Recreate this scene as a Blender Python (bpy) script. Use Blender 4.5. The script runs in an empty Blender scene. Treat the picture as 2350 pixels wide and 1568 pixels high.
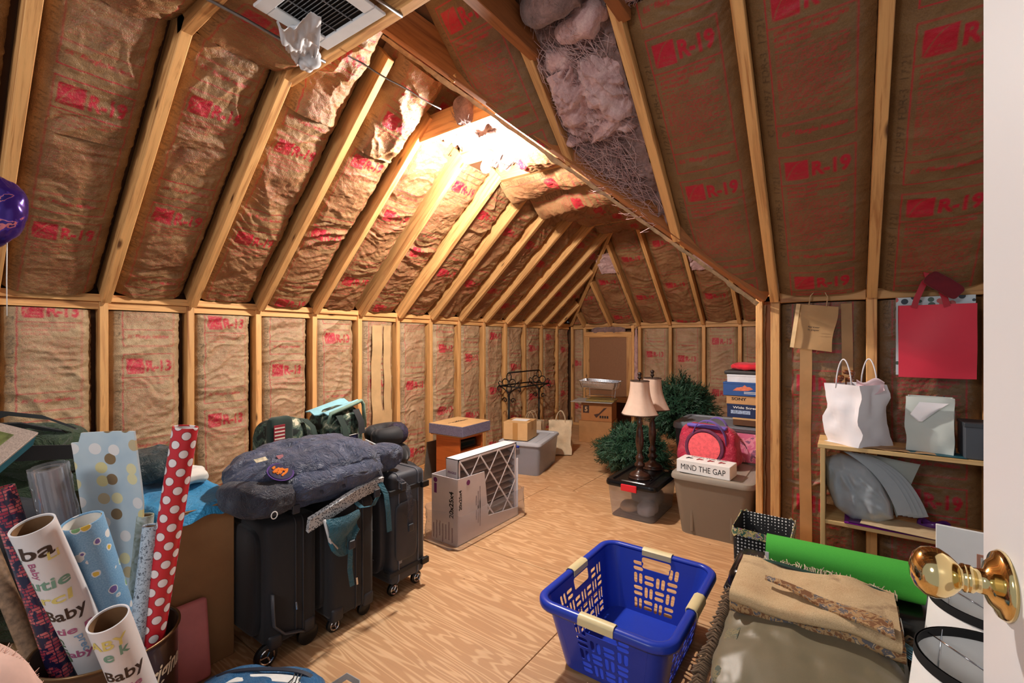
import bpy, bmesh, math, random
import numpy as np
from mathutils import Matrix, Vector, Euler

# ---------------------------------------------------------------- camera, world, lights, exposure
W_IMG, H_IMG, F_PX = 2350.0, 1568.0, 1044.0
CAM_H = 1.22
YAW = math.radians(36.05)
scene = bpy.context.scene
_fw = Vector((-math.sin(YAW), math.cos(YAW), 0)); _rt = Vector((math.cos(YAW), math.sin(YAW), 0)); _up = Vector((0, 0, 1))
CAM = Vector((0, 0, CAM_H))
cd = bpy.data.cameras.new('camera'); cam = bpy.data.objects.new('camera', cd)
scene.collection.objects.link(cam); scene.camera = cam
cam.location = CAM; cam.rotation_euler = (math.pi/2, 0, YAW)
cd.sensor_width = 36.0; cd.lens = 36.0*F_PX/W_IMG; cd.clip_start = 0.02; cd.clip_end = 60

world = bpy.data.worlds.new('world'); scene.world = world; world.use_nodes = True
bg = world.node_tree.nodes['Background']
bg.inputs[0].default_value = (0.95, 0.97, 1.0, 1); bg.inputs[1].default_value = 0.30

BULB = Vector((-1.765, 2.15, 2.305))
def point_light(name, loc, power, radius, col):
    l = bpy.data.lights.new(name, 'POINT'); l.energy = power; l.shadow_soft_size = radius; l.color = col
    o = bpy.data.objects.new(name, l); scene.collection.objects.link(o); o.location = loc
    return o
point_light('attic_bulb_light', BULB, 300.0, 0.045, (1.0, 0.95, 0.88))
point_light('hallway_fill_light', (-1.0, -1.7, 2.2), 75.0, 0.30, (0.98, 0.98, 1.0))  # fill light added behind the camera, stands in for hallway light; no fixture

vs = scene.view_settings
vs.view_transform = 'Standard'; vs.look = 'None'; vs.gamma = 1.0; vs.exposure = 0.35; vs.use_curve_mapping = False

# ---------------------------------------------------------------- pixel -> place helpers (a pixel gives a direction only)
def ray(px, py):
    return _rt*((px-W_IMG/2)/F_PX) + _fw + _up*((H_IMG/2-py)/F_PX)
def on_z(px, py, z=0.0):
    d = ray(px, py); return CAM + d*((z-CAM_H)/d.z)
def on_x(px, py, x):
    d = ray(px, py); return CAM + d*(x/d.x)
def on_y(px, py, y):
    d = ray(px, py); return CAM + d*(y/d.y)
def at_depth(px, py, Z):
    return CAM + ray(px, py)*Z
def on_plane(px, py, p, n):
    d = ray(px, py); p = Vector(p); n = Vector(n); return CAM + d*((p-CAM).dot(n)/d.dot(n))

# ---------------------------------------------------------------- numpy noise
def _hash(ix, iy, iz, seed):
    h = (ix*374761393 + iy*668265263 + iz*2147483647 + seed*1274126177) & 0xFFFFFFFF
    h = ((h ^ (h >> 13))*1274126177) & 0xFFFFFFFF
    h = (h ^ (h >> 16)) & 0xFFFFFFFF
    return h.astype(np.float64)/4294967295.0
def noise(x, y, z=0.0, seed=0):
    x, y, z = np.broadcast_arrays(np.asarray(x, float), np.asarray(y, float), np.asarray(z, float))
    fx, fy, fz = np.floor(x), np.floor(y), np.floor(z)
    ix, iy, iz = fx.astype(np.int64), fy.astype(np.int64), fz.astype(np.int64)
    tx, ty, tz = x-fx, y-fy, z-fz
    tx = tx*tx*(3-2*tx); ty = ty*ty*(3-2*ty); tz = tz*tz*(3-2*tz)
    def L(a, b, c): return _hash(ix+a, iy+b, iz+c, seed)
    c00 = L(0,0,0)*(1-tx)+L(1,0,0)*tx; c10 = L(0,1,0)*(1-tx)+L(1,1,0)*tx
    c01 = L(0,0,1)*(1-tx)+L(1,0,1)*tx; c11 = L(0,1,1)*(1-tx)+L(1,1,1)*tx
    a = c00*(1-ty)+c10*ty; b = c01*(1-ty)+c11*ty
    return (a*(1-tz)+b*tz)*2-1
def fbm(x, y, z=0.0, seed=0, octv=3):
    s = 0; a = 1.0; t = 0
    for i in range(octv):
        s = s + a*noise(x*2**i, y*2**i, np.asarray(z)*2**i, seed+i*17); t += a; a *= 0.5
    return s/t
def ridge(x, y, z=0.0, seed=0):
    return 1-2*np.abs(noise(x, y, z, seed))

# ---------------------------------------------------------------- mesh builder
I4 = Matrix.Identity(4)
def T(x=0, y=0, z=0): return Matrix.Translation((x, y, z))
def RZ(a): return Matrix.Rotation(a, 4, 'Z')
def RX(a): return Matrix.Rotation(a, 4, 'X')
def RY(a): return Matrix.Rotation(a, 4, 'Y')
def frame(o, x, y):
    """matrix with origin o, local X along x, Z perpendicular to x and y"""
    x = Vector(x).normalized(); y = Vector(y); z = x.cross(y).normalized(); y = z.cross(x)
    M = Matrix((x, y, z)).transposed().to_4x4(); M.translation = Vector(o); return M
class MB:
    def __init__(s): s.v = []; s.f = []; s.m = []; s.col = None
    def add(s, vs_, fs, mi=0, M=None):
        b = len(s.v)
        if M is not None: vs_ = [M @ Vector(p) for p in vs_]
        s.v.extend([tuple(p) for p in vs_]); s.f.extend([tuple(i+b for i in f) for f in fs]); s.m.extend([mi]*len(fs)); return s
    def box(s, c, d, mi=0, M=None, taper=1.0):
        x, y, z = d[0]/2, d[1]/2, d[2]/2; t = taper
        p = [(-x*t,-y*t,-z),(x*t,-y*t,-z),(x*t,y*t,-z),(-x*t,y*t,-z),(-x,-y,z),(x,-y,z),(x,y,z),(-x,y,z)]
        p = [(a+c[0], b+c[1], e+c[2]) for a, b, e in p]
        return s.add(p, [(3,2,1,0),(4,5,6,7),(0,1,5,4),(1,2,6,5),(2,3,7,6),(3,0,4,7)], mi, M)
    def rbox(s, c, d, r, mi=0, M=None, seg=2, taper=1.0):
        bm = bmesh.new(); bmesh.ops.create_cube(bm, size=1.0)
        for v in bm.verts:
            t = taper if v.co.z < 0 else 1.0
            v.co = Vector((v.co.x*d[0]*t, v.co.y*d[1]*t, v.co.z*d[2]))
        bmesh.ops.bevel(bm, geom=list(bm.edges), offset=r, segments=seg, profile=0.5, affect='EDGES', clamp_overlap=True)
        bm.verts.index_update()
        vs_ = [(v.co.x+c[0], v.co.y+c[1], v.co.z+c[2]) for v in bm.verts]
        fs = [tuple(v.index for v in f.verts) for f in bm.faces]; bm.free()
        return s.add(vs_, fs, mi, M)
    def tube(s, pts, r, n=8, mi=0, M=None, closed=False, cap=True, flat=None):
        pts = [Vector(p) for p in pts]; k = len(pts)
        rs = r if isinstance(r, (list, tuple)) else [r]*k
        vs_ = []; nrm = None
        for i, p in enumerate(pts):
            if closed: t = pts[(i+1) % k]-pts[i-1]
            else: t = pts[min(i+1, k-1)]-pts[max(i-1, 0)]
            if t.length < 1e-9: t = Vector((0, 0, 1))
            t.normalize()
            if nrm is None:
                a = Vector((0, 0, 1)) if abs(t.z) < 0.9 else Vector((1, 0, 0))
                nrm = (a - t*a.dot(t)).normalized()
            else:
                nrm = nrm - t*nrm.dot(t)
                if nrm.length < 1e-6: nrm = t.orthogonal()
                nrm.normalize()
            b = t.cross(nrm)
            fl = flat if flat is not None else 1.0
            for j in range(n):
                a = 2*math.pi*j/n
                vs_.append(p + nrm*(math.cos(a)*rs[i]) + b*(math.sin(a)*rs[i]*fl))
        fs = []
        rng = k if closed else k-1
        for i in range(rng):
            for j in range(n):
                a = i*n+j; b_ = i*n+(j+1) % n; c = ((i+1) % k)*n+(j+1) % n; d = ((i+1) % k)*n+j
                fs.append((a, b_, c, d))
        if cap and not closed:
            fs.append(tuple(range(n-1, -1, -1))); fs.append(tuple((k-1)*n+j for j in range(n)))
        return s.add(vs_, fs, mi, M)
    def lathe(s, prof, n=24, mi=0, M=None, cap=True):
        k = len(prof); vs_ = []
        for r, z in prof:
            for j in range(n):
                a = 2*math.pi*j/n; vs_.append((r*math.cos(a), r*math.sin(a), z))
        fs = [(i*n+j, i*n+(j+1) % n, (i+1)*n+(j+1) % n, (i+1)*n+j) for i in range(k-1) for j in range(n)]
        if cap:
            if prof[0][0] > 1e-6: fs.append(tuple(range(n-1, -1, -1)))
            if prof[-1][0] > 1e-6: fs.append(tuple((k-1)*n+j for j in range(n)))
        return s.add(vs_, fs, mi, M)
    def prism(s, outline, z0, z1, mi=0, M=None):
        n = len(outline)
        vs_ = [(x, y, z0) for x, y in outline]+[(x, y, z1) for x, y in outline]
        fs = [tuple(range(n-1, -1, -1)), tuple(range(n, 2*n))]+[(i, (i+1) % n, n+(i+1) % n, n+i) for i in range(n)]
        return s.add(vs_, fs, mi, M)
    def grid(s, P, mi=0, M=None, wrap_u=False, flip=False):
        """P: array (nu, nv, 3)"""
        P = np.asarray(P); nu, nv = P.shape[:2]
        vs_ = P.reshape(-1, 3).tolist(); fs = []
        for i in range(nu if wrap_u else nu-1):
            i2 = (i+1) % nu
            for j in range(nv-1):
                q = (i*nv+j, i2*nv+j, i2*nv+j+1, i*nv+j+1)
                fs.append(q[::-1] if flip else q)
        return s.add(vs_, fs, mi, M)
    def sheet(s, P, th, mi=0, M=None):
        """thick sheet from a grid of points: offset along the surface normals"""
        P = np.asarray(P, float); du = np.gradient(P, axis=0); dv = np.gradient(P, axis=1)
        n = np.cross(du, dv); n /= (np.linalg.norm(n, axis=2, keepdims=True)+1e-12)
        A = P+n*th/2; B = P-n*th/2; nu, nv = P.shape[:2]
        s.grid(A, mi, M); s.grid(B, mi, M, flip=True)
        loop = [(i, 0) for i in range(nu)]+[(nu-1, j) for j in range(1, nv)]+[(i, nv-1) for i in range(nu-2, -1, -1)]+[(0, j) for j in range(nv-2, 0, -1)]
        k = len(loop); vs_ = [A[i, j].tolist() for i, j in loop]+[B[i, j].tolist() for i, j in loop]
        return s.add(vs_, [((i+1) % k, i, k+i, k+(i+1) % k) for i in range(k)], mi, M)
    def soft(s, d, n=14, e=4.0, amp=0.0, fr=8.0, seed=0, mi=0, M=None, squash=None, octv=3, base=None):
        """soft superellipsoid box of size d with creases; squash(p)->p reshapes"""
        A = []; N = n+1
        lin = np.linspace(-1, 1, N)
        u, v = np.meshgrid(lin, lin, indexing='ij'); o = np.ones_like(u)
        faces = [(u, v, o), (v, u, -o), (o, u, v), (-o, v, u), (v, o, u), (u, -o, v)]
        for fx, fy, fz in faces:
            p = np.stack([fx, fy, fz], -1)
            p = np.tan(p*0.7)/math.tan(0.7)
            L = (np.abs(p)**e).sum(-1)**(1/e); q = p/L[..., None]
            q = q*np.array(d)/2
            if squash is not None: q = squash(q)
            if amp:
                nn = q/np.array([d[0]**2, d[1]**2, d[2]**2])*4*min(d); nn /= (np.linalg.norm(nn, axis=-1, keepdims=True)+1e-9)
                w = fbm(q[..., 0]*fr+fbm(q[..., 1]*fr*.6, q[..., 2]*fr*.6, q[..., 0]*fr*.6, seed+5)*1.2, q[..., 1]*fr, q[..., 2]*fr, seed, octv)
                rr = 1-2*np.abs(noise(q[..., 0]*fr*1.3+7, q[..., 1]*fr*1.3, q[..., 2]*fr*1.3+w*1.5, seed+9))
                q = q+nn*((w*0.6+rr*0.4)*amp)[..., None]
            if base is not None: q[..., 2] = np.maximum(q[..., 2], base)
            s.grid(q, mi, M)
        return s
    def build(s, name, mats, parent=None, smooth=False, M=None, weld=False, col=None, angle=None):
        me = bpy.data.meshes.new(name)
        me.from_pydata(s.v, [], s.f); 
        if not isinstance(mats, (list, tuple)): mats = [mats]
        for m in mats: me.materials.append(m)
        if len(mats) > 1: me.polygons.foreach_set('material_index', s.m)
        if weld:
            bm = bmesh.new(); bm.from_mesh(me); bmesh.ops.remove_doubles(bm, verts=bm.verts, dist=1e-5); bm.to_mesh(me); bm.free()
        if smooth: me.polygons.foreach_set('use_smooth', [True]*len(me.polygons))
        if angle is not None: 
            me.polygons.foreach_set('use_smooth', [True]*len(me.polygons)); me.set_sharp_from_angle(angle=math.radians(angle))
        me.update()
        o = bpy.data.objects.new(name, me); scene.collection.objects.link(o)
        if parent is not None: o.parent = parent
        if M is not None: o.matrix_basis = M
        return o
def np_mesh(name, V, F, mat, parent=None, smooth=True, cols=None):
    """fast quads mesh from numpy arrays"""
    me = bpy.data.meshes.new(name); nv, nf = len(V), len(F)
    me.vertices.add(nv); me.vertices.foreach_set('co', np.ascontiguousarray(V, np.float32).ravel())
    me.loops.add(nf*4); me.loops.foreach_set('vertex_index', np.ascontiguousarray(F, np.int32).ravel())
    me.polygons.add(nf); me.polygons.foreach_set('loop_start', np.arange(nf, dtype=np.int32)*4)
    me.polygons.foreach_set('use_smooth', np.full(nf, smooth, dtype=bool))
    if cols is not None:
        a = me.color_attributes.new('print', 'FLOAT_COLOR', 'POINT'); a.data.foreach_set('color', np.ascontiguousarray(cols, np.float32).ravel())
    me.materials.append(mat); me.update(calc_edges=True); me.validate()
    o = bpy.data.objects.new(name, me); scene.collection.objects.link(o)
    if parent is not None: o.parent = parent
    return o
def grid_faces(nu, nv):
    i, j = np.meshgrid(np.arange(nu-1), np.arange(nv-1), indexing='ij')
    a = i*nv+j; return np.stack([a, a+nv, a+nv+1, a+1], -1).reshape(-1, 4)
def thing(name, label, cat, loc=(0, 0, 0), rz=0.0, group=None):
    o = bpy.data.objects.new(name, None); scene.collection.objects.link(o); o.empty_display_size = 0.05
    o.location = loc; o.rotation_euler = (0, 0, rz); o['label'] = label; o['category'] = cat
    if group: o['group'] = group
    return o
def tag(o, label, cat, group=None):
    o['label'] = label; o['category'] = cat
    if group: o['group'] = group
    return o
def struct(o, label=None):
    o['kind'] = 'structure'
    if label: o['label'] = label
    return o

# ---------------------------------------------------------------- materials
def rgb(r, g, b):
    f = lambda c: (c/255/12.92) if c/255 <= 0.04045 else ((c/255+0.055)/1.055)**2.4
    return (f(r), f(g), f(b), 1)
class NT:
    def __init__(s, name):
        s.m = bpy.data.materials.new(name); s.m.use_nodes = True; s.t = s.m.node_tree
        s.b = s.t.nodes['Principled BSDF']
    def n(s, typ, **kw):
        o = s.t.nodes.new(typ)
        for k, v in kw.items():
            if k.startswith('i_'): o.inputs[k[2:].replace('_', ' ')].default_value = v
            else: setattr(o, k, v)
        return o
    def l(s, a, b): s.t.links.new(a, b)
    def coord(s, kind='Object', scale=(1, 1, 1), loc=(0, 0, 0)):
        c = s.n('ShaderNodeTexCoord'); mp = s.n('ShaderNodeMapping'); mp.inputs['Scale'].default_value = scale; mp.inputs['Location'].default_value = loc
        s.l(c.outputs[kind], mp.inputs['Vector']); return mp.outputs['Vector']
    def noise(s, vec, scale, detail=3, rough=0.55, dist=0.0):
        o = s.n('ShaderNodeTexNoise'); o.inputs['Scale'].default_value = scale; o.inputs['Detail'].default_value = detail
        o.inputs['Roughness'].default_value = rough; o.inputs['Distortion'].default_value = dist
        s.l(vec, o.inputs['Vector']); return o.outputs['Fac']
    def ramp(s, fac, stops, interp='LINEAR'):
        r = s.n('ShaderNodeValToRGB'); r.color_ramp.interpolation = interp
        el = r.color_ramp.elements
        while len(el) < len(stops): el.new(0.5)
        for e, (p, c) in zip(el, stops): e.position = p; e.color = c
        s.l(fac, r.inputs['Fac']); return r.outputs['Color']
    def mix(s, fac, a, b, mode='MIX'):
        m = s.n('ShaderNodeMix', data_type='RGBA', blend_type=mode)
        for inp, v in ((m.inputs[0], fac), (m.inputs[6], a), (m.inputs[7], b)):
            if hasattr(v, 'is_output') or isinstance(v, bpy.types.NodeSocket): s.l(v, inp)
            else: inp.default_value = v
        return m.outputs[2]
    def bump(s, h, strength=0.3, dist=0.01):
        b = s.n('ShaderNodeBump'); b.inputs['Strength'].default_value = strength; b.inputs['Distance'].default_value = dist
        s.l(h, b.inputs['Height']); s.l(b.outputs['Normal'], s.b.inputs['Normal'])
    def set(s, **kw):
        for k, v in kw.items():
            k = k.replace('_', ' ')
            if isinstance(v, bpy.types.NodeSocket): s.l(v, s.b.inputs[k])
            else: s.b.inputs[k].default_value = v
        return s
def sc(c, k): return (c[0]*k, c[1]*k, c[2]*k, 1)
def plain(name, c, rough=0.5, var=0.12, scale=20.0, bump=0.0, metal=0.0, trans=0.0, ior=1.45, alpha=1.0, sheen=0.0, coat=0.0, bscale=None):
    """one-colour material with slight procedural variation"""
    t = NT(name); v = t.coord('Object')
    f = t.noise(v, scale, 4)
    t.set(Base_Color=t.ramp(f, [(0.3, sc(c, 1-var)), (0.7, sc(c, 1+var))]), Roughness=rough, Metallic=metal)
    t.b.inputs['Transmission Weight'].default_value = trans; t.b.inputs['IOR'].default_value = ior; t.b.inputs['Alpha'].default_value = alpha
    if sheen: t.b.inputs['Sheen Weight'].default_value = sheen
    if coat: t.b.inputs['Coat Weight'].default_value = coat
    if bump: t.bump(t.noise(v, bscale or scale*3, 4), bump, 0.004)
    return t.m
def fabric(name, c, var=0.2, scale=12.0, weave=900.0, rough=0.85, crease=0.0):
    t = NT(name); v = t.coord('Object')
    f = t.noise(v, scale, 4); w = t.noise(v, weave, 1)
    col = t.ramp(f, [(0.25, sc(c, 1-var)), (0.75, sc(c, 1+var))])
    t.set(Base_Color=t.mix(0.25, col, t.ramp(w, [(0.3, sc(c, .6)), (0.7, sc(c, 1.4))])), Roughness=rough)
    t.b.inputs['Sheen Weight'].default_value = 0.15
    if crease:
        cr = t.noise(v, 13, 5, .6, 2.2); cr2 = t.n('ShaderNodeMath', operation='PINGPONG'); cr2.inputs[1].default_value = .16; t.l(cr, cr2.inputs[0])
        t.bump(cr2.outputs[0], crease, .05)
    else: t.bump(w, 0.25, 0.001)
    return t.m
def wood(name, c1, c2, knots=True, gloss=0.6, along=1.5, across=26.0, tint=0.22, blot=None):
    """grain runs along the piece's own X"""
    t = NT(name); tc = t.n('ShaderNodeTexCoord'); oi = t.n('ShaderNodeObjectInfo')
    add = t.n('ShaderNodeVectorMath', operation='MULTIPLY_ADD'); add.inputs[1].default_value = (1, 1, 1)
    rr = t.n('ShaderNodeVectorMath', operation='SCALE'); cb = t.n('ShaderNodeCombineXYZ')
    t.l(oi.outputs['Random'], cb.inputs[0]); t.l(oi.outputs['Random'], cb.inputs[1]); t.l(oi.outputs['Random'], cb.inputs[2])
    t.l(cb.outputs[0], rr.inputs[0]); rr.inputs['Scale'].default_value = 37.0
    t.l(tc.outputs['Object'], add.inputs[0]); t.l(rr.outputs[0], add.inputs[2])
    mp = t.n('ShaderNodeMapping'); mp.inputs['Scale'].default_value = (along, across, across); t.l(add.outputs[0], mp.inputs['Vector'])
    g = t.noise(mp.outputs[0], 1.6, 5, 0.6, 0.6)
    col = t.ramp(g, [(0.28, c1), (0.5, c2), (0.62, sc(c2, 1.08)), (0.75, c1)])
    if knots:
        mk = t.n('ShaderNodeMapping'); mk.inputs['Scale'].default_value = (3.0, 9.0, 9.0); t.l(add.outputs[0], mk.inputs['Vector'])
        vo = t.n('ShaderNodeTexVoronoi'); vo.inputs['Scale'].default_value = 1.0; t.l(mk.outputs[0], vo.inputs['Vector'])
        kf = t.ramp(vo.outputs['Distance'], [(0.05, (1, 1, 1, 1)), (0.13, (0, 0, 0, 1))])
        col = t.mix(kf, col, sc(c1, 0.35))
    br = t.n('ShaderNodeMapRange'); br.inputs['To Min'].default_value = 1-tint; br.inputs['To Max'].default_value = 1+tint*0.6
    t.l(oi.outputs['Random'], br.inputs['Value'])
    hs = t.n('ShaderNodeHueSaturation'); t.l(br.outputs[0], hs.inputs['Value']); t.l(col, hs.inputs['Color'])
    t.set(Base_Color=hs.outputs[0], Roughness=gloss); t.bump(g, 0.18, 0.003)
    return t.m
M = {}
M['pine'] = wood('pine_lumber', rgb(172, 108, 56), rgb(226, 170, 106))
M['pine_dark'] = wood('pine_lumber_brown', rgb(120, 68, 32), rgb(168, 104, 56))
M['plywood'] = None
def mk_plywood():
    t = NT('plywood'); tc = t.n('ShaderNodeTexCoord'); oi = t.n('ShaderNodeObjectInfo')
    cb = t.n('ShaderNodeCombineXYZ'); sm = t.n('ShaderNodeMath', operation='MULTIPLY'); sm.inputs[1].default_value = 23.0
    t.l(oi.outputs['Random'], sm.inputs[0])
    for i in range(3): t.l(sm.outputs[0], cb.inputs[i])
    ad = t.n('ShaderNodeVectorMath', operation='ADD'); t.l(tc.outputs['Object'], ad.inputs[0]); t.l(cb.outputs[0], ad.inputs[1])
    mp = t.n('ShaderNodeMapping'); mp.inputs['Scale'].default_value = (1.1, 8.5, 1); t.l(ad.outputs[0], mp.inputs['Vector'])
    big = t.noise(mp.outputs[0], 1.0, 3, 0.5, 0.4)
    # cathedral bands: sine of the stretched noise
    mm = t.n('ShaderNodeMath', operation='MULTIPLY'); mm.inputs[1].default_value = 90.0; t.l(big, mm.inputs[0])
    sn = t.n('ShaderNodeMath', operation='SINE'); t.l(mm.outputs[0], sn.inputs[0])
    bands = t.ramp(sn.outputs[0], [(0.0, rgb(196, 154, 110)), (0.55, rgb(214, 176, 132)), (1.0, rgb(222, 186, 144))])
    mp2 = t.n('ShaderNodeMapping'); mp2.inputs['Scale'].default_value = (5, 130, 1); t.l(ad.outputs[0], mp2.inputs['Vector'])
    fine = t.noise(mp2.outputs[0], 1.0, 4, 0.6)
    col = t.mix(0.55, bands, t.ramp(fine, [(0.25, rgb(156, 106, 62)), (0.5, rgb(208, 164, 118)), (0.8, rgb(228, 190, 146))]), 'MULTIPLY')
    col = t.mix(0.5, bands, col)
    mp3 = t.n('ShaderNodeMapping'); mp3.inputs['Scale'].default_value = (7.5, 15, 1); t.l(ad.outputs[0], mp3.inputs['Vector'])
    vo = t.n('ShaderNodeTexVoronoi'); vo.inputs['Scale'].default_value = 1.0; t.l(mp3.outputs[0], vo.inputs['Vector'])
    kn = t.ramp(vo.outputs['Distance'], [(0.03, (1, 1, 1, 1)), (0.065, (0, 0, 0, 1))])
    sel = t.noise(mp3.outputs[0], 0.35, 2); ks = t.ramp(sel, [(0.48, (0, 0, 0, 1)), (0.54, (1, 1, 1, 1))])
    kk = t.mix(1.0, kn, ks, 'MULTIPLY')
    col = t.mix(kk, col, rgb(72, 44, 24))
    dirt = t.noise(ad.outputs[0], 2.3, 4); col = t.mix(t.ramp(dirt, [(0.5, (0, 0, 0, 1)), (0.8, (.35, .35, .35, 1))]), col, rgb(150, 112, 80))
    t.set(Base_Color=col, Roughness=0.55); t.bump(fine, 0.12, 0.002); return t.m
M['plywood'] = mk_plywood()
def mk_kraft(name, base, dark, red, bumpy=0.5, worn=.25):
    t = NT(name); a = t.n('ShaderNodeAttribute', attribute_name='print'); v = t.coord('Object')
    sep = t.n('ShaderNodeSeparateColor'); t.l(a.outputs['Color'], sep.inputs[0])
    f = t.noise(v, 6, 5); f2 = t.noise(v, 220, 3)
    col = t.ramp(f, [(0.3, dark), (0.6, base), (0.8, sc(base, 1.12))])
    col = t.mix(0.35, col, t.ramp(f2, [(0.25, sc(dark, .7)), (0.7, sc(base, 1.2))]))
    wear = t.noise(v, 75, 4, 0.7)
    m1 = t.n('ShaderNodeMath', operation='MULTIPLY'); t.l(sep.outputs[0], m1.inputs[0]); t.l(t.ramp(wear, [(0.28, (worn, worn, worn, 1)), (0.5, (1, 1, 1, 1))]), m1.inputs[1])
    col = t.mix(m1.outputs[0], col, red)
    m2 = t.n('ShaderNodeMath', operation='MULTIPLY'); m2.inputs[1].default_value = 0.75; t.l(sep.outputs[1], m2.inputs[0])
    col = t.mix(m2.outputs[0], col, rgb(38, 24, 16))
    t.set(Base_Color=col, Roughness=0.44); t.b.inputs['Specular IOR Level'].default_value = 0.5
    nz = t.n('ShaderNodeMix', data_type='FLOAT'); nz.inputs[0].default_value = 0.4; t.l(t.noise(v, 45, 5, 0.65, 0.8), nz.inputs[2]); t.l(f2, nz.inputs[3])
    t.bump(nz.outputs[0], bumpy, 0.008); return t.m
M['kraft_wall'] = mk_kraft('kraft_facing_tan', rgb(188, 160, 122), rgb(150, 118, 84), rgb(190, 34, 58), 0.8)
M['kraft_roof'] = mk_kraft('kraft_facing_brown', rgb(164, 126, 84), rgb(112, 76, 46), rgb(186, 24, 50), 0.95)
M['kraft_smooth'] = mk_kraft('kraft_facing_smooth', rgb(130, 99, 64), rgb(106, 76, 46), rgb(182, 18, 46), 0.35, .85)
M['pinkwool'] = None
def mk_wool(name, c1, c2, c3):
    t = NT(name); v = t.coord('Object'); f = t.noise(v, 9, 5, .65, 1.2); g = t.noise(v, 120, 4, .7)
    col = t.ramp(f, [(0.3, c1), (0.5, c2), (0.72, c3)])
    t.set(Base_Color=t.mix(0.3, col, t.ramp(g, [(0.3, c1), (0.7, c3)])), Roughness=0.95)
    t.b.inputs['Sheen Weight'].default_value = 0.3
    t.bump(g, 0.6, 0.006); return t.m
M['pinkwool'] = mk_wool('pink_fiberglass', rgb(160, 112, 108), rgb(208, 164, 160), rgb(236, 204, 198))
M['greywool'] = mk_wool('dusty_fiberglass', rgb(92, 68, 62), rgb(132, 104, 98), rgb(182, 142, 134))
M['deck'] = plain('roof_deck', rgb(92, 58, 34), 0.8, 0.25, 4)
M['dark'] = plain('dark_void', rgb(30, 22, 18), 0.9)
# ---------------------------------------------------------------- printed lettering rasterised from the built-in font
def text_tris(txt, size=1.0, bold=0.0, shear=0.0, space=1.0):
    cu = bpy.data.curves.new('tmp', 'FONT'); cu.body = txt; cu.size = size; cu.offset = bold; cu.shear = shear; cu.space_character = space
    cu.resolution_u = 3; cu.align_x = 'LEFT'
    o = bpy.data.objects.new('tmp', cu); me = bpy.data.meshes.new_from_object(o)
    me.calc_loop_triangles()
    V = np.array([v.co[:2] for v in me.vertices]) if len(me.vertices) else np.zeros((0, 2))
    Tn = np.array([t.vertices[:] for t in me.loop_triangles], int) if len(me.loop_triangles) else np.zeros((0, 3), int)
    bpy.data.meshes.remove(me); bpy.data.objects.remove(o); bpy.data.curves.remove(cu)
    return V, Tn
PX = 0.002
def raster_text(img, txt, x, y, h, width=None, bold=0.0, shear=0.0, rot=False, val=1.0):
    """draw into img (rows = v down, cols = u) ; x,y = left / baseline in metres"""
    V, Tn = text_tris(txt, 1.0, bold, shear)
    if not len(V): return
    mx = V[:, 0].max(); s = h/0.72
    V = V*s
    if width: V[:, 0] *= width/(mx*s)
    if rot: V = np.stack([V[:, 1], V[:, 0]], 1); U_, W_ = x-V[:, 0], y-V[:, 1]
    else: U_, W_ = x+V[:, 0], y-V[:, 1]
    P = np.stack([U_/PX, W_/PX], 1); H_, W2 = img.shape
    for t in Tn:
        a, b, c = P[t]; x0, x1 = int(max(0, min(a[0], b[0], c[0]))), int(min(W2-1, max(a[0], b[0], c[0])+1)); y0, y1 = int(max(0, min(a[1], b[1], c[1]))), int(min(H_-1, max(a[1], b[1], c[1])+1))
        if x1 < x0 or y1 < y0: continue
        X, Y = np.meshgrid(np.arange(x0, x1+1)+.5, np.arange(y0, y1+1)+.5)
        d = (b[0]-a[0])*(c[1]-a[1])-(c[0]-a[0])*(b[1]-a[1])
        if abs(d) < 1e-9: continue
        w1 = ((X-a[0])*(c[1]-a[1])-(c[0]-a[0])*(Y-a[1]))/d; w2 = ((b[0]-a[0])*(Y-a[1])-(X-a[0])*(b[1]-a[1]))/d
        ins = (w1 >= -.02) & (w2 >= -.02) & (w1+w2 <= 1.02)
        sub = img[y0:y1+1, x0:x1+1]; sub[ins] = val
UNIT = 0.626
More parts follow.
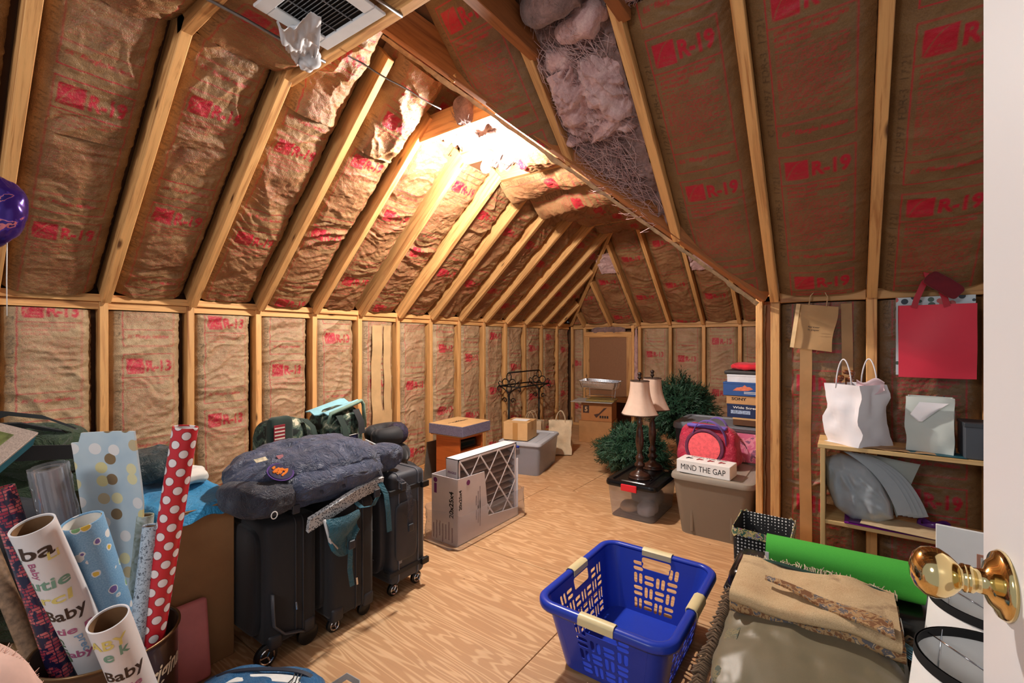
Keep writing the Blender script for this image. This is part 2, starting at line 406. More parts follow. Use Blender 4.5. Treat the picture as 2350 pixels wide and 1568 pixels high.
def batt_print(rtext, foot, fine=1.0):
    H_, W2 = int(UNIT/PX), 192
    R = np.zeros((H_, W2)); G = np.zeros((H_, W2)); m = lambda a: int(a/PX)
    def hl(v, a, b, t=2): R[m(v):m(v)+t, m(a):m(b)] = 0.85
    def vl(u, a, b, t=2): R[m(a):m(b), m(u):m(u)+t] = 0.85
    x0, x1 = 0.06, 0.33
    hl(0.004, x0, x1); hl(0.585, x0, x1); vl(x0, 0.004, 0.587); vl(x1, 0.004, 0.587)
    R[m(.03):m(.118), m(.08):m(.168)] = 1.0
    a = np.linspace(0, 1, 300)                       # the pale arc across the square
    for t in a:
        uu, vv = .082+.07*t**1.0, .115-.083*(1-(1-t)**2)
        R[m(vv):m(vv)+1, m(uu):m(uu)+2] = 0.1
    raster_text(R, 'OWENS', .098, .093, .0125, .06, 0.0, 0.3, val=.15); raster_text(R, 'CORNING', .09, .111, .0125, .072, 0.0, 0.3, val=.15)
    raster_text(R, rtext, .178, .104, .062, .138, 0.035)
    hl(.137, x0, x1)
    for i, tx in enumerate(('CAUTION: REFER TO WARNING', '& FIRE HAZARD STATEMENT', 'ON PACKAGE.')):
        raster_text(R, tx, .08, .162+.02*i, .013, None if i == 2 else (.225 if i == 0 else .2), 0.006 if fine < 1.5 else .014, 0.25, val=min(1, .7*fine))
    rng = np.random.RandomState(4); v = .215
    while v < .462:
        u = .08
        end = .31 if rng.rand() > .2 else .2+.1*rng.rand()
        while u < end:
            w = .006+.016*rng.rand(); R[m(v):m(v)+2, m(u):m(min(u+w, .312))] = min(1, (.16+.26*rng.rand())*fine); u += w+.006
        v += .0085 if rng.rand() > .12 else .014
    hl(.49, x0, x1)
    raster_text(R, foot, .08, .54, .02, .225, 0.012, 0.25, val=.95)
    raster_text(G, 'C 11/23/97  FDR-3  17:21', .045, .5, .022, .016, rot=False)
    G[:] = 0
    V, Tn = text_tris('C 11/23/97  FDR-3  17:21', 1.0, 0.0)
    g2 = np.zeros((24, 230)); raster_text(g2, 'C 11/23/97  FDR-3  17:21', .004, .036, .026, .44)
    g2 = np.rot90(g2); r0 = 40; G[r0:r0+g2.shape[0], 8:8+g2.shape[1]] = g2*0.8
    return R, G
PR19 = batt_print('R-19', '6\u00bc" Fiberglas Insulation'); PR19S = batt_print('R-19', '6\u00bc" Fiberglas Insulation', 2.1); PR13 = batt_print('R-13', '3\u00bd" Fiberglas Insulation')
def sample(img, r, c):
    H_, W2 = img.shape; r = r/PX-.5; c = c/PX-.5
    r0 = np.floor(r).astype(int); c0 = np.floor(c).astype(int); fr, fc = r-r0, c-c0
    g = lambda a, b: img[a % H_, np.clip(b, 0, W2-1)]
    return (g(r0, c0)*(1-fc)+g(r0, c0+1)*fc)*(1-fr)+(g(r0+1, c0)*(1-fc)+g(r0+1, c0+1)*fc)*fr
def blur_for(res, img):
    k = max(1, int(round(res/PX)))
    if k <= 1: return img
    a = np.zeros_like(img)
    for dr in range(k):
        for dc in range(k): a += np.roll(np.roll(img, dr-k//2, 0), dc-k//2, 1)
    return a/(k*k)
_cache = {}
def batt(parent, O, U, V, N, w, v0, v1, seed, logo_v=None, pr=PR19, mat=None, res=0.006, bulge=0.0, edge=0.03, en=6.0, wr=0.008, chaos=1.0, sag=None, name='insulation_batt', prn=True, vert=0.0):
    """one kraft faced (or bare) batt; v0/v1 floats or functions of u; N points into the room"""
    O, U, V, N = [np.array(Vector(x)) for x in (O, U, V, N)]
    L = max((v1(np.array([0., w])) if callable(v1) else np.array([v1])).max() - (v0(np.array([0., w])) if callable(v0) else np.array([v0])).min(), .05)
    nu, nv = max(6, int(w/res)), max(6, int(L/res))
    u = np.linspace(0, w, nu)[:, None]; t = np.linspace(0, 1, nv)[None, :]
    a = v0(u) if callable(v0) else np.full_like(u, v0); b = v1(u) if callable(v1) else np.full_like(u, v1)
    v = a+(b-a)*t; u = u+0*v
    un = np.abs(2*u/w-1)
    q1 = fbm(u*4, v*3.2, seed*1.7, seed, 2); q2 = fbm(u*3+9, v*2.4, seed*.7, seed+3, 2)
    c1 = 1-2*np.abs(noise(u*2.4+q1*1.1*chaos, v*7.5+q2*2.6*chaos+(u*vert), seed*.31, seed+1))**.75
    c2 = ridge(u*8+q2*1.5, v*19+q1*3.2, seed*.77, seed+2)
    c3 = fbm(u*34, v*42+q1*4, 0.5, seed+4, 3)
    h = bulge*(1-un**2) - edge*un**en + wr*(1-0.45*un**4)*(c1*.75*(1+.6*q1)+c2*.45+c3*.5)
    uu = u + wr*0.35*c3
    if sag is not None: h = h+sag(u, v, w)
    P = O+U*uu[..., None]+V*v[..., None]+N*h[..., None]
    cols = np.zeros((nu*nv, 4)); cols[:, 3] = 1
    if prn and logo_v is not None:
        key = (id(pr), round(res, 4))
        if key not in _cache: _cache[key] = (blur_for(res, pr[0]), blur_for(res*.7, pr[1]))
        top = logo_v+.075; rr = (top-v) % UNIT; cc = u/w*.384
        cols[:, 0] = np.clip(sample(_cache[key][0], rr, cc)*1.25, 0, 1).ravel(); cols[:, 1] = sample(_cache[key][1], rr, cc).ravel()
    return np_mesh(name, P.reshape(-1, 3), grid_faces(nu, nv), mat, parent, True, cols)
def wool(parent, O, U, V, N, w, v0, v1, seed, mat, amp=0.03, res=0.008, sag=None, name='fiberglass_wool'):
    O, U, V, N = [np.array(Vector(x)) for x in (O, U, V, N)]
    L = max((v1(np.array([0., w])) if callable(v1) else np.array([v1])).max() - (v0(np.array([0., w])) if callable(v0) else np.array([v0])).min(), .05)
    nu, nv = max(6, int(w/res)), max(6, int(L/res))
    u = np.linspace(0, w, nu)[:, None]; t = np.linspace(0, 1, nv)[None, :]
    a = v0(u) if callable(v0) else np.full_like(u, v0); b = v1(u) if callable(v1) else np.full_like(u, v1)
    v = a+(b-a)*t; u = u+0*v
    q = fbm(u*6, v*5, 0, seed, 3); q2 = fbm(u*5+3, v*6, 0, seed+8, 3); dg = u*.8+v*.5; dh = v*.8-u*.5
    h = amp*(fbm(u*5+q, v*4+q2*1.5, 0, seed+1, 4)*1.1 + .55*ridge(dg*14+q*3, dh*5+q2*3, 0, seed+2)+.3*ridge(dg*36+q2*6, dh*11+q*6, 0, seed+4)+.22*fbm(dg*90, dh*40, 0, seed+5, 3))
    if sag is not None: h = h+sag(u, v, w)
    P = O+U*(u+amp*.5*q2)[..., None]+V*(v+amp*.5*q)[..., None]+N*h[..., None]
    return np_mesh(name, P.reshape(-1, 3), grid_faces(nu, nv), mat, parent, True)
_lum = {}
def lumber(parent, name, p0, p1, n, w=0.038, d=0.089, mat=None, twist=0.0):
    """p0-p1: centre line of the face that shows; n: its outward normal; d: depth behind it"""
    p0, p1, n = Vector(p0), Vector(p1), Vector(n); x = (p1-p0); L = x.length; x.normalize(); n = (n-x*n.dot(x)).normalized()
    F = frame(p0, x, n.cross(x))
    b = MB(); r = 0.0025
    b.rbox((L/2, 0, -d/2), (L, w, d), r, seg=1)
    return b.build(name, mat or M['pine'], parent, M=F)

# ---------------------------------------------------------------- the attic's frame
XL, YF, YR, XC = -3.255, 5.93, 2.80, -0.386       # left wall, far wall, right wall, corner of the right wing
SL = 0.9; ZP = 1.44; ZC = 2.44                    # roof slope, plate height, flat ceiling height
xr0, yf0, yr0, xc0 = XL+.045, YF-.045, YR-.045, -.37
SP = 0.4064; Y0 = 0.698
nrm = math.sqrt(1+SL*SL)
ys = [Y0+SP*i for i in range(-3, 13)]             # studs and rafters of the long left side

# floor: plywood sheets, grain along X
fl = MB(); fl.box((-.7, 2.9, -.05), (5.6, 6.6, .06)); floor = struct(fl.build('floor', M['pine_dark']), 'plywood floor of the attic')
def sheet_ply(x0, x1, y0, y1):
    b = MB(); g = 0.0018; b.rbox((0, 0, -.01), (x1-x0-2*g, y1-y0-2*g, .02), .0012, seg=1)
    b.build('plywood_sheet', M['plywood'], floor, M=T((x0+x1)/2, (y0+y1)/2, 0))
rows = [(-.37, .85, -2.2), (.85, 2.07, -.968), (2.07, 3.29, -2.0), (3.29, 4.51, -1.781), (4.51, 5.95, -2.3)]
for (a, b, s) in rows:
    cuts = sorted(set([-3.36, 2.06]+[s+2.44*k for k in range(-1, 3) if -3.3 < s+2.44*k < 2.0]))
    for c0, c1 in zip(cuts[:-1], cuts[1:]): sheet_ply(c0, c1, a, b)

# left knee wall
wl = MB(); wl.box((XL-.105, 2.8, .75), (.02, 6.4, 1.52)); wall_left = struct(wl.build('wall_left', M['deck']), 'long low knee wall of studs and kraft faced insulation')
rnd = random.Random(5)
for y in ys:
    lumber(wall_left, 'stud', (XL+rnd.uniform(-.004, .004), y, .038), (XL+rnd.uniform(-.003, .003), y+rnd.uniform(-.004, .004), ZP-.004), (1, 0, 0))
for a, b in ((-.45, 2.9), (2.902, 5.93)):
    lumber(wall_left, 'top_plate', (XL, a, ZP+.017), (XL, b, ZP+.017), (1, 0, 0), .04, .09)
    lumber(wall_left, 'top_plate', (XL-.018, a, ZP-.024), (XL-.018, b, ZP-.024), (1, 0, 0), .04, .07)
    lumber(wall_left, 'bottom_plate', (XL, a, .019), (XL, b, .019), (1, 0, 0), .038, .089)
def wall_logo_x(px, py): return on_x(px, py, XL).z
logos13 = {-1: (110, 712), 0: (345, 840), 1: (505, 742), 2: (650, 850), 3: (770, 777), 4: (870, 880), 5: (945, 885), 6: (1025, 800), 7: (1072, 822), 8: (1130, 772), 9: (1180, 843), 10: (1222, 800), 11: (1255, 880)}
for i in range(-2, 13):
    y = Y0+SP*i; lg = wall_logo_x(*logos13[i]) if i in logos13 else 1.1
    batt(wall_left, (XL-.014, y+.024, 0), (0, 1, 0), (0, 0, 1), (1, 0, 0), SP-(.068 if i < 12 else .09), .04, ZP-.05, 20+i, lg, PR13, M['kraft_wall'], .006, .008, .055, 9, .016, 1.0, vert=(1.5 if i % 3 == 2 else (-4.0 if i in (3, 5) else 0.5)))
# two pale kraft strips stapled over the fifth bay
for dy, w_, z0, z1 in ((.10, .10, .30, 1.36), (.225, .075, .02, 1.36), (.15, .16, .02, .62)):
    y = Y0+SP*4+dy; P = [[(XL+.020+.006*math.sin(z*9+dy*30)+.004*math.sin(z*23), y+w_*u_+.004*math.sin(z*5), z) for z in np.linspace(z0, z1, 40)] for u_ in np.linspace(0, 1, 5)]
    sm = MB(); sm.sheet(P, .0015); sm.build('paper_strip', plain('kraft_strip_%d' % int(dy*1000), rgb(206, 170, 122), .6, .1, 9), wall_left, True)

# far knee wall
wf = MB(); wf.box((-1.8, YF+.105, .75), (3.2, .02, 1.52)); wall_far = struct(wf.build('wall_far', M['deck']), 'low end wall with studs, insulation and a framed hatch')
fx = [-1.80+SP*k for k in range(-3, 4)]
for k, x in enumerate(fx):
    if k == 1: continue                       # hatch opening
    lumber(wall_far, 'stud', (x, YF, .038), (x, YF, ZP-.004), (0, -1, 0), .04)
lumber(wall_far, 'stud', (-2.30, YF, .038), (-2.30, YF, ZP), (0, -1, 0), .04)
lumber(wall_far, 'top_plate', (XL, YF, ZP+.017), (XC+.1, YF, ZP+.017), (0, -1, 0), .04)
lumber(wall_far, 'top_plate', (XL, YF+.012, ZP-.024), (XC+.1, YF+.012, ZP-.024), (0, -1, 0), .04, .07)
lumber(wall_far, 'bottom_plate', (XL, YF, .019), (XC+.1, YF, .019), (0, -1, 0), .038)
lumber(wall_far, 'stud', (XL+.03, YF, .038), (XL+.03, YF, ZP), (0, -1, 0), .04)
for k in range(len(fx)-1):
    if k in (1,): continue
    x0, x1 = fx[k]+.022, fx[k+1]-.022
    if k == 0: x0, x1 = XL+.05, fx[0]-.022
    lgx = {0: .9, 2: 1.05, 3: 1.0, 4: 1.22, 5: .86}.get(k, 1.1)
    batt(wall_far, (x0, YF+.012, 0), (1, 0, 0), (0, 0, 1), (0, -1, 0), x1-x0, .04, ZP-.05, 60+k, lgx, PR13, M['kraft_wall'], .008, .008, .05, 9, .012, 1.0, vert=(-3 if k == 4 else .5))
hx0, hx1 = fx[0], -2.30                       # the hatch: pine casing round a brown board
lumber(wall_far, 'hatch_frame', (hx0+.045, YF-.014, .40), (hx0+.045, YF-.014, 1.345), (0, -1, 0), .075, .016)
lumber(wall_far, 'hatch_frame', (hx1-.045, YF-.014, .40), (hx1-.045, YF-.014, 1.345), (0, -1, 0), .075, .016)
lumber(wall_far, 'hatch_frame', (hx0+.005, YF-.016, 1.315), (hx1-.005, YF-.016, 1.315), (0, -1, 0), .075, .018)
lumber(wall_far, 'hatch_frame', (hx0+.005, YF-.016, .42), (hx1-.005, YF-.016, .42), (0, -1, 0), .075, .018)
hb = MB(); hb.box(((hx0+hx1)/2, YF+.004, .87), (hx1-hx0-.06, .012, .92)); hb.build('hatch_board', plain('brown_hardboard', rgb(150, 106, 74), .55, .06, 40), wall_far)
pk = MB(); pk.soft((.5, .05, .09), 12, 3, .02, 30, 3, M=T((hx0+hx1)/2, YF+.01, 1.375)); pk.build('fiberglass_wool', M['greywool'], wall_far, True)
pk = MB(); pk.soft((.045, .04, 1.2), 20, 3, .01, 20, 4, M=T(-2.253, YF+.01, .8)); pk.build('fiberglass_wool', M['pinkwool'], wall_far, True)

# wall of the right wing's corner (turned away from the photograph) and the right wall
wc = MB(); wc.box((XC+.10, (YR+YF)/2+.06, .75), (.02, YF-YR-.1, 1.52)); wall_center = struct(wc.build('wall_center', M['deck']), 'side wall of the long bay behind the corner posts')
for k in range(1, 8):
    lumber(wall_center, 'stud', (XC, YR+SP*k, .038), (XC, YR+SP*k, ZP), (-1, 0, 0))
lumber(wall_center, 'top_plate', (XC, YR+.05, ZP+.017), (XC, YF, ZP+.017), (-1, 0, 0), .04)
for k in range(0, 7):
    batt(wall_center, (XC+.012, YR+SP*(k+1)-.024, 0), (0, -1, 0), (0, 0, 1), (-1, 0, 0), SP-.048, .04, ZP-.02, 90+k, 1.0, PR13, M['kraft_wall'], .014)
wr = MB(); wr.box((.85, YR+.105, .75), (2.3, .02, 1.52)); wall_right = struct(wr.build('wall_right', M['deck']), 'short knee wall of the right wing with open studs')
rx = [-.295+SP*k for k in range(0, 6)]
lumber(wall_right, 'post', (-.371, YR, 0), (-.371, YR, ZP+.02), (0, -1, 0), .032, .089)
lumber(wall_right, 'post', (-.335, YR+.05, 0), (-.335, YR+.05, ZP+.03), (0, -1, 0), .04, .04, M['pine_dark'])
for k, x in enumerate(rx):
    lumber(wall_right, 'stud', (x, YR-(.004 if k else 0), 0 if k == 0 else .038), (x, YR-(.004 if k else 0), ZP-.004), (0, -1, 0), .042)
for a, b in ((rx[0]+.021, rx[1]-.021), (rx[1]+.021, rx[3]), (rx[3], 2.0)):
    lumber(wall_right, 'top_plate', (a, YR, ZP+.012), (b, YR, ZP+.012), (0, -1, 0), .052, .089)
lumber(wall_right, 'bottom_plate', (XC, YR, .019), (2.0, YR, .019), (0, -1, 0), .038)
rlog = {0: 1.0, 1: on_y(2120, 1150, YR).z}
for k in range(0, 5):
    batt(wall_right, (rx[k]+.022, YR+.03, 0), (1, 0, 0), (0, 0, 1), (0, -1, 0), SP-.044, .04, ZP-.02, 110+k, rlog.get(k, 1.0), PR19S, M['kraft_smooth'], .005, .004, .03, 6, .009, 1.3, vert=2.0)
strip = plain('kraft_flange', rgb(176, 132, 84), .55, .14, 7)
for px0, px1, z0 in ((1834, 1862, .04), (1930, 1956, .62)):
    a, b = on_y(px0, 800, YR).x, on_y(px1, 800, YR).x
    P = [[(a+(b-a)*u_+.003*math.sin(z*7), YR+.012-.006*math.sin(z*8)-.003*math.sin(z*31+u_), z) for z in np.linspace(z0, ZP-.03, 50)] for u_ in np.linspace(0, 1, 5)]
    sm = MB(); sm.sheet(P, .0015); sm.build('paper_strip', strip, wall_right, True)

# ---- sloped ceilings
def deck(name, plan, zf, label):
    b = MB(); n = len(plan); th = .015
    vs_ = [(x, y, zf(x, y)) for x, y in plan]+[(x, y, zf(x, y)+th) for x, y in plan]
    b.add(vs_, [tuple(range(n)), tuple(range(2*n-1, n-1, -1))]+[((i+1) % n, i, n+i, n+(i+1) % n) for i in range(n)])
    return struct(b.build(name, M['deck']), label)
off = .15*nrm
zl = lambda x, y: ZP+SL*(x-xr0)+off
zr = lambda x, y: ZP+SL*(yr0-y)+off
zfar = lambda x, y: ZP+SL*(yf0-y)+off
zcn = lambda x, y: ZP+SL*(xc0-x)+off
ceil_left = deck('ceiling_left', [(XL-.12, -.45), (-1.78, -.45), (-1.78, 5.0), (XL-.12, YF+.1)], zl, 'left slope of the roof, rafters and brown kraft insulation')
ceil_right = deck('ceiling_right', [(xc0-.02, yr0+.1), (2.06, yr0+.1), (2.06, 1.2), (xc0-1.57, 1.2)], zr, 'right slope of the roof with smooth printed insulation')
ceil_far = deck('ceiling_far', [(XL-.1, YF+.1), (XC+.1, YF+.1), (-1.5, 4.6), (-2.1, 4.6)], zfar, 'hipped end slope of the roof')
ceil_center = deck('ceiling_center', [(xc0+.1, yr0+.1), (xc0+.1, YF), (-1.6, 4.7), (-1.6, 1.55)], zcn, 'slope of the roof facing away above the corner posts')
lid = MB(); lid.box((-.65, 2.75, 2.97), (5.5, 6.7, .02)); ceiling = struct(lid.build('ceiling', M['deck']), 'flat ceiling of collar ties and insulation')

nL = Vector((SL, 0, -1)).normalized(); vL = Vector((1, 0, SL)).normalized()
nR = Vector((0, -SL, -1)).normalized(); vR = Vector((0, -1, SL)).normalized()
nF = Vector((0, -SL, -1)).normalized(); vF = Vector((0, -1, SL)).normalized()
def Lp(x, y): return Vector((x, y, ZP+SL*(x-xr0)))
# rafters, left
topx = {-1: -2.06, 0: -2.06, 1: -2.02, 2: -1.86, 3: -1.98, 4: -2.08}
for i in range(-2, 13):
    y = Y0+SP*i; xt = topx.get(i, -2.08)
    if i >= 10: xt = min(xt, xr0+(yf0-y)-.01)
    if xt-xr0 < .06: continue
    lumber(ceil_left, 'rafter', Lp(xr0-.015, y), Lp(xt, y), nL, .040, .14, twist=0)
# insulation, left
def lv(px, py): return (on_plane(px, py, Lp(xr0, 0)-nL*.04, nL)-(Lp(xr0, 0)-nL*.04)).dot(vL)
LA = {-1: (160, 535), 0: (415, 505), 1: (590, 555), 2: (760, 545), 3: (905, 500), 4: (1000, 590), 5: (1130, 505), 6: (1180, 540), 7: (1270, 580), 8: (1250, 610), 9: (1320, 560)}
LEN = (-2.10-xr0)*nrm
for i in range(-2, 12):
    y = Y0+SP*i; O = Lp(xr0, y+.022)-nL*.058; w_ = SP-.064
    lg = lv(*LA[i]) if i in LA else .5
    v1 = LEN+(.0 if i < 1 else (.10 if i in (1, 2) else -.01))
    if i >= 9:
        v1 = lambda u, y=y: np.clip((yf0-(y+.022+u))*nrm-.02, .02, LEN)
        if yf0-(y+SP) < -.3: continue
    amp = .016 if i < 4 else .018
    if i == -1:       # two pieces, the upper lapped over the lower
        batt(ceil_left, O+nL*.012, (0, 1, 0), vL, nL, w_, .0, .93, 150+i, lv(160, 535), PR19, M['kraft_roof'], .005, .01, .05, 7, .012, 1.0)
        batt(ceil_left, O+nL*.018, (0, 1, 0), vL, nL, w_, .90, LEN, 151+i, lv(215, 235), PR19, M['kraft_roof'], .005, .01, .05, 7, .012, 1.0)
    elif i == 2:
        batt(ceil_left, O, (0, 1, 0), vL, nL, w_, .0, .80, 150+i, lg, PR19, M['kraft_roof'], .005, .012, .055, 6, amp, 1.2)
        batt(ceil_left, O+nL*.01, (0, 1, 0), vL, nL, w_, .78, 1.36, 170+i, lv(850, 380), PR19, M['kraft_roof'], .005, .012, .055, 6, amp, 1.2)
    else:
        batt(ceil_left, O, (0, 1, 0), vL, nL, w_, .0, v1, 150+i, lg, PR19, M['kraft_roof'], .005 if i < 6 else .008, .012, .055, 6, amp, 1.2, vert=(2.5 if i > 5 else 0))
# hanging and folded upper ends of two batts near the bulb
def curl(k0, k1, lift, seed):
    return lambda u, v, w: np.where(v > k0, lift*((v-k0)/(k1-k0))**2, 0)*(0.6+.5*noise(u*6, v*3, 0, seed))+.02*ridge(u*9, v*7, 0, seed+2)*(v > k0)
batt(ceil_left, Lp(xr0, Y0+SP*1+.05)-nL*.04, (0, 1, 0), vL, nL, SP-.12, 1.36, 1.92, 301, lv(820, 135), PR19, M['kraft_roof'], .005, .02, .05, 4, .018, 1.5, sag=curl(1.36, 1.9, .06, 3))
batt(ceil_left, Lp(xr0, Y0+SP*2+.05)-nL*.02, (0, 1, 0), vL, nL, SP-.10, 1.30, 1.86, 302, lv(925, 285), PR19, M['kraft_roof'], .005, .03, .06, 4, .018, 1.5, sag=curl(1.30, 1.9, .09, 8))
# far slope of the upper bays behind the curled ends
for i in (1, 2, 3):
    batt(ceil_left, Lp(xr0, Y0+SP*i+.022)-nL*.12, (0, 1, 0), vL, nL, SP-.044, 1.3, 2.02, 310+i, 1.7, PR19, M['kraft_roof'], .01, .0, .02, 4, .006)

# right wing: rafters
def Rp(x, y): return Vector((x, y, ZP+SL*(yr0-y)))
rr = [-.295+SP*k for k in range(-3, 6)]
for x in rr:
    yb = yr0+.015 if x > xc0 else yr0-(xc0-x)-.0
    yt = yr0-(ZC+.05-ZP)/SL
    if yb-yt < .02: yt = yb-.22
    lumber(ceil_right, 'rafter', Rp(x, yb), Rp(x, yt), nR, .040, .14)
def rv(px, py): return (on_plane(px, py, Rp(0, yr0)-nR*.02, nR)-(Rp(0, yr0)-nR*.02)).dot(vR)
RL = {0: (1620, 440), 1: (1868, 385), 2: (2165, 470), -2: (1040, 48)}
RLEN = (ZC-ZP)/SL*nrm
for k in range(-2, 5):
    x = -.295+SP*(k-1)
    O = Rp(x+.022, yr0)-nR*.026; w_ = SP-.044
    vmin = (lambda u, x=x: np.maximum(0.0, (xc0-(x+.022+u))*nrm-.0))
    lg = rv(*RL[k]) if k in RL else .6
    if k == -1:
        wool(ceil_right, O-nR*.02, (1, 0, 0), vR, nR, w_, vmin, RLEN+.1, 201, M['greywool'], .034, .006)
        continue
    if k == -2: O = O+nR*.02
    batt(ceil_right, O, (1, 0, 0), vR, nR, w_, vmin, RLEN+(.42 if k == -2 else .03), 210+k, lg, PR19S, M['kraft_smooth'], .004, .010, .028, 4, .0055, 1.0, vert=3.0)
# valley board, with its ragged paper edge
vd = Vector((-1, -1, SL)).normalized(); vn = (Vector((0, 0, -1))-vd*Vector((0, 0, -1)).dot(vd)).normalized()
v_a = Vector((xc0+.02, yr0+.02, ZP-.005)); v_b = Vector((xc0-1.44, yr0-1.44, ZP+SL*1.44))
lumber(ceil_right, 'valley_board', v_a, v_b, vn, .042, .16, M['pine_dark'])
t_ = np.linspace(0, 1, 150)
side = Vector((-1, 1, 0)).normalized()
fr = MB(); P = []
for a in t_:
    p = v_a.lerp(v_b, a*.96); nz = float(fbm(a*26, 1.3, 0, 7, 3)); P.append([tuple(p+side*.024+vn*.004), tuple(p+side*(.03+.008*nz)+vn*.016), tuple(p+side*(.028+.012*nz)+vn*(.018+.02*abs(nz)))])
fr.sheet(np.array(P), .0012); fr.build('paper_edge', plain('torn_kraft_edge', rgb(196, 164, 124), .6, .3, 30), ceil_right, True)

# far hip: rafters and insulation
def Fp(x, y): return Vector((x, y, ZP+SL*(yf0-y)))
for x in fx:
    tmax = min((ZC+.02-ZP)/SL, x-xr0-.01, xc0-x+1.4)
    if tmax < .06: continue
    lumber(ceil_far, 'rafter', Fp(x, yf0+.015), Fp(x, yf0-tmax), nF, .040, .14)
for k in range(-1, len(fx)-1):
    x0 = fx[k]+.022 if k >= 0 else XL+.03; x1 = fx[k+1]-.022
    f1 = (lambda u, x0=x0: np.clip(np.minimum((x0+u-xr0)*nrm-.03, LEN+.02), .02, 9))
    batt(ceil_far, Fp(x0, yf0)-nF*.045, (1, 0, 0), vF, nF, x1-x0, 0.0, f1, 240+k, {1: .75, 2: .45, 3: .62, 4: .42}.get(k, .5), PR19, M['kraft_roof'], .008, .012, .05, 6, .013, 1.3, vert=2)
hd = Vector((1, -1, SL)).normalized(); hn = (Vector((0, 0, -1))-hd*Vector((0, 0, -1)).dot(hd)).normalized()
lumber(ceil_far, 'hip_board', Vector((xr0, yf0, ZP)), Vector((xr0+1.12, yf0-1.12, ZP+SL*1.12)), hn, .04, .14)
# two gaps where bare pink wool shows
for (px, py, w_, l_) in ((1390, 605, .20, .30), (1610, 600, .24, .22)):
    c = on_plane(px, py, Fp(0, yf0)-nF*.02, nF); wool(ceil_far, c-Vector((w_/2, 0, 0))-vF*(l_/2), (1, 0, 0), vF, nF, w_, 0, l_, int(px), M['pinkwool'], .02, .008)
for k in range(7):
    y = YR+SP*k
    batt(ceil_center, Vector((xc0, y+SP-.02, ZP))+Vector((.045, 0, .05)), (0, -1, 0), Vector((-1, 0, SL)).normalized(), Vector((-SL, 0, -1)).normalized(), SP-.044, 0.0, (1.0 if k else .8), 260+k, .6, PR19, M['kraft_roof'], .014)
# flat ceiling: collar ties along X over the long bay, along Y over the right wing
def tie(y, xa, xb, z=ZC, d=.14, mat=None): return lumber(ceiling, 'collar_tie', (xa, y, z), (xb, y, z), (0, 0, -1), .040, d, mat)
tie(Y0-SP, -2.14, -.2); tie(Y0, -2.14, -.2); tie(Y0+SP+.02, -2.14, -1.10)
tie(Y0+3*SP+.02, -2.12, -1.43)
for i in range(4, 10): tie(Y0+i*SP+.02, -2.14, -1.44)
for x in (rr[1], rr[2]): lumber(ceiling, 'collar_tie', (x+.03, 1.66, ZC), (x+.03, -.2, ZC), (0, 0, -1), .045, .14, M['pine_dark'])
cX, cN = Vector((1, 0, 0)), Vector((0, 0, -1))
sagf = lambda s, seed: (lambda u, v, w: s*np.sin(np.pi*u/w)*(1+.5*noise(u*4, v*3, 0, seed)))
batt(ceiling, (-2.13, Y0-SP+.02, ZC+.03), (0, 1, 0), cX, cN, SP-.04, 0, .75, 401, .3, PR19, M['kraft_roof'], .006, .0, .03, 5, .016, 1.3, sag=sagf(.04, 2))
batt(ceiling, (-2.13, Y0+.02, ZC+.03), (0, 1, 0), cX, cN, SP-.02, 0, .43, 402, .28, PR19, M['kraft_roof'], .006, .0, .03, 5, .010, 1.3, sag=lambda u, v, w: .05*np.clip(1-np.hypot((u-.33)/.12, (v-.22)/.22), 0, 1))
batt(ceiling, (-1.44, Y0+.02, ZC+.05), (0, 1, 0), cX, cN, SP-.02, 0, .60, 403, .25, PR19, M['kraft_roof'], .006, .0, .02, 5, .006)
batt(ceiling, (-1.44, Y0-SP+.02, ZC+.05), (0, 1, 0), cX, cN, SP-.04, 0, .8, 404, .25, PR19, M['kraft_roof'], .008, .0, .02, 5, .014)
for i, s in ((4, .05), (5, .10), (6, .09), (7, .06), (8, .04), (9, .03)):
    batt(ceiling, (-2.12, Y0+i*SP+.02, ZC-.0), (0, 1, 0), cX, cN, SP-.01, -.02 if i > 4 else .36, .68, 410+i, .38, PR19, M['kraft_roof'], .007, .0, .03, 5, .02, 1.5, sag=sagf(s, i))
wool(ceiling, (-2.1, Y0+3*SP+.04, ZC+.10), (0, 1, 0), cX, cN, SP, 0, .62, 431, M['greywool'], .05)
wool(ceiling, (-2.1, Y0+4*SP+.04, ZC+.10), (0, 1, 0), cX, cN, SP, 0, .4, 432, M['greywool'], .05)
def fluff(parent, c, d, seed, mat, Mr=I4, strands=220):
    b = MB(); b.soft(d, 46, 2.6, min(d)*.42, 1.5/min(d)*.5, seed, octv=5)
    o = b.build('fiberglass_wool', M[mat], parent, True, M=T(*c) @ Mr, weld=True)
    rg = np.random.RandomState(seed); s_ = MB()
    for k in range(strands):
        q = rg.normal(size=3); q /= np.linalg.norm(q); p = q*np.array(d)*.5; tng = np.cross(q, rg.normal(size=3)); tng /= np.linalg.norm(tng)+1e-9; l_ = min(d)*(.25+.5*rg.rand())
        s_.tube([p, p+tng*l_*.5+q*min(d)*.10*rg.rand(), p+tng*l_+q*min(d)*.05*rg.normal()], [.0006, .0012, .0004], 3, cap=False)
    f = s_.build('wool_strands', M[mat], o, True); f['kind'] = 'stuff'
for (px, py, d, sd, mt, dz) in ((1320, 70, (.20, .16, .10), 3, 'pinkwool', 1.80), (1280, 150, (.15, .13, .09), 5, 'pinkwool', 1.95), (1260, 15, (.24, .2, .13), 6, 'greywool', 1.74), (1425, 2, (.10, .1, .07), 9, 'pinkwool', 1.66)):
    fluff(ceil_right, at_depth(px, py, dz)+Vector((0, .04, .05)), d, sd, mt, RX(.7))
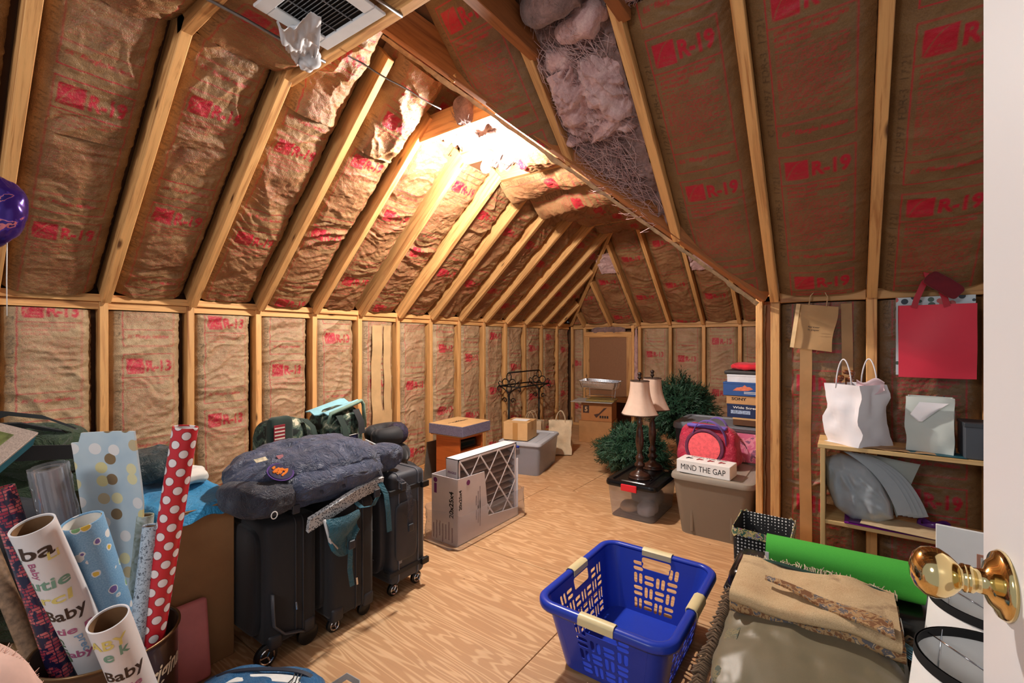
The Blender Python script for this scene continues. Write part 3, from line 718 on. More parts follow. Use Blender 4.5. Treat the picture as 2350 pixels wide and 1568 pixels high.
wool(ceil_right, Rp(-.295+SP*-2+.03, yr0)+nR*.012, (1, 0, 0), vR, nR, SP-.06, 1.06, 1.42, 203, M['pinkwool'], .055, .005, sag=lambda u, v, w: .085*(np.sin(np.clip((v-1.06)/.36, 0, 1)*np.pi)*np.sin(np.clip(u/w, 0, 1)*np.pi))**.5-.065)
rg = np.random.RandomState(77); s_ = MB()
for k in range(800):
    u_ = rg.rand()*.34; v_ = rg.uniform(.55, 1.45); x_ = -.295+SP*-2+.022+u_
    if v_/nrm < (xc0-x_)+.02: continue
    p = Rp(x_, yr0)-nR*.005+vR*v_; an = rg.normal()*.5+2.2; dr = Vector((math.cos(an), 0, 0))+vR*math.sin(an); l_ = .06+.16*rg.rand(); bw = .03*rg.normal()
    if not (.0 < u_+dr.x*l_+bw < .36 and 0 < u_+dr.x*l_*.5+bw < .36): continue
    s_.tube([p-nR*.02, p+dr*l_*.3+Vector((bw, 0, 0))+nR*(.012*rg.rand()), p+dr*l_*.7+Vector((bw*1.2, 0, 0))+nR*.012*rg.rand(), p+dr*l_-nR*.02], [.0006, .0016, .0012, .0005], 3, cap=False)
f = s_.build('wool_strands', M['pinkwool'], ceil_right, True); f['kind'] = 'stuff'
c = at_depth(1045, 262, 2.5); b = MB(); fluff(ceiling, c+Vector((0, .1, .05)), (.13, .12, .15), 21, 'greywool')
# wires and metal strips under the flat ceiling
steel = plain('dull_steel', rgb(150, 152, 156), .35, .1, 30, metal=.9)
for x, ya, yb, r_ in ((-1.697, 1.15, 1.70, .004), (-1.82, .25, 1.12, .007), (-1.33, .2, 1.13, .007)):
    b = MB(); b.tube([(x, ya+(yb-ya)*k/8, ZC-.008+.003*math.sin(k*1.7)) for k in range(9)], r_, 6); b.build('steel_rod', steel, ceiling, True)
# ================================================================ helpers for the things
def rrect(w, d, r, z=0.0, n=5):
    pts = []
    for cx, cy, a0 in ((w/2-r, d/2-r, 0), (-w/2+r, d/2-r, math.pi/2), (-w/2+r, -d/2+r, math.pi), (w/2-r, -d/2+r, 1.5*math.pi)):
        for k in range(n+1):
            a = a0+math.pi/2*k/n; pts.append((cx+r*math.cos(a), cy+r*math.sin(a), z))
    return pts
def loft(b, loops, mi=0, M_=None, cap0=True, cap1=True):
    n = len(loops[0]); vs_ = [p for L in loops for p in L]; fs = []
    for i in range(len(loops)-1):
        for j in range(n): fs.append((i*n+j, i*n+(j+1) % n, (i+1)*n+(j+1) % n, (i+1)*n+j))
    if cap0: fs.append(tuple(range(n-1, -1, -1)))
    if cap1: fs.append(tuple((len(loops)-1)*n+j for j in range(n)))
    return b.add(vs_, fs, mi, M_)
def put(o, loc=None, rz=0.0, M_=None):
    if M_ is not None: o.matrix_basis = M_
    else:
        o.location = loc; o.rotation_euler = (0, 0, rz)
    return o
def lettering(parent, txt, h, M_, mat, width=None, bold=0.012, shear=0.0, name='lettering', wrap=None, spread=1.0, center=True, thick=True):
    """flat print built as thin letters in the XY plane of M_; wrap=r bends it round a cylinder along Y"""
    V, Tn = text_tris(txt, 1.0, bold, shear, spread)
    if not len(V): return None
    V = V*(h/0.72); mx = V[:, 0].max(); 
    if width: V[:, 0] *= width/mx; mx = width
    if center: V[:, 0] -= mx/2
    b = MB()
    if wrap:
        bm = bmesh.new(); vv = [bm.verts.new((x, y, 0)) for x, y in V]
        for t in Tn:
            try: bm.faces.new([vv[i] for i in t])
            except ValueError: pass
        bmesh.ops.subdivide_edges(bm, edges=[e for e in bm.edges if e.calc_length() > wrap*.25], cuts=2)
        bm.verts.index_update(); P = [(math.sin(v.co.x/wrap)*wrap, v.co.y, math.cos(v.co.x/wrap)*wrap) for v in bm.verts]
        b.add(P, [tuple(v.index for v in f.verts) for f in bm.faces]); bm.free()
    else: b.add([(x, y, 0) for x, y in V], [tuple(t) for t in Tn])
    o = b.build(name, mat, parent, M=M_)
    return o
def facing(o, right, up):
    return frame(o, right, up)
INK = plain('black_ink', rgb(24, 22, 24), .6, .05); WHITE_INK = plain('white_ink', rgb(232, 230, 226), .6, .04); RED_INK = plain('dark_red_ink', rgb(150, 30, 40), .6, .05)
M['card'] = plain('cardboard', rgb(176, 128, 80), .75, .07, 14, bump=.08, bscale=120)
M['card_light'] = plain('cardboard_light', rgb(206, 164, 112), .75, .06, 14, bump=.08, bscale=120)
M['tape'] = plain('packing_tape', rgb(178, 132, 78), .25, .05, 9)
M['white_paper'] = plain('white_paper', rgb(232, 230, 228), .7, .03, 8)
M['white_plastic'] = plain('white_plastic', rgb(236, 236, 236), .35, .02)
M['black_plastic'] = plain('black_plastic', rgb(20, 20, 22), .35, .1)
M['black_fabric'] = fabric('black_nylon', rgb(22, 22, 26), .2, 9, 700, .7)
M['chrome'] = plain('chrome', rgb(210, 210, 214), .12, .03, metal=1.0)
M['iron'] = plain('wrought_iron', rgb(26, 22, 20), .5, .2, 60, bump=.1, metal=.4)
M['clear_plastic'] = plain('clear_plastic', rgb(236, 236, 240), .12, .01, trans=.93, ior=1.1)
M['frost_plastic'] = plain('frosted_plastic', rgb(224, 224, 232), .32, .02, trans=.75, ior=1.12)
M['film'] = plain('plastic_film', rgb(238, 238, 242), .1, .01, trans=.92, ior=1.12)
def carton(name, label, cat, w, d, h, M_, mat=None, tape=True, flap_gap=True, group=None, tape_mat=None, th=None):
    """closed corrugated box: body, two top flaps with a seam, tape"""
    t = thing(name, label, cat, (0, 0, 0), group=group); put(t, M_=M_)
    mat = mat or M['card']
    b = MB(); b.rbox((0, 0, h/2-.002), (w, d, h-.004), .003, seg=1); b.build('box_body', mat, t)
    for s in (-1, 1):
        b = MB(); b.rbox((0, s*(d/4+.0006), h-.0015), (w-.001, d/2-.002, .003), .0008, seg=1); b.build('top_flap', mat, t)
    if tape:
        b = MB(); b.rbox((0, 0, h+.0004), (w+.0012, .05, .0008), .0002, seg=1)
        for s in (-1, 1): b.box((s*(w/2+.0005), 0, h-.04), (.0008, .05, .08))
        b.build('packing_tape', tape_mat or M['tape'], t)
    return t
def world_of(M_, p): return M_ @ Vector(p)

# ================================================================ laundry basket
def holes_panel(W, H, holes, th):
    cu = bpy.data.curves.new('tmp', 'CURVE'); cu.dimensions = '2D'; cu.fill_mode = 'BOTH'; cu.extrude = th/2
    def spl(pts):
        s = cu.splines.new('POLY'); s.points.add(len(pts)-1)
        for p, (x, y) in zip(s.points, pts): p.co = (x, y, 0, 1)
        s.use_cyclic_u = True
    nx = 14
    out = [(W*k/nx, 0) for k in range(nx)]+[(W, H*k/8) for k in range(8)]+[(W-W*k/nx, H) for k in range(nx)]+[(0, H-H*k/8) for k in range(8)]
    spl(out)
    for hq in holes:
        x, y, w, h = hq[:4]; r = hq[4] if len(hq) > 4 else min(w, h)/2; pts = []
        for cx, cy, a0 in ((x+w/2-r, y+h/2-r, 0), (x-w/2+r, y+h/2-r, math.pi/2), (x-w/2+r, y-h/2+r, math.pi), (x+w/2-r, y-h/2+r, 1.5*math.pi)):
            for k in range(4): a = a0+math.pi/2*k/3; pts.append((cx+r*math.cos(a), cy+r*math.sin(a)))
        spl(pts)
    o = bpy.data.objects.new('tmp', cu); me = bpy.data.meshes.new_from_object(o)
    V = [tuple(v.co) for v in me.vertices]; Fc = [tuple(p.vertices) for p in me.polygons]
    bpy.data.meshes.remove(me); bpy.data.objects.remove(o); bpy.data.curves.remove(cu); return V, Fc
def laundry_basket(loc):
    t = thing('laundry_basket', 'blue plastic laundry basket with cream handle grips on the plywood floor', 'laundry basket', loc)
    blue = plain('blue_plastic', rgb(36, 62, 176), .28, .06, 6); cream = plain('cream_plastic', rgb(222, 206, 158), .4, .03)
    LX, LY, H, c = .46, .60, .275, .055; tb = .80            # top size, height, corner, bottom taper
    b = MB()
    def wall_pt(side, u, v, w):           # u along wall 0..1, v height 0..1, w thickness offset
        k = tb+(1-tb)*v; hx, hy = LX/2*k, LY/2*k; cc = c
        if side == 0: x = -hx+cc+(2*hx-2*cc)*u; y = -hy-w
        elif side == 1: y = -hy+cc+(2*hy-2*cc)*u; x = hx+w
        elif side == 2: x = hx-cc-(2*hx-2*cc)*u; y = hy+w
        else: y = hy-cc-(2*hy-2*cc)*u; x = -hx-w
        return (x, y, .012+(H-.02)*v)
    for side in range(4):
        Wd = (LX if side % 2 == 0 else LY)*.9-2*c; Hh = H-.02; hs = []
        nc = 4 if side % 2 == 0 else 7; nr = 4; cell = .0495; x0 = (Wd-nc*cell)/2
        for i in range(nc):
            for j in range(nr):
                cx, cy = x0+cell*(i+.5), .014+cell*(j+.5)
                if j == nr-1 and abs(i-(nc-1)/2) < 1.2: continue
                for s in (-1, 1):
                    if (i+j) % 2: hs.append((cx+s*cell*.23, cy, cell*.31, cell*.86))
                    else: hs.append((cx, cy+s*cell*.23, cell*.86, cell*.31))
        hw = .118; hs.append((Wd/2, Hh-.050, hw, .046, .010))
        V, Fc = holes_panel(Wd, Hh, hs, .0035)
        b.add([wall_pt(side, x/Wd, y/Hh, z) for x, y, z in V], Fc)
    lev = np.linspace(0, 1, 6)                                # rounded corners
    for side in range(4):
        P = []
        for v in lev:
            a = Vector(wall_pt(side, 1, v, 0)); e = Vector(wall_pt((side+1) % 4, 0, v, 0)); k = tb+(1-tb)*v
            cx = [1, 1, -1, -1][side]*(LX/2*k-c); cy = [-1, 1, 1, -1][side]*(LY/2*k-c); row = []
            for q in range(9):
                an = -math.pi/2+side*math.pi/2+math.pi/2*q/8; row.append((cx+c*math.cos(an), cy+c*math.sin(an), a.z))
            P.append(row)
        b.sheet(np.array(P).transpose(1, 0, 2), .0035)
    loft(b, [rrect(LX*tb, LY*tb, c, .010), rrect(LX*tb, LY*tb, c, .014)])
    b.build('basket_body', blue, t, angle=35)
    # rolled rim, swept round the top; dips where the grips sit
    r = MB(); prof = [(-.004, -.006), (-.003, .006), (.006, .010), (.020, .009), (.028, .002), (.029, -.014), (.026, -.022), (.024, -.012), (.020, .000), (.008, .003), (.001, -.002)]
    base = rrect(LX, LY, c, 0, 8); cen = base; loops = []
    n = len(base)
    for i in range(n):
        p = Vector(base[i]); q = Vector(base[(i+1) % n]); o = Vector(base[i-1]); tt = (q-o).normalized(); nn = Vector((tt.y, -tt.x, 0))
        loops.append([tuple(p+nn*a+Vector((0, 0, H-.012+z))) for a, z in prof])
    vs_ = [p for L in loops for p in L]; m = len(prof)
    r.add(vs_, [(i*m+j, i*m+(j+1) % m, ((i+1) % n)*m+(j+1) % m, ((i+1) % n)*m+j) for i in range(n) for j in range(m)])
    r.build('rim', blue, t, True)
    for side in range(4):
        L = .13 if side % 2 == 0 else .12; g = MB()
        prof2 = [(-.008, -.016), (-.007, .006), (.002, .0125), (.022, .0115), (.031, .003), (.032, -.018)]
        P = [[(a_, -(d_[0]), d_[1]) for a_ in np.linspace(-L/2, L/2, 6)] for d_ in prof2]
        Ms = T([0, LX/2, 0, -LX/2][side], [-LY/2, 0, LY/2, 0][side], H-.011) @ RZ([0, math.pi/2, math.pi, -math.pi/2][side])
        g.sheet(np.array(P), .003, M=Ms); g.build('handle_grip', cream, t, angle=50)
    return t
laundry_basket((-.675, 1.73, 0))

# ================================================================ storage totes
def tote(name, label, w, d, h, loc, rz, body, lidm, lid_h=.03, taper=.86, over=.012, r=.04, hollow=True, latch=None, group=None, ribs=0, lip=.02):
    t = thing(name, label, 'storage tote', loc, rz, group)
    hb = h-lid_h; b = MB(); L = []
    for k in range(6):
        f = k/5; s = taper+(1-taper)*f; L.append(rrect(w*s, d*s, r, hb*f))
    L.append(rrect(w+lip, d+lip, r+.008, hb)); L.append(rrect(w+lip, d+lip, r+.008, hb+.004))
    if hollow:
        th = .003; L.append(rrect(w-2*th, d-2*th, r, hb+.004))
        for k in range(5, -1, -1):
            f = k/5; s = taper+(1-taper)*f; L.append(rrect(w*s-2*th, d*s-2*th, r-th, max(.004, hb*f)))
    loft(b, L); b.build('tote_body', body, t, angle=40)
    for sgn in ([-1, 1] if ribs else []):
        for k in range(ribs):
            x = (k-(ribs-1)/2)*w*.5
            rb = MB(); rb.rbox((x, sgn*(d/2-.004), hb*.55), (.018, .02, hb*.86), .005, M=Matrix.Shear('XZ', 4, (0, 0)) if False else None)
            Mx = T(0, 0, 0) @ Matrix(((1, 0, 0, 0), (0, 1, sgn*(d*(1-taper)/2)/hb, -sgn*(d*(1-taper)/2)*.9), (0, 0, 1, 0), (0, 0, 0, 1)))
            rb.build('rib', body, t, M=Mx)
    b = MB(); o2 = over*2
    loft(b, [rrect(w+o2, d+o2, r+.01, hb+.002), rrect(w+o2+.004, d+o2+.004, r+.012, hb+lid_h*.45), rrect(w+o2-.006, d+o2-.006, r+.01, hb+lid_h*.9), rrect(w+o2-.02, d+o2-.02, r+.005, h), rrect(w-.05, d-.05, r-.005, h), rrect(w-.065, d-.065, r-.01, h-.012), rrect(w-.12, d-.12, r-.012, h-.012), rrect(w-.13, d-.13, r-.014, h-.006)])
    lid = b.build('lid', lidm, t, angle=40)
    if latch:
        for s in latch[1]:
            b = MB(); ax, sg = s
            if ax == 'x': b.rbox((sg*(w/2+over+.006), 0, hb+.004), (.014, min(.11, d*.3), .045), .004)
            else: b.rbox((0, sg*(d/2+over+.006), hb+.004), (min(.11, w*.34), .014, .045), .004)
            b.build('latch', latch[0], lid)
    return t
red_pl = plain('red_plastic', rgb(214, 40, 52), .35, .04)
blk_lid = plain('black_lid', rgb(16, 16, 18), .25, .1)
t = tote('storage_tote', 'clear plastic tote with black lid and red latches under the two lamps', .34, .50, .255, (-1.175, 3.225, 0), 0, M['clear_plastic'], blk_lid, .035, .9, latch=(red_pl, [('y', -1), ('y', 1)]))
for (x, y, w_, d_, h_, cc, sd) in ((-.06, -.10, .12, .14, .06, rgb(190, 150, 110), 1), (.0, .10, .22, .18, .12, rgb(150, 142, 140), 4), (.07, -.10, .12, .18, .08, rgb(168, 166, 170), 6)):
    b = MB(); b.soft((w_, d_, h_), 10, 3, .01, 14, sd, M=T(-1.175+x, 3.225+y, .008+h_/2+.007)); o = b.build('folded_cloth', plain('cloth_in_tote_%d' % sd, cc, .9), None, True, weld=True)
    tag(o, {1: 'tan folded cloth seen at the front through the clear tote with the black lid', 4: 'grey folded cloth at the back inside the black-lidded clear tote', 6: 'pale grey cloth at the near right of the black-lidded clear tote'}[sd], 'cloth')
taupe = plain('taupe_plastic', rgb(126, 114, 100), .45, .04, 5)
taupe_lid = plain('taupe_lid', rgb(146, 138, 126), .42, .04, 5)
tote('storage_tote', 'large taupe plastic tote with matching lid beside the corner posts', .46, .58, .385, (-.655, 3.235, 0), 0.0, taupe, taupe_lid, .035, .83, r=.05, ribs=2)
darkblue = plain('navy_plastic', rgb(42, 44, 58), .45, .06); greylid = plain('grey_lid', rgb(112, 116, 124), .4, .04)
tote('storage_tote', 'tall dark slate tote with grey lid and red latch behind the pink bag', .62, .46, .60, (-.755, 3.83, 0), 0.0, darkblue, greylid, .05, .86, latch=(red_pl, [('y', -1)]))
# clear tote with the blue handle near the left wall
rz = math.atan2(.26, .965)*.9
t = tote('storage_tote', 'frosted clear tote with blue handle and white lid by the left wall', .40, .62, .30, (-2.47, 3.69, 0), .25, M['frost_plastic'], plain('frosted_lid', rgb(206, 208, 214), .35, .02, trans=.35, ior=1.1), .03, .9)
b = MB(); b.tube([(-.075, -.335, .262), (-.05, -.342, .268), (0, -.344, .272), (.05, -.342, .268), (.075, -.335, .262)], .012, 8); b.build('handle', plain('royal_blue_plastic', rgb(30, 48, 150), .35), t, True, M=T(-.06, 0, 0))
b = MB(); b.soft((.3, .5, .16), 10, 4, .012, 10, 3, M=T(-2.47, 3.69, .092) @ RZ(.25)); tag(b.build('grey_linen', plain('slate_linen', rgb(90, 92, 112), .9), None, True, weld=True), 'slate grey linen filling the frosted tote with the blue handle', 'linen')
# small carton on it
Mx = T(-2.50, 3.57, .301) @ RZ(.25)
t = carton('cardboard_carton', 'small taped cardboard box on the frosted tote with the blue handle', 'box', .24, .27, .165, Mx, M['card_light'])
b = MB(); b.rbox((0, -.136, .08), (.05, .0012, .16), .0003, seg=1); b.build('packing_tape', M['tape'], t)
b = MB(); b.rbox((.0, .02, .1662), (.15, .12, .0012), .0003, seg=1); lb = b.build('shipping_label', M['white_paper'], t)

# ================================================================ lamps
def lamp(loc, label, s=1.0):
    t = thing('table_lamp', label, 'lamp', loc, 0, 'pair of turned table lamps')
    bronze = plain('antique_bronze', rgb(58, 34, 24), .28, .45, 45, bump=.15, coat=.4)
    prof = [(0, 0), (.078, 0), (.08, .008), (.07, .014), (.074, .02), (.062, .034), (.03, .05), (.02, .07), (.034, .085), (.036, .10), (.022, .115), (.026, .13), (.03, .15), (.018, .165), (.016, .18), (.026, .22), (.029, .27), (.022, .34), (.014, .375), (.02, .385), (.021, .395), (.012, .405), (.017, .42), (.010, .435), (.008, .50)]
    b = MB(); b.lathe([(r_*s, z_*s) for r_, z_ in prof], 28); b.build('lamp_base', bronze, t, True)
    # eight sided bell shade
    shade = plain('taupe_silk', rgb(198, 172, 154), .75, .05, 30); trim = plain('brown_trim', rgb(74, 56, 46), .8)
    z0, z1 = .455*s, .69*s; n = 48; P = []
    def rad(f, a): 
        base_ = .128*(1-f)+.066*f-.02*math.sin(math.pi*f)*.9
        k = abs(((a/(2*math.pi)*6) % 1)-.5)*2
        return base_*s*(1-.05*(1-k)+.02*k)
    for f in np.linspace(0, 1, 12): P.append([(rad(f, 2*math.pi*j/n)*math.cos(2*math.pi*j/n), rad(f, 2*math.pi*j/n)*math.sin(2*math.pi*j/n), z0+(z1-z0)*f) for j in range(n+1)])
    b = MB(); b.sheet(np.array(P), .002); sh = b.build('lamp_shade', shade, t, True)
    for f in (0, 1):
        b = MB(); b.tube([(rad(f, 2*math.pi*j/n)*math.cos(2*math.pi*j/n), rad(f, 2*math.pi*j/n)*math.sin(2*math.pi*j/n), z0+(z1-z0)*f) for j in range(n)], .004, 6, closed=True); b.build('shade_trim', trim, sh, True)
    b = MB(); b.lathe([(0, .50*s), (.006, .50*s), (.004, .70*s), (.012, .705*s), (.016, .715*s), (.008, .722*s), (.014, .735*s), (.015, .745*s), (.006, .752*s), (0, .754*s)], 16); b.build('finial', plain('dark_finial', rgb(34, 22, 18), .35), t, True)
    b = MB()
    for k in range(3): a = k*2.094; b.tube([(0, 0, .688*s), (.062*s*math.cos(a), .062*s*math.sin(a), .69*s)], .0015, 5)
    b.tube([(.0, .0, .47*s), (.03, 0, .5*s), (.035, 0, .6*s), (0, 0, .70*s)], .0015, 5); b.build('harp', M['iron'], t)
    b = MB(); b.tube([(.05, .03, .010), (.085, .035, .005), (.09, .0, .004), (.085, -.03, .004)], .003, 6); b.build('cord', M['black_plastic'], t, True)
    return t
p1 = on_z(1468, 1098, .245); p2 = on_z(1497, 1076, .245)
lamp((p1.x, p1.y, .2492), 'nearer of two bronze table lamps with taupe bell shades on the black lid')
lamp((p2.x, p2.y, .2492), 'farther of two bronze table lamps, its shade half hidden behind the other')

# ================================================================ board game, pink bag, stacked boxes
gx = on_z(1632, 1095, .385); Mg = T(-.70, 3.05, .386) @ RZ(-.08)
t = thing('board_game_box', 'white board game box with black lettering on the taupe tote', 'game box'); put(t, M_=Mg)
b = MB(); b.rbox((0, 0, .04), (.32, .15, .08), .002, seg=1); b.build('box_body', M['white_paper'], t)
lettering(t, 'MIND THE GAP', .036, T(0, -.0757, .022) @ RX(math.pi/2), INK, .27, 0.0)
lettering(t, 'MIND THE GAP', .016, T(0, .045, .0807), INK, .22, .03)
for k, ch in enumerate('0123'):
    b = MB(); x = -.1+.066*k
    b.tube([(x-.018, -.02, .0806), (x-.008, .0, .0806), (x+.006, -.004, .0806), (x+.016, .006, .0806)], [.004, .007, .005, .002], 6, flat=1.0, M=None); b.build('printed_figure', RED_INK if k else INK, t)
# pink and purple tote bag
Mb = T(-.745, 3.32, .386) @ RZ(-.12)
t = thing('tote_bag', 'red shopping bag with pink round emblem and purple handles on the taupe tote', 'bag'); put(t, M_=Mb)
crim = fabric('crimson_nylon', rgb(176, 18, 58), .35, 14, 500, .5, crease=.5)
def bagsq(q):
    f = (q[..., 2]+.13)/.26; q = q.copy(); q[..., 1] *= (1.15-.75*f); q[..., 0] *= (1.05-.18*f); return q
b = MB(); b.soft((.40, .20, .27), 22, 5, .012, 11, 31, squash=bagsq, base=-.13, M=T(0, 0, .13)); b.build('bag_body', crim, t, True, weld=True)
b = MB(); P = [[(r_*math.cos(a)*.105, -.098+.02*(.105+r_*.105*math.sin(a))/.1*0+.035*((.12+r_*.1*math.sin(a))/.26), .12+r_*.1*math.sin(a)) for a in np.linspace(0, 2*math.pi, 40)] for r_ in np.linspace(.02, 1, 6)]
b.grid(np.array(P)); 
em = fabric('coral_print', rgb(236, 92, 100), .3, 60, 300, .6); b.build('round_emblem', em, t, True, M=T(0, -.012, 0))
ringm = fabric('maroon_print', rgb(96, 24, 64), .5, 50, 300, .6)
b = MB(); b.tube([(.118*math.cos(a), -.098+.035*((.12+.112*math.sin(a))/.26), .12+.112*math.sin(a)) for a in np.linspace(0, 2*math.pi, 48)[:-1]], .012, 6, closed=True, flat=.3); b.build('emblem_ring', ringm, t, True, M=T(0, -.008, 0))
pur = fabric('purple_webbing', rgb(104, 84, 178), .15, 20, 500, .7)
for yy, k in ((-.07, 1), (.05, -1)):
    b = MB(); pts = []
    for f in np.linspace(0, 1, 17):
        a = math.pi*f; pts.append((-.085*math.cos(a)+(.05*f if k > 0 else .03), yy+.01*k+(.055*k*-1)*math.sin(a)*.6, .15+.155*math.sin(a)**.7))
    P = [[(p[0], p[1]+dy, p[2]+dy*.15) for p in pts] for dy in (-.014, 0, .014)]
    b.sheet(np.array(P), .003); b.build('handle', pur, t, True)
b = MB(); b.rbox((.0, -.035, .255), (.26, .05, .022), .008); b.build('rim_band', pur, t, True)
# pink printed box right of it
Mq = T(-.53, 3.51, .386)
t = thing('printed_box', 'pink and mauve printed box tucked behind the red shopping bag', 'box'); put(t, M_=Mq)
tt = NT('pink_print'); vv = tt.coord('Object'); ff = tt.noise(vv, 14, 3, .5, 1.5)
tt.set(Base_Color=tt.ramp(ff, [(.42, rgb(222, 112, 148)), (.47, rgb(236, 150, 172)), (.54, rgb(150, 96, 128)), (.62, rgb(204, 110, 140))], 'CONSTANT'), Roughness=.45)
b = MB(); b.rbox((0, 0, .10), (.22, .06, .2), .003, seg=1); b.build('box_body', tt.m, t); b = MB(); b.rbox((0, 0, .207), (.224, .064, .016), .003, seg=1); b.build('lid', plain('mauve_card', rgb(78, 60, 70), .6), t)
# the stack on the dark tote
def flat_box(name, label, w, d, h, x, y, z, col, rz=0.0, lid=None, cat='box', group='boxes stacked on the dark tote'):
    t = thing(name, label, cat, (x, y, z), rz, group); m = plain(name+'_%d' % int(z*1000), col, .5, .08, 18)
    b = MB(); b.rbox((0, 0, h/2), (w, d, h), .002, seg=1); b.build('box_body', m, t)
    b = MB(); b.rbox((0, 0, h-.006), (w+.004, d+.004, .014), .002, seg=1); b.build('lid_edge', lid or m, t)
    return t
xs, yb = -.50, 3.84; z = .602
def front(t, w, d): return RX(math.pi/2)
t = flat_box('wooden_tray', 'brown wooden tray at the bottom of the box stack on the slate tote', .36, .3, .055, xs+.02, yb, z, rgb(96, 62, 40), lid=plain('tray_edge', rgb(206, 164, 112), .6), cat='tray'); z += .056
t = flat_box('navy_box', 'navy printed box with white lettering in the stack on the slate tote', .40, .3, .098, xs+.0, yb, z, rgb(28, 44, 84)); 
lettering(t, 'Wide Screen Monitor', .017, T(-.16, -.1515, .068) @ RX(math.pi/2), WHITE_INK, .30, .02, center=False)
b = MB(); b.box((-.11, -.1512, .042), (.13, .0006, .026)); b.build('printed_panel', plain('pale_blue_print', rgb(150, 168, 196), .5, .5, 90), t); z += .099
t = flat_box('kraft_box', 'kraft cardboard box reading SONY in the stack of boxes', .40, .3, .062, xs-.005, yb, z, rgb(196, 150, 100)); 
lettering(t, 'SONY', .02, T(-.165, -.1512, .03) @ RX(math.pi/2), INK, .10, .03, center=False); z += .063
t = flat_box('blue_box', 'mottled blue box with an orange mark in the stack of boxes', .44, .32, .098, xs-.005, yb, z, rgb(42, 82, 146)); 
b = MB(); b.prism([(-.155, .0), (-.13, .022), (-.09, .03), (-.075, .044), (-.06, .03), (-.04, .03), (-.02, .015), (-.05, .004), (-.1, .0)], 0, .0006, M=T(0, -.1612, .038) @ RX(math.pi/2)); b.build('printed_mark', plain('orange_print', rgb(216, 120, 90), .5, .2, 60), t)
for dz in (.02, .03):
    b = MB(); b.box((.03, -.1612, dz), (.22, .0006, .004)); b.build('printed_line', WHITE_INK, t)
z += .099
t = flat_box('white_box', 'white lidless box under the dark folder on the stack of boxes', .40, .3, .056, xs+.0, yb, z, rgb(214, 218, 226)); z += .057
b = MB(); b.rbox((xs-.0, yb, z+.014), (.44, .31, .028), .008); tag(b.build('dark_folder', plain('charcoal_cover', rgb(48, 46, 48), .6), None, angle=40), 'charcoal folder near the top of the stack under the red cloth', 'folder'); z += .029
b = MB(); b.soft((.42, .30, .05), 22, 3, .02, 13, 12, M=T(xs+.02, yb, z+.026), base=-.025); tag(b.build('red_cloth', fabric('red_cloth', rgb(196, 24, 44), .25, 10), None, True, weld=True), 'crumpled red cloth on top of the box stack', 'cloth')

# ================================================================ artificial tree sections
def tree_section(label, c, rad, n, seed, tilt):
    t = thing('artificial_tree_section', label, 'artificial tree', c, 0, 'artificial tree sections')
    rg = np.random.RandomState(seed); V = []; F_ = []; 
    gm = plain('tree_needles_%d' % seed, rgb(38, 74, 52), .6, .5, 25)
    Rm = np.array((RZ(tilt[1]) @ RX(tilt[0])).to_3x3())
    wood_ = MB()
    for k in range(n):
        d = rg.normal(size=3); d /= np.linalg.norm(d); 
        f = .35+.65*rg.rand()**.4
        tip = d*np.array(rad)*(.84+.2*rg.rand())*(1+.38*float(fbm(d[0]*1.9+seed, d[1]*1.9, d[2]*1.9, seed, 2))); root = tip*(1-f*.55)
        tip[2] = max(tip[2], -c[2]+.015); root[2] = max(root[2], -c[2]+.015)
        ax = tip-root; L = np.linalg.norm(ax)+1e-6; ax = ax/L
        o = np.cross(ax, rg.normal(size=3)); o /= np.linalg.norm(o)+1e-9; p = np.cross(ax, o)
        m = 17
        for q in range(m):
            s = (q+.5)/m; a = rg.rand()*6.283; side = o*math.cos(a)+p*math.sin(a)
            base_ = root+ax*L*s; nl = .028+.016*rg.rand(); dr = (side+ax*.7); dr /= np.linalg.norm(dr); wd = np.cross(dr, ax)*.0065
            i0 = len(V); e = base_+dr*nl
            V += [base_-wd*.6, e-wd*.35+ax*.001, e+wd*.35, base_+wd*.6]; F_.append((i0, i0+1, i0+2, i0+3))
    V = np.array(V); V[:, 2] = np.maximum(V[:, 2], -c[2]+.004)
    o = np_mesh('foliage', V, np.array(F_), gm, t, False); o['kind'] = 'stuff'
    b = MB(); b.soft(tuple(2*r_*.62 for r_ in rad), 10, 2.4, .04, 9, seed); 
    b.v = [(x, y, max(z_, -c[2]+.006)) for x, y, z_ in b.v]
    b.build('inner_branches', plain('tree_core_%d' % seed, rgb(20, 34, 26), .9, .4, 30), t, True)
    b = MB(); b.tube([(0, 0, -min(rad[2], c[2]-.02)*.9), (0, 0, rad[2]*.9)], .012, 8); b.build('pole', M['iron'], t)
    return t
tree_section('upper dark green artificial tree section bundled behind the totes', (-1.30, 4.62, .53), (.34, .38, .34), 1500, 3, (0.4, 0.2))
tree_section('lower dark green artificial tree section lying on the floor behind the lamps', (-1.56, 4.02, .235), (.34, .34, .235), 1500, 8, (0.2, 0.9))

# ================================================================ far corner: cartons, foil pan, wire rack
a = on_z(1328, 1014, 0); c_ = on_z(1404, 1021, 0)
ang = math.atan2(c_.y-a.y, c_.x-a.x); Lw = .40
mid = (a+c_)/2; back = Vector((-math.sin(ang), math.cos(ang), 0))
Mc = T(*(mid+back*.17)) @ RZ(ang)
t = carton('cardboard_carton', 'sagging plain cardboard box on the floor below the brown hatch', 'box', .40, .34, .26, Mc @ T(0, 0, .001), M['card'])
Mc2 = T(*(mid+back*.17)) @ RZ(ang+.02) @ T(.01, 0, .262)
t = carton('cardboard_carton', 'printed cardboard box stacked on the sagging one below the hatch', 'box', .37, .32, .225, Mc2, plain('cardboard_orange', rgb(172, 112, 62), .7, .07))
b = MB(); b.box((-.125, -.1607, .14), (.075, .0006, .09)); b.build('printed_panel', plain('brown_print', rgb(58, 32, 22), .6), t)
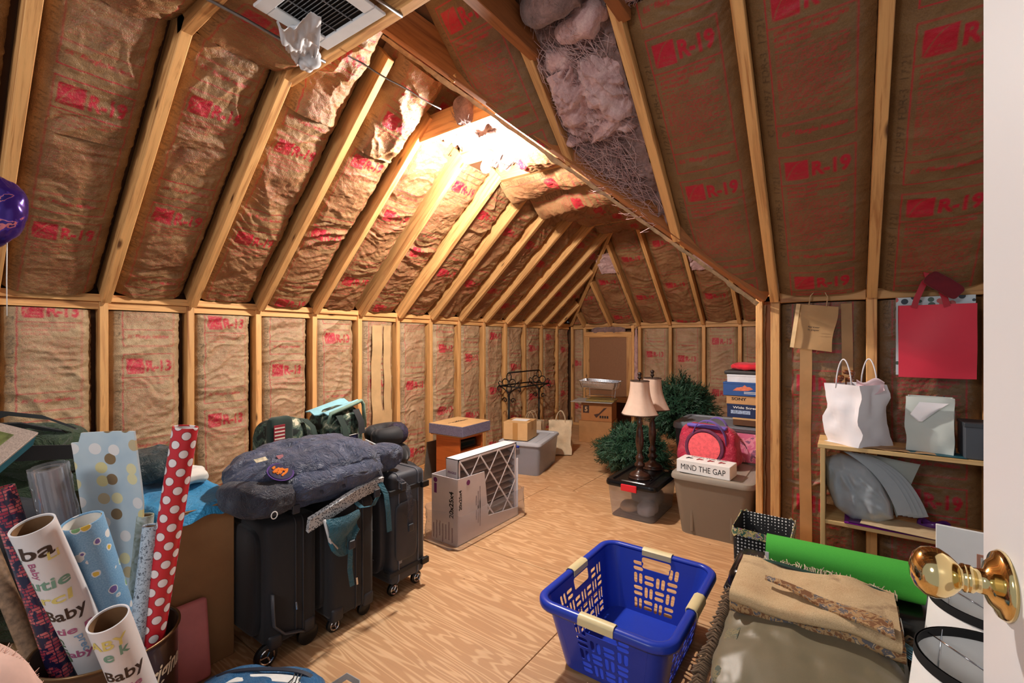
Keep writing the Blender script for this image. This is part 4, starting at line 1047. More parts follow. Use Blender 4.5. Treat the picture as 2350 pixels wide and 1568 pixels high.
lettering(t, '5', .055, T(-.125, -.1612, .115) @ RX(math.pi/2), plain('tan_ink', rgb(206, 160, 110), .6), None, .03)
b = MB(); b.prism([(-.06, .06), (.0, .075), (.06, .14), (.10, .15), (.04, .09), (-.03, .02)], 0, .0006, M=T(.03, -.1612, .02) @ RX(math.pi/2)); b.build('printed_arrow', plain('brown_print2', rgb(70, 40, 26), .6), t)
for k in range(4):
    b = MB(); b.box((.05+.028*k, -.1607, .055), (.02, .0006, .03)); b.build('printed_block', INK, t)
b = MB(); b.rbox((-.05, -.03, .0), (.50, .40, .006), .001, seg=1); tag(b.build('cardboard_sheet', plain('grey_card', rgb(186, 178, 168), .7), None, M=Mc2 @ T(0, 0, .2305)), 'flat grey board lying on the printed cardboard box', 'board')
t = thing('foil_tray_stack', 'shallow gold straw tray on the flat grey board', 'tray'); put(t, M_=Mc2 @ T(.04, -.01, .234))
b = MB(); b.rbox((0, 0, .012), (.34, .30, .02), .004); b.build('tray', plain('gold_straw', rgb(150, 124, 62), .4, .6, 120, bump=.8, bscale=160), t)
def wire_rack(M_):
    t = thing('wire_rack', 'small chrome wire stand holding up the foil pan', 'rack'); put(t, M_=M_)
    for sx in (-1, 1):
        for sy in (-1, 1):
            b = MB(); b.tube([(sx*.155, sy*.10, 0), (sx*.165, sy*.115, .12)], .003, 6); b.build('leg', M['chrome'], t)
    for z_ in (.03, .12):
        b = MB(); k = 1+.0*z_; b.tube([(-.163, -.112, z_), (.163, -.112, z_), (.163, .112, z_), (-.163, .112, z_)], .003, 6, closed=True); b.build('wire_frame', M['chrome'], t)
    return t
wire_rack(Mc2 @ T(.02, -.01, .258))
def foil_pan(M_):
    t = thing('foil_pan', 'deep ribbed aluminium foil roasting pan on the wire stand', 'foil pan'); put(t, M_=M_)
    foil = plain('aluminium_foil', rgb(205, 205, 208), .22, .08, 40, metal=1.0, bump=.15, bscale=90)
    n = 40
    def lp(w, d, z_, amp):
        P = rrect(w, d, .035, z_, n//4); out = []
        for i, p in enumerate(P):
            L = math.hypot(p[0], p[1]); s = 1+amp*(1 if i % 2 else -1)/L; out.append((p[0]*s, p[1]*s, z_))
        return out
    b = MB(); loft(b, [lp(.40, .28, .004, 0), lp(.42, .30, .0, .002), lp(.445, .325, .05, .005), lp(.455, .335, .085, .003), lp(.50, .38, .087, .002), lp(.505, .385, .082, 0)], cap0=True, cap1=False)
    def long_ribs(): pass
    b.build('pan', foil, t, angle=30)
    b = MB()
    for side in (-1, 1):
        for k in range(26): x = -.185+.37*k/25; b.tube([(x, side*.149, .006), (x+.001, side*.166, .08)], .004, 5)
    b.build('ribs', foil, t, True)
    return t
foil_pan(Mc2 @ T(.02, -.01, .394) @ RY(.04))

# ================================================================ iron rack, tan bags
def iron_rack():
    xA = -3.04; pA = on_x(1168, 900, xA); pB = on_x(1237, 900, xA); 
    t = thing('iron_quilt_rack', 'black wrought iron rack with scrolls standing by the left wall', 'rack', (xA, pA.y, 0))
    L = pB.y-pA.y
    def spiral(cx, cz, r0, turns, s=1, a0=0): return [(cx+s*r0*(1-k/30)*math.cos(a0+turns*2*math.pi*k/30), 0, cz+r0*(1-k/30)*math.sin(a0+turns*2*math.pi*k/30)) for k in range(28)]
    for yy in (0, L):
        e = T(0, yy, 0)
        b = MB(); b.tube([(0, 0, .0), (0, 0, .63)], .011, 8, M=e); b.build('post', M['iron'], t, True)
        b = MB(); b.tube([(-.14, 0, .006), (-.1, 0, .03), (0, 0, .05), (.1, 0, .03), (.14, 0, .006)], .009, 8, M=e); b.build('foot', M['iron'], t, True)
        s = MB()
        for sg in (-1, 1):
            s.tube([(0, 0, .62), (sg*.03, 0, .655), (sg*.08, 0, .69), (sg*.125, 0, .705)], .007, 6, M=e)
            s.tube([(p[0]+sg*.0, p[1], p[2]) for p in spiral(sg*.055, .555, .035, 1.2, sg)], .006, 6, M=e)
            s.tube([(sg*.13, 0, .71), (sg*.16, 0, .70), (sg*.165, 0, .67), (sg*.145, 0, .66), (sg*.135, 0, .68)], .006, 6, M=e)
            s.tube([(sg*.13, 0, .71), (sg*.15, 0, .75), (sg*.13, 0, .77), (sg*.11, 0, .755)], .006, 6, M=e)
            s.tube([(sg*.05+.042*math.cos(a_), 0, .755+.042*math.sin(a_)) for a_ in np.linspace(0, 6.28, 18)[:-1]], .006, 6, closed=True, M=e)
        for cz in (.69, .82):
            s.tube([(.032*math.cos(a_), 0, cz+.045*math.sin(a_)) for a_ in np.linspace(0, 6.28, 18)[:-1]], .006, 6, closed=True, M=e)
        s.tube([(-.15, 0, .712), (.15, 0, .712)], .007, 6, M=e)
        s.build('scrollwork', M['iron'], t, True)
    for x, z_ in ((0, .868), (.14, .712), (-.14, .712)):
        b = MB(); b.tube([(x, 0, z_), (x, L, z_)], .008, 8); b.build('rail', M['iron'], t, True)
iron_rack()
def paper_bag(name, label, w, d, h, M_, mat, handles=True, hmat=None, crumple=.006, seed=1, open_top=True, hh=.10, group=None, pinch=0.0, lean=0.0):
    t = thing(name, label, 'bag', group=group); put(t, M_=M_)
    n = 14; P = []
    m = 10; per = []
    for (x0, y0, x1, y1) in ((-1, -1, 1, -1), (1, -1, 1, 1), (1, 1, -1, 1), (-1, 1, -1, -1)):
        for k in range(m): f = k/m; per.append((x0+(x1-x0)*f, y0+(y1-y0)*f))
    for k in range(n+1):
        f = k/n; row = []
        for (x, y) in per+[per[0]]:
            yy = y*(1-pinch*f)*(1-.22*(abs(x) > .99)*f*(1-abs(y))*0)
            X, Y_, Z_ = x*w/2, yy*d/2, h*f
            if abs(x) > .99: X -= math.copysign(.10*d*(1-abs(y))*f, X)
            q = crumple*float(noise(X*22+seed*3, Y_*22, Z_*18, seed))
            row.append((X+q*(abs(x) > .99)+lean*f, Y_+q, Z_))
        P.append(row)
    b = MB(); b.sheet(np.array(P), .0012); loft(b, [[(x*w/2, y*d/2, .0008) for x, y in per], [(x*w/2, y*d/2, .002) for x, y in per]]); b.build('bag_body', mat, t, angle=28)
    if handles:
        for s in (-1, 1):
            b = MB(); pts = [(-.22*w+.44*w*f+lean, s*d/2*(1-pinch)*.97, h-.02+(hh+.02)*math.sin(math.pi*f)**.55) for f in np.linspace(0, 1, 17)]; b.tube(pts, .0032, 6); b.build('handle', hmat or mat, t, True)
    return t
tanp = plain('tan_canvas', rgb(190, 164, 132), .85, .12, 16)
paper_bag('tan_canvas_bag', 'tan canvas tote bag with loop handles behind the frosted tote', .26, .16, .34, T(-2.80, 4.26, 0) @ RZ(.3), tanp, seed=4, crumple=.012, pinch=.3, lean=-.03)
paper_bag('tan_canvas_bag', 'second tan bag leaning to the right behind the frosted tote', .24, .14, .36, T(-2.48, 4.30, .004) @ RZ(.45) @ RX(-.08), plain('beige_canvas', rgb(206, 184, 152), .85, .12, 16), seed=7, crumple=.014, pinch=.4)

# ================================================================ filter carton and pleated filter
def filters():
    wp = plain('white_carton', rgb(216, 208, 210), .6, .03); lav = plain('violet_ink', rgb(120, 48, 110), .6)
    t = thing('filter_carton', 'open white carton printed 20x25x4 half wrapped in plastic film', 'box', (-1.955, 2.30, 0))
    b = MB(); w_, d_, h_ = .215, .62, .40
    for x in (-w_/2,): b.box((x, 0, h_/2), (.004, d_, h_))
    b.box((0, -d_/2, h_/2), (w_, .004, h_)); b.box((0, 0, .002), (w_, d_, .004)); b.box((0, d_/2, h_/2), (w_, .004, h_))
    b.add([(w_/2, -d_/2, 0), (w_/2, d_/2, 0), (w_/2, d_/2, .06), (w_/2, -.02, .10), (w_/2, -.06, h_*.98), (w_/2, -d_/2, h_), (w_/2-.004, -d_/2, 0), (w_/2-.004, d_/2, 0), (w_/2-.004, d_/2, .06), (w_/2-.004, -.02, .10), (w_/2-.004, -.06, h_*.98), (w_/2-.004, -d_/2, h_)], [(0, 1, 2, 3, 4, 5), (11, 10, 9, 8, 7, 6), (1, 0, 6, 7), (2, 1, 7, 8), (3, 2, 8, 9), (4, 3, 9, 10), (5, 4, 10, 11), (0, 5, 11, 6)])
    b.build('carton_body', wp, t)
    Ft = T(0, -d_/2-.0026, 0) @ RX(math.pi/2)
    lettering(t, '20x25x4', .034, Ft @ T(.075, .24, 0) @ RZ(math.pi/2), INK, .16, .03)
    Fs = T(w_/2+.0008, 0, 0) @ RZ(math.pi/2) @ RX(math.pi/2)
    lettering(t, '20x25x4', .024, Fs @ T(-d_/2+.035, .27, 0) @ RZ(math.pi/2), INK, .12, .03)
    for Mx, (x, z_) in ((Ft, (-.075, .37)), (Fs, (-.215, .36))):
        b = MB(); b.prism([(.016*math.cos(a_), .016*math.sin(a_)) for a_ in np.linspace(0, 6.283, 24)[:-1]], 0, .0006, M=Mx @ T(x, z_, 0)); b.build('printed_roundel', lav, t)
    for k in range(6):
        b = MB(); b.box((-.17+.018*(k % 3), .05+.0, 0), (.007, .06+.05*((k*7) % 3), .0006), M=Fs @ T(.03, .09+.09*(k//3), 0)); b.build('printed_line', plain('grey_print', rgb(150, 140, 146), .6, .3, 80), t)
    b = MB(); b.box((-.075, .32, 0), (.022, .06, .0006), M=Ft); b.build('printed_block', lav, t)
    for k in range(7):
        b = MB(); b.box((-.09+.026*k, .06+.01*(k % 3), 0), (.008, .09+.02*(k % 2), .0006), M=Ft); b.build('printed_line', plain('mauve_print', rgb(126, 96, 110), .6, .3, 80), t)
    # pleated filter standing in it
    f = thing('air_filter', 'white framed pleated air filter sticking out of the white carton', 'filter', (-1.912, 2.31, .005))
    W_, D_, H_ = .10, .60, .505
    b = MB(); e = .018
    b.box((0, 0, H_-.002), (W_, D_, .004)); b.box((0, 0, .002), (W_, D_, .004)); b.box((0, -D_/2+.002, H_/2), (W_, .004, H_)); b.box((0, D_/2-.002, H_/2), (W_, .004, H_))
    for s in (-1, 1):
        x = s*(W_/2-.001); b.box((x, 0, H_-e/2), (.002, D_, e)); b.box((x, 0, e/2), (.002, D_, e)); b.box((x, -D_/2+e/2, H_/2), (.002, e, H_)); b.box((x, D_/2-e/2, H_/2), (.002, e, H_))
    b.build('filter_frame', wp, f)
    b = MB()
    for s in (-1, 1):
        x = s*(W_/2+.0002)
        for k in range(3):
            for j in range(2):
                y0, y1 = -D_/2+.01+k*(D_-.02)/3, -D_/2+.01+(k+1)*(D_-.02)/3; z0, z1 = .01+j*(H_-.02)/2, .01+(j+1)*(H_-.02)/2
                b.tube([(x, y0, z0), (x, y1, z1)], .006, 4, flat=.3); b.tube([(x, y0, z1), (x, y1, z0)], .006, 4, flat=.3)
    b.build('lattice', wp, f)
    P = [[(.034*(1 if k % 2 else -1), y, .012+(H_-.024)*k/22) for y in np.linspace(-D_/2+.006, D_/2-.006, 4)] for k in range(23)]
    b = MB(); b.sheet(np.array(P), .001); b.build('pleats', plain('filter_media', rgb(176, 160, 152), .9, .1, 30), f)
    lettering(f, 'FRAGILE', .014, T(-.0, -D_/2-.0006, H_-.09) @ RX(math.pi/2), lav, .07, .02)
    # loose film round the foot of the carton
    rg = random.Random(3)
    P = []
    for k, zz in enumerate(np.linspace(.006, .20, 12)):
        row = []
        for j, (x, y) in enumerate([(x_, y_) for x_, y_, _ in rrect(.30, .70, .06, 0, 14)]+[rrect(.30, .70, .06, 0, 14)[0][:2]]):
            q = .022*float(fbm(x*14+3, y*14, zz*16, 5, 3))+.012*float(ridge(x*25, y*25, zz*18, 8)); fl = 1+.05*max(0, 1-k/2)
            L = math.hypot(x, y); row.append((x*(fl+q/L), y*(fl+q/L*.8), zz+.015*float(noise(x*12, y*12, 0, 2))*(k/11)))
        P.append(row)
    b = MB(); b.sheet(np.array(P), .0008); o = b.build('plastic_film', M['film'], t, True)
    o['label'] = 'crumpled clear plastic film round the foot'
filters()

# ================================================================ small cabinet with box, grey panel
cabw = wood('orange_veneer', rgb(138, 66, 26), rgb(176, 92, 40), False, .35, 1.2, 14, .05)
t = thing('small_cabinet', 'small orange wooden cabinet with open top shelf by the left wall', 'cabinet', (-2.695, 2.93, 0))
W_, D_, H_ = .27, .30, .42
for (c3, d3, nm) in (((0, -D_/2+.008, H_/2), (W_, .016, H_), 'side_panel'), ((0, D_/2-.008, H_/2), (W_, .016, H_), 'side_panel'), ((0, 0, H_-.008), (W_, D_-.032, .016), 'top'), ((0, 0, .02), (W_, D_-.032, .016), 'base'), ((-W_/2+.004, 0, H_/2), (.008, D_-.032, H_-.03), 'back_panel'), ((0, 0, .30), (W_-.01, D_-.032, .014), 'shelf'), ((W_/2-.008, 0, .155), (.014, D_-.04, .26), 'door')):
    b = MB(); b.rbox(c3, d3, .0015, seg=1); b.build(nm, cabw, t)
t2 = thing('black_device', 'black electronic device on the open shelf of the small cabinet', 'device', (-2.70, 2.93, .3075))
b = MB(); b.rbox((0, 0, .036), (.2, .22, .07), .004); b.build('case', M['black_plastic'], t2); b = MB(); b.box((.1005, 0, .04), (.0012, .17, .03)); b.build('display', plain('dark_glass', rgb(28, 40, 44), .1), t2)
Mx = T(-2.70, 2.94, .4205) @ RZ(.06)
t = thing('shoe_box', 'flat kraft box with blue patterned sides on the small cabinet', 'box'); put(t, M_=Mx)
tt = NT('indigo_pattern'); vv = tt.coord('Object', (1, 1, 2)); w1 = tt.n('ShaderNodeTexWave', wave_type='BANDS', bands_direction='DIAGONAL'); w1.inputs['Scale'].default_value = 60; w1.inputs['Distortion'].default_value = 12; w1.inputs['Detail Scale'].default_value = 3; tt.l(vv, w1.inputs['Vector'])
tt.set(Base_Color=tt.ramp(w1.outputs['Fac'], [(.45, rgb(46, 46, 78)), (.6, rgb(138, 130, 150))]), Roughness=.7)
b = MB(); b.rbox((0, 0, .02), (.35, .37, .03), .003, seg=1); b.build('tray', M['card'], t)
b = MB(); b.rbox((0, 0, .058), (.37, .39, .085), .003, seg=1); lid = b.build('lid', tt.m, t)
b = MB(); b.rbox((0, 0, .1012), (.366, .386, .002), .0006, seg=1); b.build('lid_top', M['card_light'], t)
for k, (tx, y, s) in enumerate((('Winter', .05, .04), ('ornaments', .0, .026), ('fragile', -.05, .022))): lettering(t, tx, s, T(-.01, y, .1028) @ RZ(math.pi/2-.1), INK, .17, .0, .3)
b = MB(); b.rbox((0, 0, .17), (.012, .16, .34), .002, seg=1); o = b.build('slate_tile', plain('grey_slate', rgb(92, 88, 82), .7, .1), None, M=T(-2.985, 2.86, 0.001) @ RY(.12)); tag(o, 'thin grey panel leaning behind the small orange cabinet', 'tile')
# ================================================================ luggage row
def wheel(parent, c, r, w, spoke=True):
    b = MB(); prof = [(0, -w/2), (r*.8, -w/2), (r, -w*.3), (r, w*.3), (r*.8, w/2), (0, w/2)]
    Mx = T(*c) @ RY(math.pi/2); b.lathe(prof, 24, M=Mx); wo = b.build('wheel', M['black_plastic'], parent, angle=40)
    if spoke:
        b = MB(); b.tube([(.62*r*math.cos(a), .62*r*math.sin(a), w/2+.001) for a in np.linspace(0, 6.283, 25)[:-1]], .003, 5, closed=True, M=Mx)
        for k in range(3): a = k*2.094+.5; b.tube([(0, 0, w/2+.001), (.6*r*math.cos(a), .6*r*math.sin(a), w/2+.001)], .003, 5, M=Mx)
        b.build('hub_cap', M['chrome'], wo)
def suitcase(label, x1, y0, y1, h, w, mat, kind, seed):
    d = y1-y0; t = thing('suitcase', label, 'suitcase', (x1-w/2, (y0+y1)/2, 0), 0, 'suitcases in a row by the big box')
    z0 = .06; H = h-z0
    b = MB(); b.rbox((0, 0, z0+H/2), (w, d, H), .028, seg=4); b.build('shell', mat, t, angle=50)
    dk = plain('suitcase_trim_%d' % seed, rgb(46, 46, 50) if kind != 'grey' else rgb(96, 98, 106), .5)
    for k, yy in enumerate((-d*.30, d*.26) if kind == 'grey' else (d*.05, d*.2)):         # zip lines round the case
        P = [(p[0]*1.006, yy, z0+H/2+p[1]*1.006) for p in [(q[0], q[1]) for q in rrect(w, H, .03, 0, 5)]]
        b = MB(); b.tube(P, .0035, 6, closed=True); b.build('zip', dk, t, True)
    if kind == 'grey':
        for zz in (.28, .42):
            b = MB(); b.soft((.012, d*.62, H*.34), 8, 5, .002, 20, seed, M=T(w/2+.003, -d*.1, z0+H*zz*1.35)); b.build('pocket', mat, t, True, weld=True)
        b = MB(); b.soft((w*.8, .05, H*.78), 12, 5, .004, 12, seed, M=T(0, -d/2-.012, z0+H*.47)); b.build('front_pocket', mat, t, True, weld=True)
        for zz in (z0+.06, z0+H-.08):
            b = MB(); b.rbox((w/2-.02, -d*.05, zz), (.05, d*1.04, .025), .004); b.build('strap', M['black_fabric'], t)
            b = MB(); b.rbox((w/2+.012, d*.42, zz), (.02, .045, .03), .004); b.build('buckle', M['black_plastic'], t)
        b = MB(); b.rbox((w/2+.0065, -d*.28, z0+.13), (.002, .018, .06), .0006, seg=1); b.build('woven_tag', plain('grey_tag', rgb(130, 130, 134), .6), t)
        for s in (-.3, .0, .3):
            b = MB(); b.tube([(w/2*.6*k, -d/2-.036, z0+H*(.5+s*.9)) for k in (-1, 1)], .003, 5); b.build('zip', dk, t, True)
    else:
        b = MB(); b.soft((w*.82, .03, H*.86), 12, 8, .001, 8, seed, M=T(0, -d/2-.006, z0+H*.5)); b.build('front_pocket', mat, t, True, weld=True)
        b = MB(); b.tube([(w/2+.003, d*.05, z0+H*.30), (w/2+.008, d*.05, z0+H*.24)], .005, 6); b.build('zip_pull', M['chrome'], t)
    b = MB(); b.tube([(-.07, 0, h-.004), (-.06, 0, h+.022), (0, 0, h+.028), (.06, 0, h+.022), (.07, 0, h-.004)], .009, 8, flat=1.6); b.build('handle', M['black_fabric'], t, True)
    rw = .042 if kind == 'big' else .03
    for sx in (-1, 1):
        for sy in (-1, 1):
            cx, cy = sx*(w/2-.035), sy*(d/2-.035)
            if kind != 'grey' and sx == 1:
                b = MB(); b.rbox((cx+.012, cy, z0+.022), (.055, .055, .06), .012, seg=2); b.build('wheel_housing', dk, t, angle=50)
            wheel(t, (cx+(.02 if kind == 'big' else .0), cy-(.03*(sy < 0) if kind == 'big' else 0), rw), rw, .022, spoke=(sx > 0 and sy < 0) or kind == 'grey')
    if kind == 'big':   # the grey corner guard by the big wheel
        b = MB(); b.tube([(w/2+.006, -d*.40, .27), (w/2+.008, -d*.40, .22), (w/2+.008, -d*.38, .15), (w/2+.012, -d*.2, .105), (w/2+.012, .02, .085), (w/2+.004, .04, .07)], .011, 8, flat=.5); b.build('corner_guard', plain('graphite', rgb(74, 74, 78), .4), t, True)
    return t
nyl = fabric('black_ballistic_nylon', rgb(20, 20, 25), .25, 7, 900, .75); gry = fabric('charcoal_nylon', rgb(44, 47, 56), .25, 9, 800, .6)
suitcase('black soft suitcase nearest the big cardboard box, chrome wheel cap showing', -1.735, .83, 1.035, .53, .46, nyl, 'big', 1)
suitcase('black upright suitcase standing between two other suitcases', -1.70, 1.07, 1.29, .535, .48, nyl, 'spin', 2)
suitcase('charcoal suitcase with grey zips and pockets, third along the row', -1.715, 1.395, 1.61, .585, .44, gry, 'grey', 3)

# hiking backpack lying across the first two suitcases
t = thing('hiking_backpack', 'navy hiking backpack lying on top of the black suitcases', 'backpack', (-1.93, 1.11, .552), 0)
navy = fabric('navy_ripstop', rgb(66, 76, 104), .3, 9, 600, .42, crease=.9); teal = fabric('teal_nylon', rgb(24, 92, 110), .25, 9, 600, .55, crease=.6); dkn = fabric('dark_navy', rgb(30, 34, 52), .3, 9, 600, .5, crease=.8)
def bpsq(q):
    f = (q[..., 1]+.34)/.68; q = q.copy(); q[..., 2] *= (.62+.5*np.sin(np.clip(f, 0, 1)*2.5+.35)); q[..., 0] *= (.8+.25*np.sin(np.clip(f, 0, 1)*2.6)); return q
b = MB(); b.soft((.40, .66, .24), 60, 3.2, .030, 8, 41, squash=bpsq, base=-.085, M=T(0, 0, .09), octv=4); b.build('pack_body', navy, t, True, weld=True)
b = MB(); b.soft((.30, .20, .13), 18, 3, .012, 14, 42, M=T(.10, -.27, .07) @ RZ(.15)); b.build('lid_pocket', dkn, t, True, weld=True)
b = MB(); b.soft((.12, .44, .10), 18, 3, .014, 13, 43, M=T(.19, .02, .09) @ RY(.5)); b.build('side_pocket', navy, t, True, weld=True)
b = MB(); b.soft((.12, .2, .12), 14, 3, .014, 13, 46, M=T(.12, .30, .105)); b.build('side_pocket', navy, t, True, weld=True)
# padded mesh hip belt along the near edge, teal wing hanging down
P = []
for f in np.linspace(0, 1, 14): P.append([(.235+.01*math.sin(f*5)+.012*k, -.14+.36*f, -.035+.075*f+.018*math.sin(f*3)+.05*k-.02) for k in np.linspace(-.5, .6, 6)])
tt = NT('spacer_mesh'); vv = tt.coord('Object'); vo = tt.n('ShaderNodeTexVoronoi'); vo.inputs['Scale'].default_value = 130; tt.l(vv, vo.inputs['Vector'])
tt.set(Base_Color=tt.ramp(vo.outputs['Distance'], [(.3, rgb(40, 42, 50)), (.42, rgb(196, 196, 196))]), Roughness=.8)
b = MB(); b.sheet(np.array(P), .02); b.build('mesh_belt', tt.m, t, angle=60)
P = [[(.262+.02*math.sin(u*3+v*2)+.012*math.sin(v*7), -.085+.15*u+.02*v, -.045-(.17*(.55+.45*math.sin(math.pi*min(1, u*.9+.1))))*v) for v in np.linspace(0, 1, 12)] for u in np.linspace(0, 1, 12)]
b = MB(); b.sheet(np.array(P), .014); b.build('hip_belt_wing', teal, t, True)
b = MB(); b.tube([(.268, -.09, -.04), (.274, -.07, -.13), (.278, -.04, -.17)], .006, 6); b.build('piping', plain('pale_piping', rgb(200, 200, 200), .6), t, True)
def band(parent, pts, w, mat, name='strap', wd=(0, 1, 0), th=.003):
    wv = Vector(wd).normalized()*w/2; P = [[tuple(Vector(p)+wv*k) for p in pts] for k in (-1, 0, 1)]
    b = MB(); b.sheet(np.array(P), th); return b.build(name, mat, parent, True)
band(t, [(.268, .02, -.12), (.272, .025, -.20), (.276, .02, -.28), (.278, .03, -.35)], .022, teal)
band(t, [(.24, .20, .03), (.262, .215, -.02), (.272, .22, -.1), (.274, .225, -.19)], .026, teal)
band(t, [(.24, .30, .03), (.27, .335, -.02), (.275, .35, -.10), (.275, .345, -.20)], .032, dkn)
band(t, [(.21, .06, .0), (.26, .09, -.045), (.27, .14, -.05), (.26, .18, -.01)], .02, teal)
for (x, y, z_) in ((.282, .025, -.175), (.28, .345, -.21), (.27, .16, .0), (.27, .31, -.01), (.22, -.18, .02)):
    b = MB(); b.rbox((x, y, z_), (.012, .03, .035), .004); b.build('buckle', plain('dark_buckle', rgb(52, 54, 60), .35), t)
band(t, [(-.05, .10, .218), (.06, .105, .20), (.16, .11, .145), (.215, .115, .06)], .03, dkn, wd=(0, 1, 0))
band(t, [(-.1, .22, .19), (.05, .225, .185), (.14, .23, .12), (.2, .235, .04)], .026, dkn)
b = MB(); b.tube([(.05, .26, .19), (.11, .31, .15), (.15, .33, .08), (.14, .32, .03)], .004, 6); b.build('cord', plain('white_cord', rgb(214, 210, 204), .7), t, True)
b = MB(); b.tube([(-.02, -.2, .19), (.02, -.05, .222), (.05, .06, .226)], .0035, 6); b.build('zip', dkn, t, True)
for k, yy in enumerate((-.10, .0, .19)):
    band(t, [(.03, yy, .232-.03*abs(k-1)), (.13, yy+.005, .195-.03*abs(k-1)), (.21, yy+.01, .125), (.25, yy+.012, .06)], .014, dkn)
b = MB(); b.tube([(.0, -.22, .185), (.10, -.12, .192), (.17, .0, .172), (.19, .12, .15), (.17, .24, .12)], .004, 6); b.build('seam', dkn, t, True)
b = MB(); b.tube([(.22, -.16, .06), (.245, -.02, .10), (.25, .10, .105), (.235, .2, .08)], .0035, 6); b.build('seam', dkn, t, True)
# embroidered patches on the lid
Mp = T(.172, -.215, .163) @ RZ(.2) @ RY(.62) @ RZ(math.pi/2)
for rr_, nm, cc, dz in ((.046, 'patch', rgb(74, 40, 120), 0), (.040, 'patch', rgb(30, 26, 66), .002)):
    b = MB(); b.prism([(rr_*1.15*math.cos(a), rr_*math.sin(a)) for a in np.linspace(0, 6.283, 30)[:-1]], dz, dz+.002, M=Mp); b.build(nm, plain('patch_%d' % int(rr_*1000), cc, .8), t)
b = MB(); rg = random.Random(2)
for k in range(26): a = rg.uniform(0, 6.28); r_ = .026*math.sqrt(rg.random()); b.tube([(r_*math.cos(a)-.006, r_*math.sin(a)+.004, .004), (r_*math.cos(a)+.006, r_*math.sin(a)+.008, .0052)], .004, 5, M=Mp)
b.build('embroidery', plain('orange_thread', rgb(232, 130, 40), .8), t)
for k, (dx, dy, w_, cc) in enumerate(((-.03, .085, .05, rgb(190, 178, 150)), (.05, .075, .03, rgb(150, 90, 96)))):
    b = MB(); b.rbox((0, 0, .001), (w_, .02, .002), .0006, seg=1, M=Mp @ T(dx, dy, -.004)); b.build('patch', plain('patch_s%d' % k, cc, .8, .4, 90), t)
b = MB(); b.tube([(.295+.0*k, -.20+.011*math.cos(a), .005+.013*math.sin(a)) for k, a in enumerate(np.linspace(0, 6.28, 16)[:-1])], .002, 5, closed=True, M=T(-.04, -.08, .03)); b.build('ring_logo', WHITE_INK, t)

# camouflage bags behind
def camo(name, cols, scale=16):
    t = NT(name); v = t.coord('Object'); f = t.noise(v, scale, 4, .6, .8); w = t.noise(v, 300, 2)
    t.set(Base_Color=t.ramp(f, [(.36, cols[0]), (.46, cols[1]), (.55, cols[2]), (.64, cols[3])], 'CONSTANT'), Roughness=.8); t.bump(w, .2, .002); return t.m
cm = camo('green_camouflage', [rgb(24, 32, 28), rgb(58, 78, 66), rgb(112, 122, 102), rgb(196, 192, 166)])
dg = fabric('dark_green_canvas', rgb(34, 52, 44), .25, 9, 500)
t = thing('camouflage_duffel', 'dark green and camouflage bag with red striped patch behind the backpack', 'bag', (-2.45, 1.27, 0), .1)
b = MB(); b.soft((.24, .28, .80), 26, 5, .012, 8, 51, M=T(0, 0, .40), squash=lambda q: q*np.array([1, 1, 1])); b.build('bag_body', cm, t, True, weld=True)
b = MB(); b.soft((.05, .125, .26), 12, 6, .003, 10, 52, M=T(.105, -.095, .705)); b.build('side_panel', dg, t, True, weld=True)
fp = MB(); fp.rbox((.1335, -.115, .755), (.003, .06, .085), .001, seg=1); pt = fp.build('flag_patch', plain('patch_red', rgb(150, 36, 48), .8), t)
for k in range(4):
    b = MB(); b.box((.1356, -.115, .728+.018*k), (.0012, .054, .007)); b.build('stripe', plain('patch_cream', rgb(222, 206, 190), .8), pt)
for k in range(4):
    b = MB(); b.box((.1335, -.145+.028*k, .63), (.004, .012, .06)); b.build('woven_stripe', plain('khaki_stripe', rgb(178, 172, 126), .8), t)
b = MB(); b.box((.1335, -.10, .585), (.004, .12, .04)); b.build('woven_band', plain('sea_green', rgb(92, 140, 126), .8), t)
band(t, [(.10, .05, .80), (.14, .07, .76), (.155, .085, .68), (.15, .10, .58)], .03, dg)
t = thing('camouflage_pack', 'camouflage pack with pale blue lining and navy badge behind the backpack', 'bag', (-2.45, 1.565, 0), .1)
def ck(q): q = q.copy(); f = (q[..., 2]+.42)/.84; q[..., 1] *= 1.05-.22*f; q[..., 2] += .12*q[..., 1]*(f > .8); return q
b = MB(); b.soft((.28, .29, .82), 26, 5, .014, 8, 55, M=T(0, 0, .42), squash=ck); b.build('bag_body', cm, t, True, weld=True)
P = [[(.11-.2*u, -.125+.24*v, .805+.05*v+.012*math.sin(u*9)) for v in np.linspace(0, 1, 8)] for u in np.linspace(0, 1, 6)]
b = MB(); b.sheet(np.array(P), .006); b.build('lining', plain('pale_blue_lining', rgb(142, 196, 208), .6, .1), t, True)
b = MB(); b.tube([(.12, -.13, .76), (.125, -.12, .815), (.12, 0, .84), (.12, .1, .865), (.11, .125, .84), (.12, .128, .70)], .011, 6); b.build('piping', plain('pale_green_edge', rgb(124, 150, 132), .7), t, True)
b = MB(); b.rbox((.158, .0, .655), (.004, .085, .055), .002, seg=1); bd = b.build('badge', plain('navy_badge', rgb(26, 34, 72), .6), t)
b = MB(); b.tube([(.161, y, z_) for y, z_ in ((-.042, .628), (.042, .628), (.042, .682), (-.042, .682))], .0025, 5, closed=True); b.build('badge_edge', WHITE_INK, bd)
band(t, [(.13, -.07, .80), (.165, -.06, .74), (.17, -.045, .66), (.165, -.03, .56)], .04, dg); band(t, [(.13, .05, .82), (.17, .055, .75), (.172, .06, .68)], .045, M['black_fabric'])
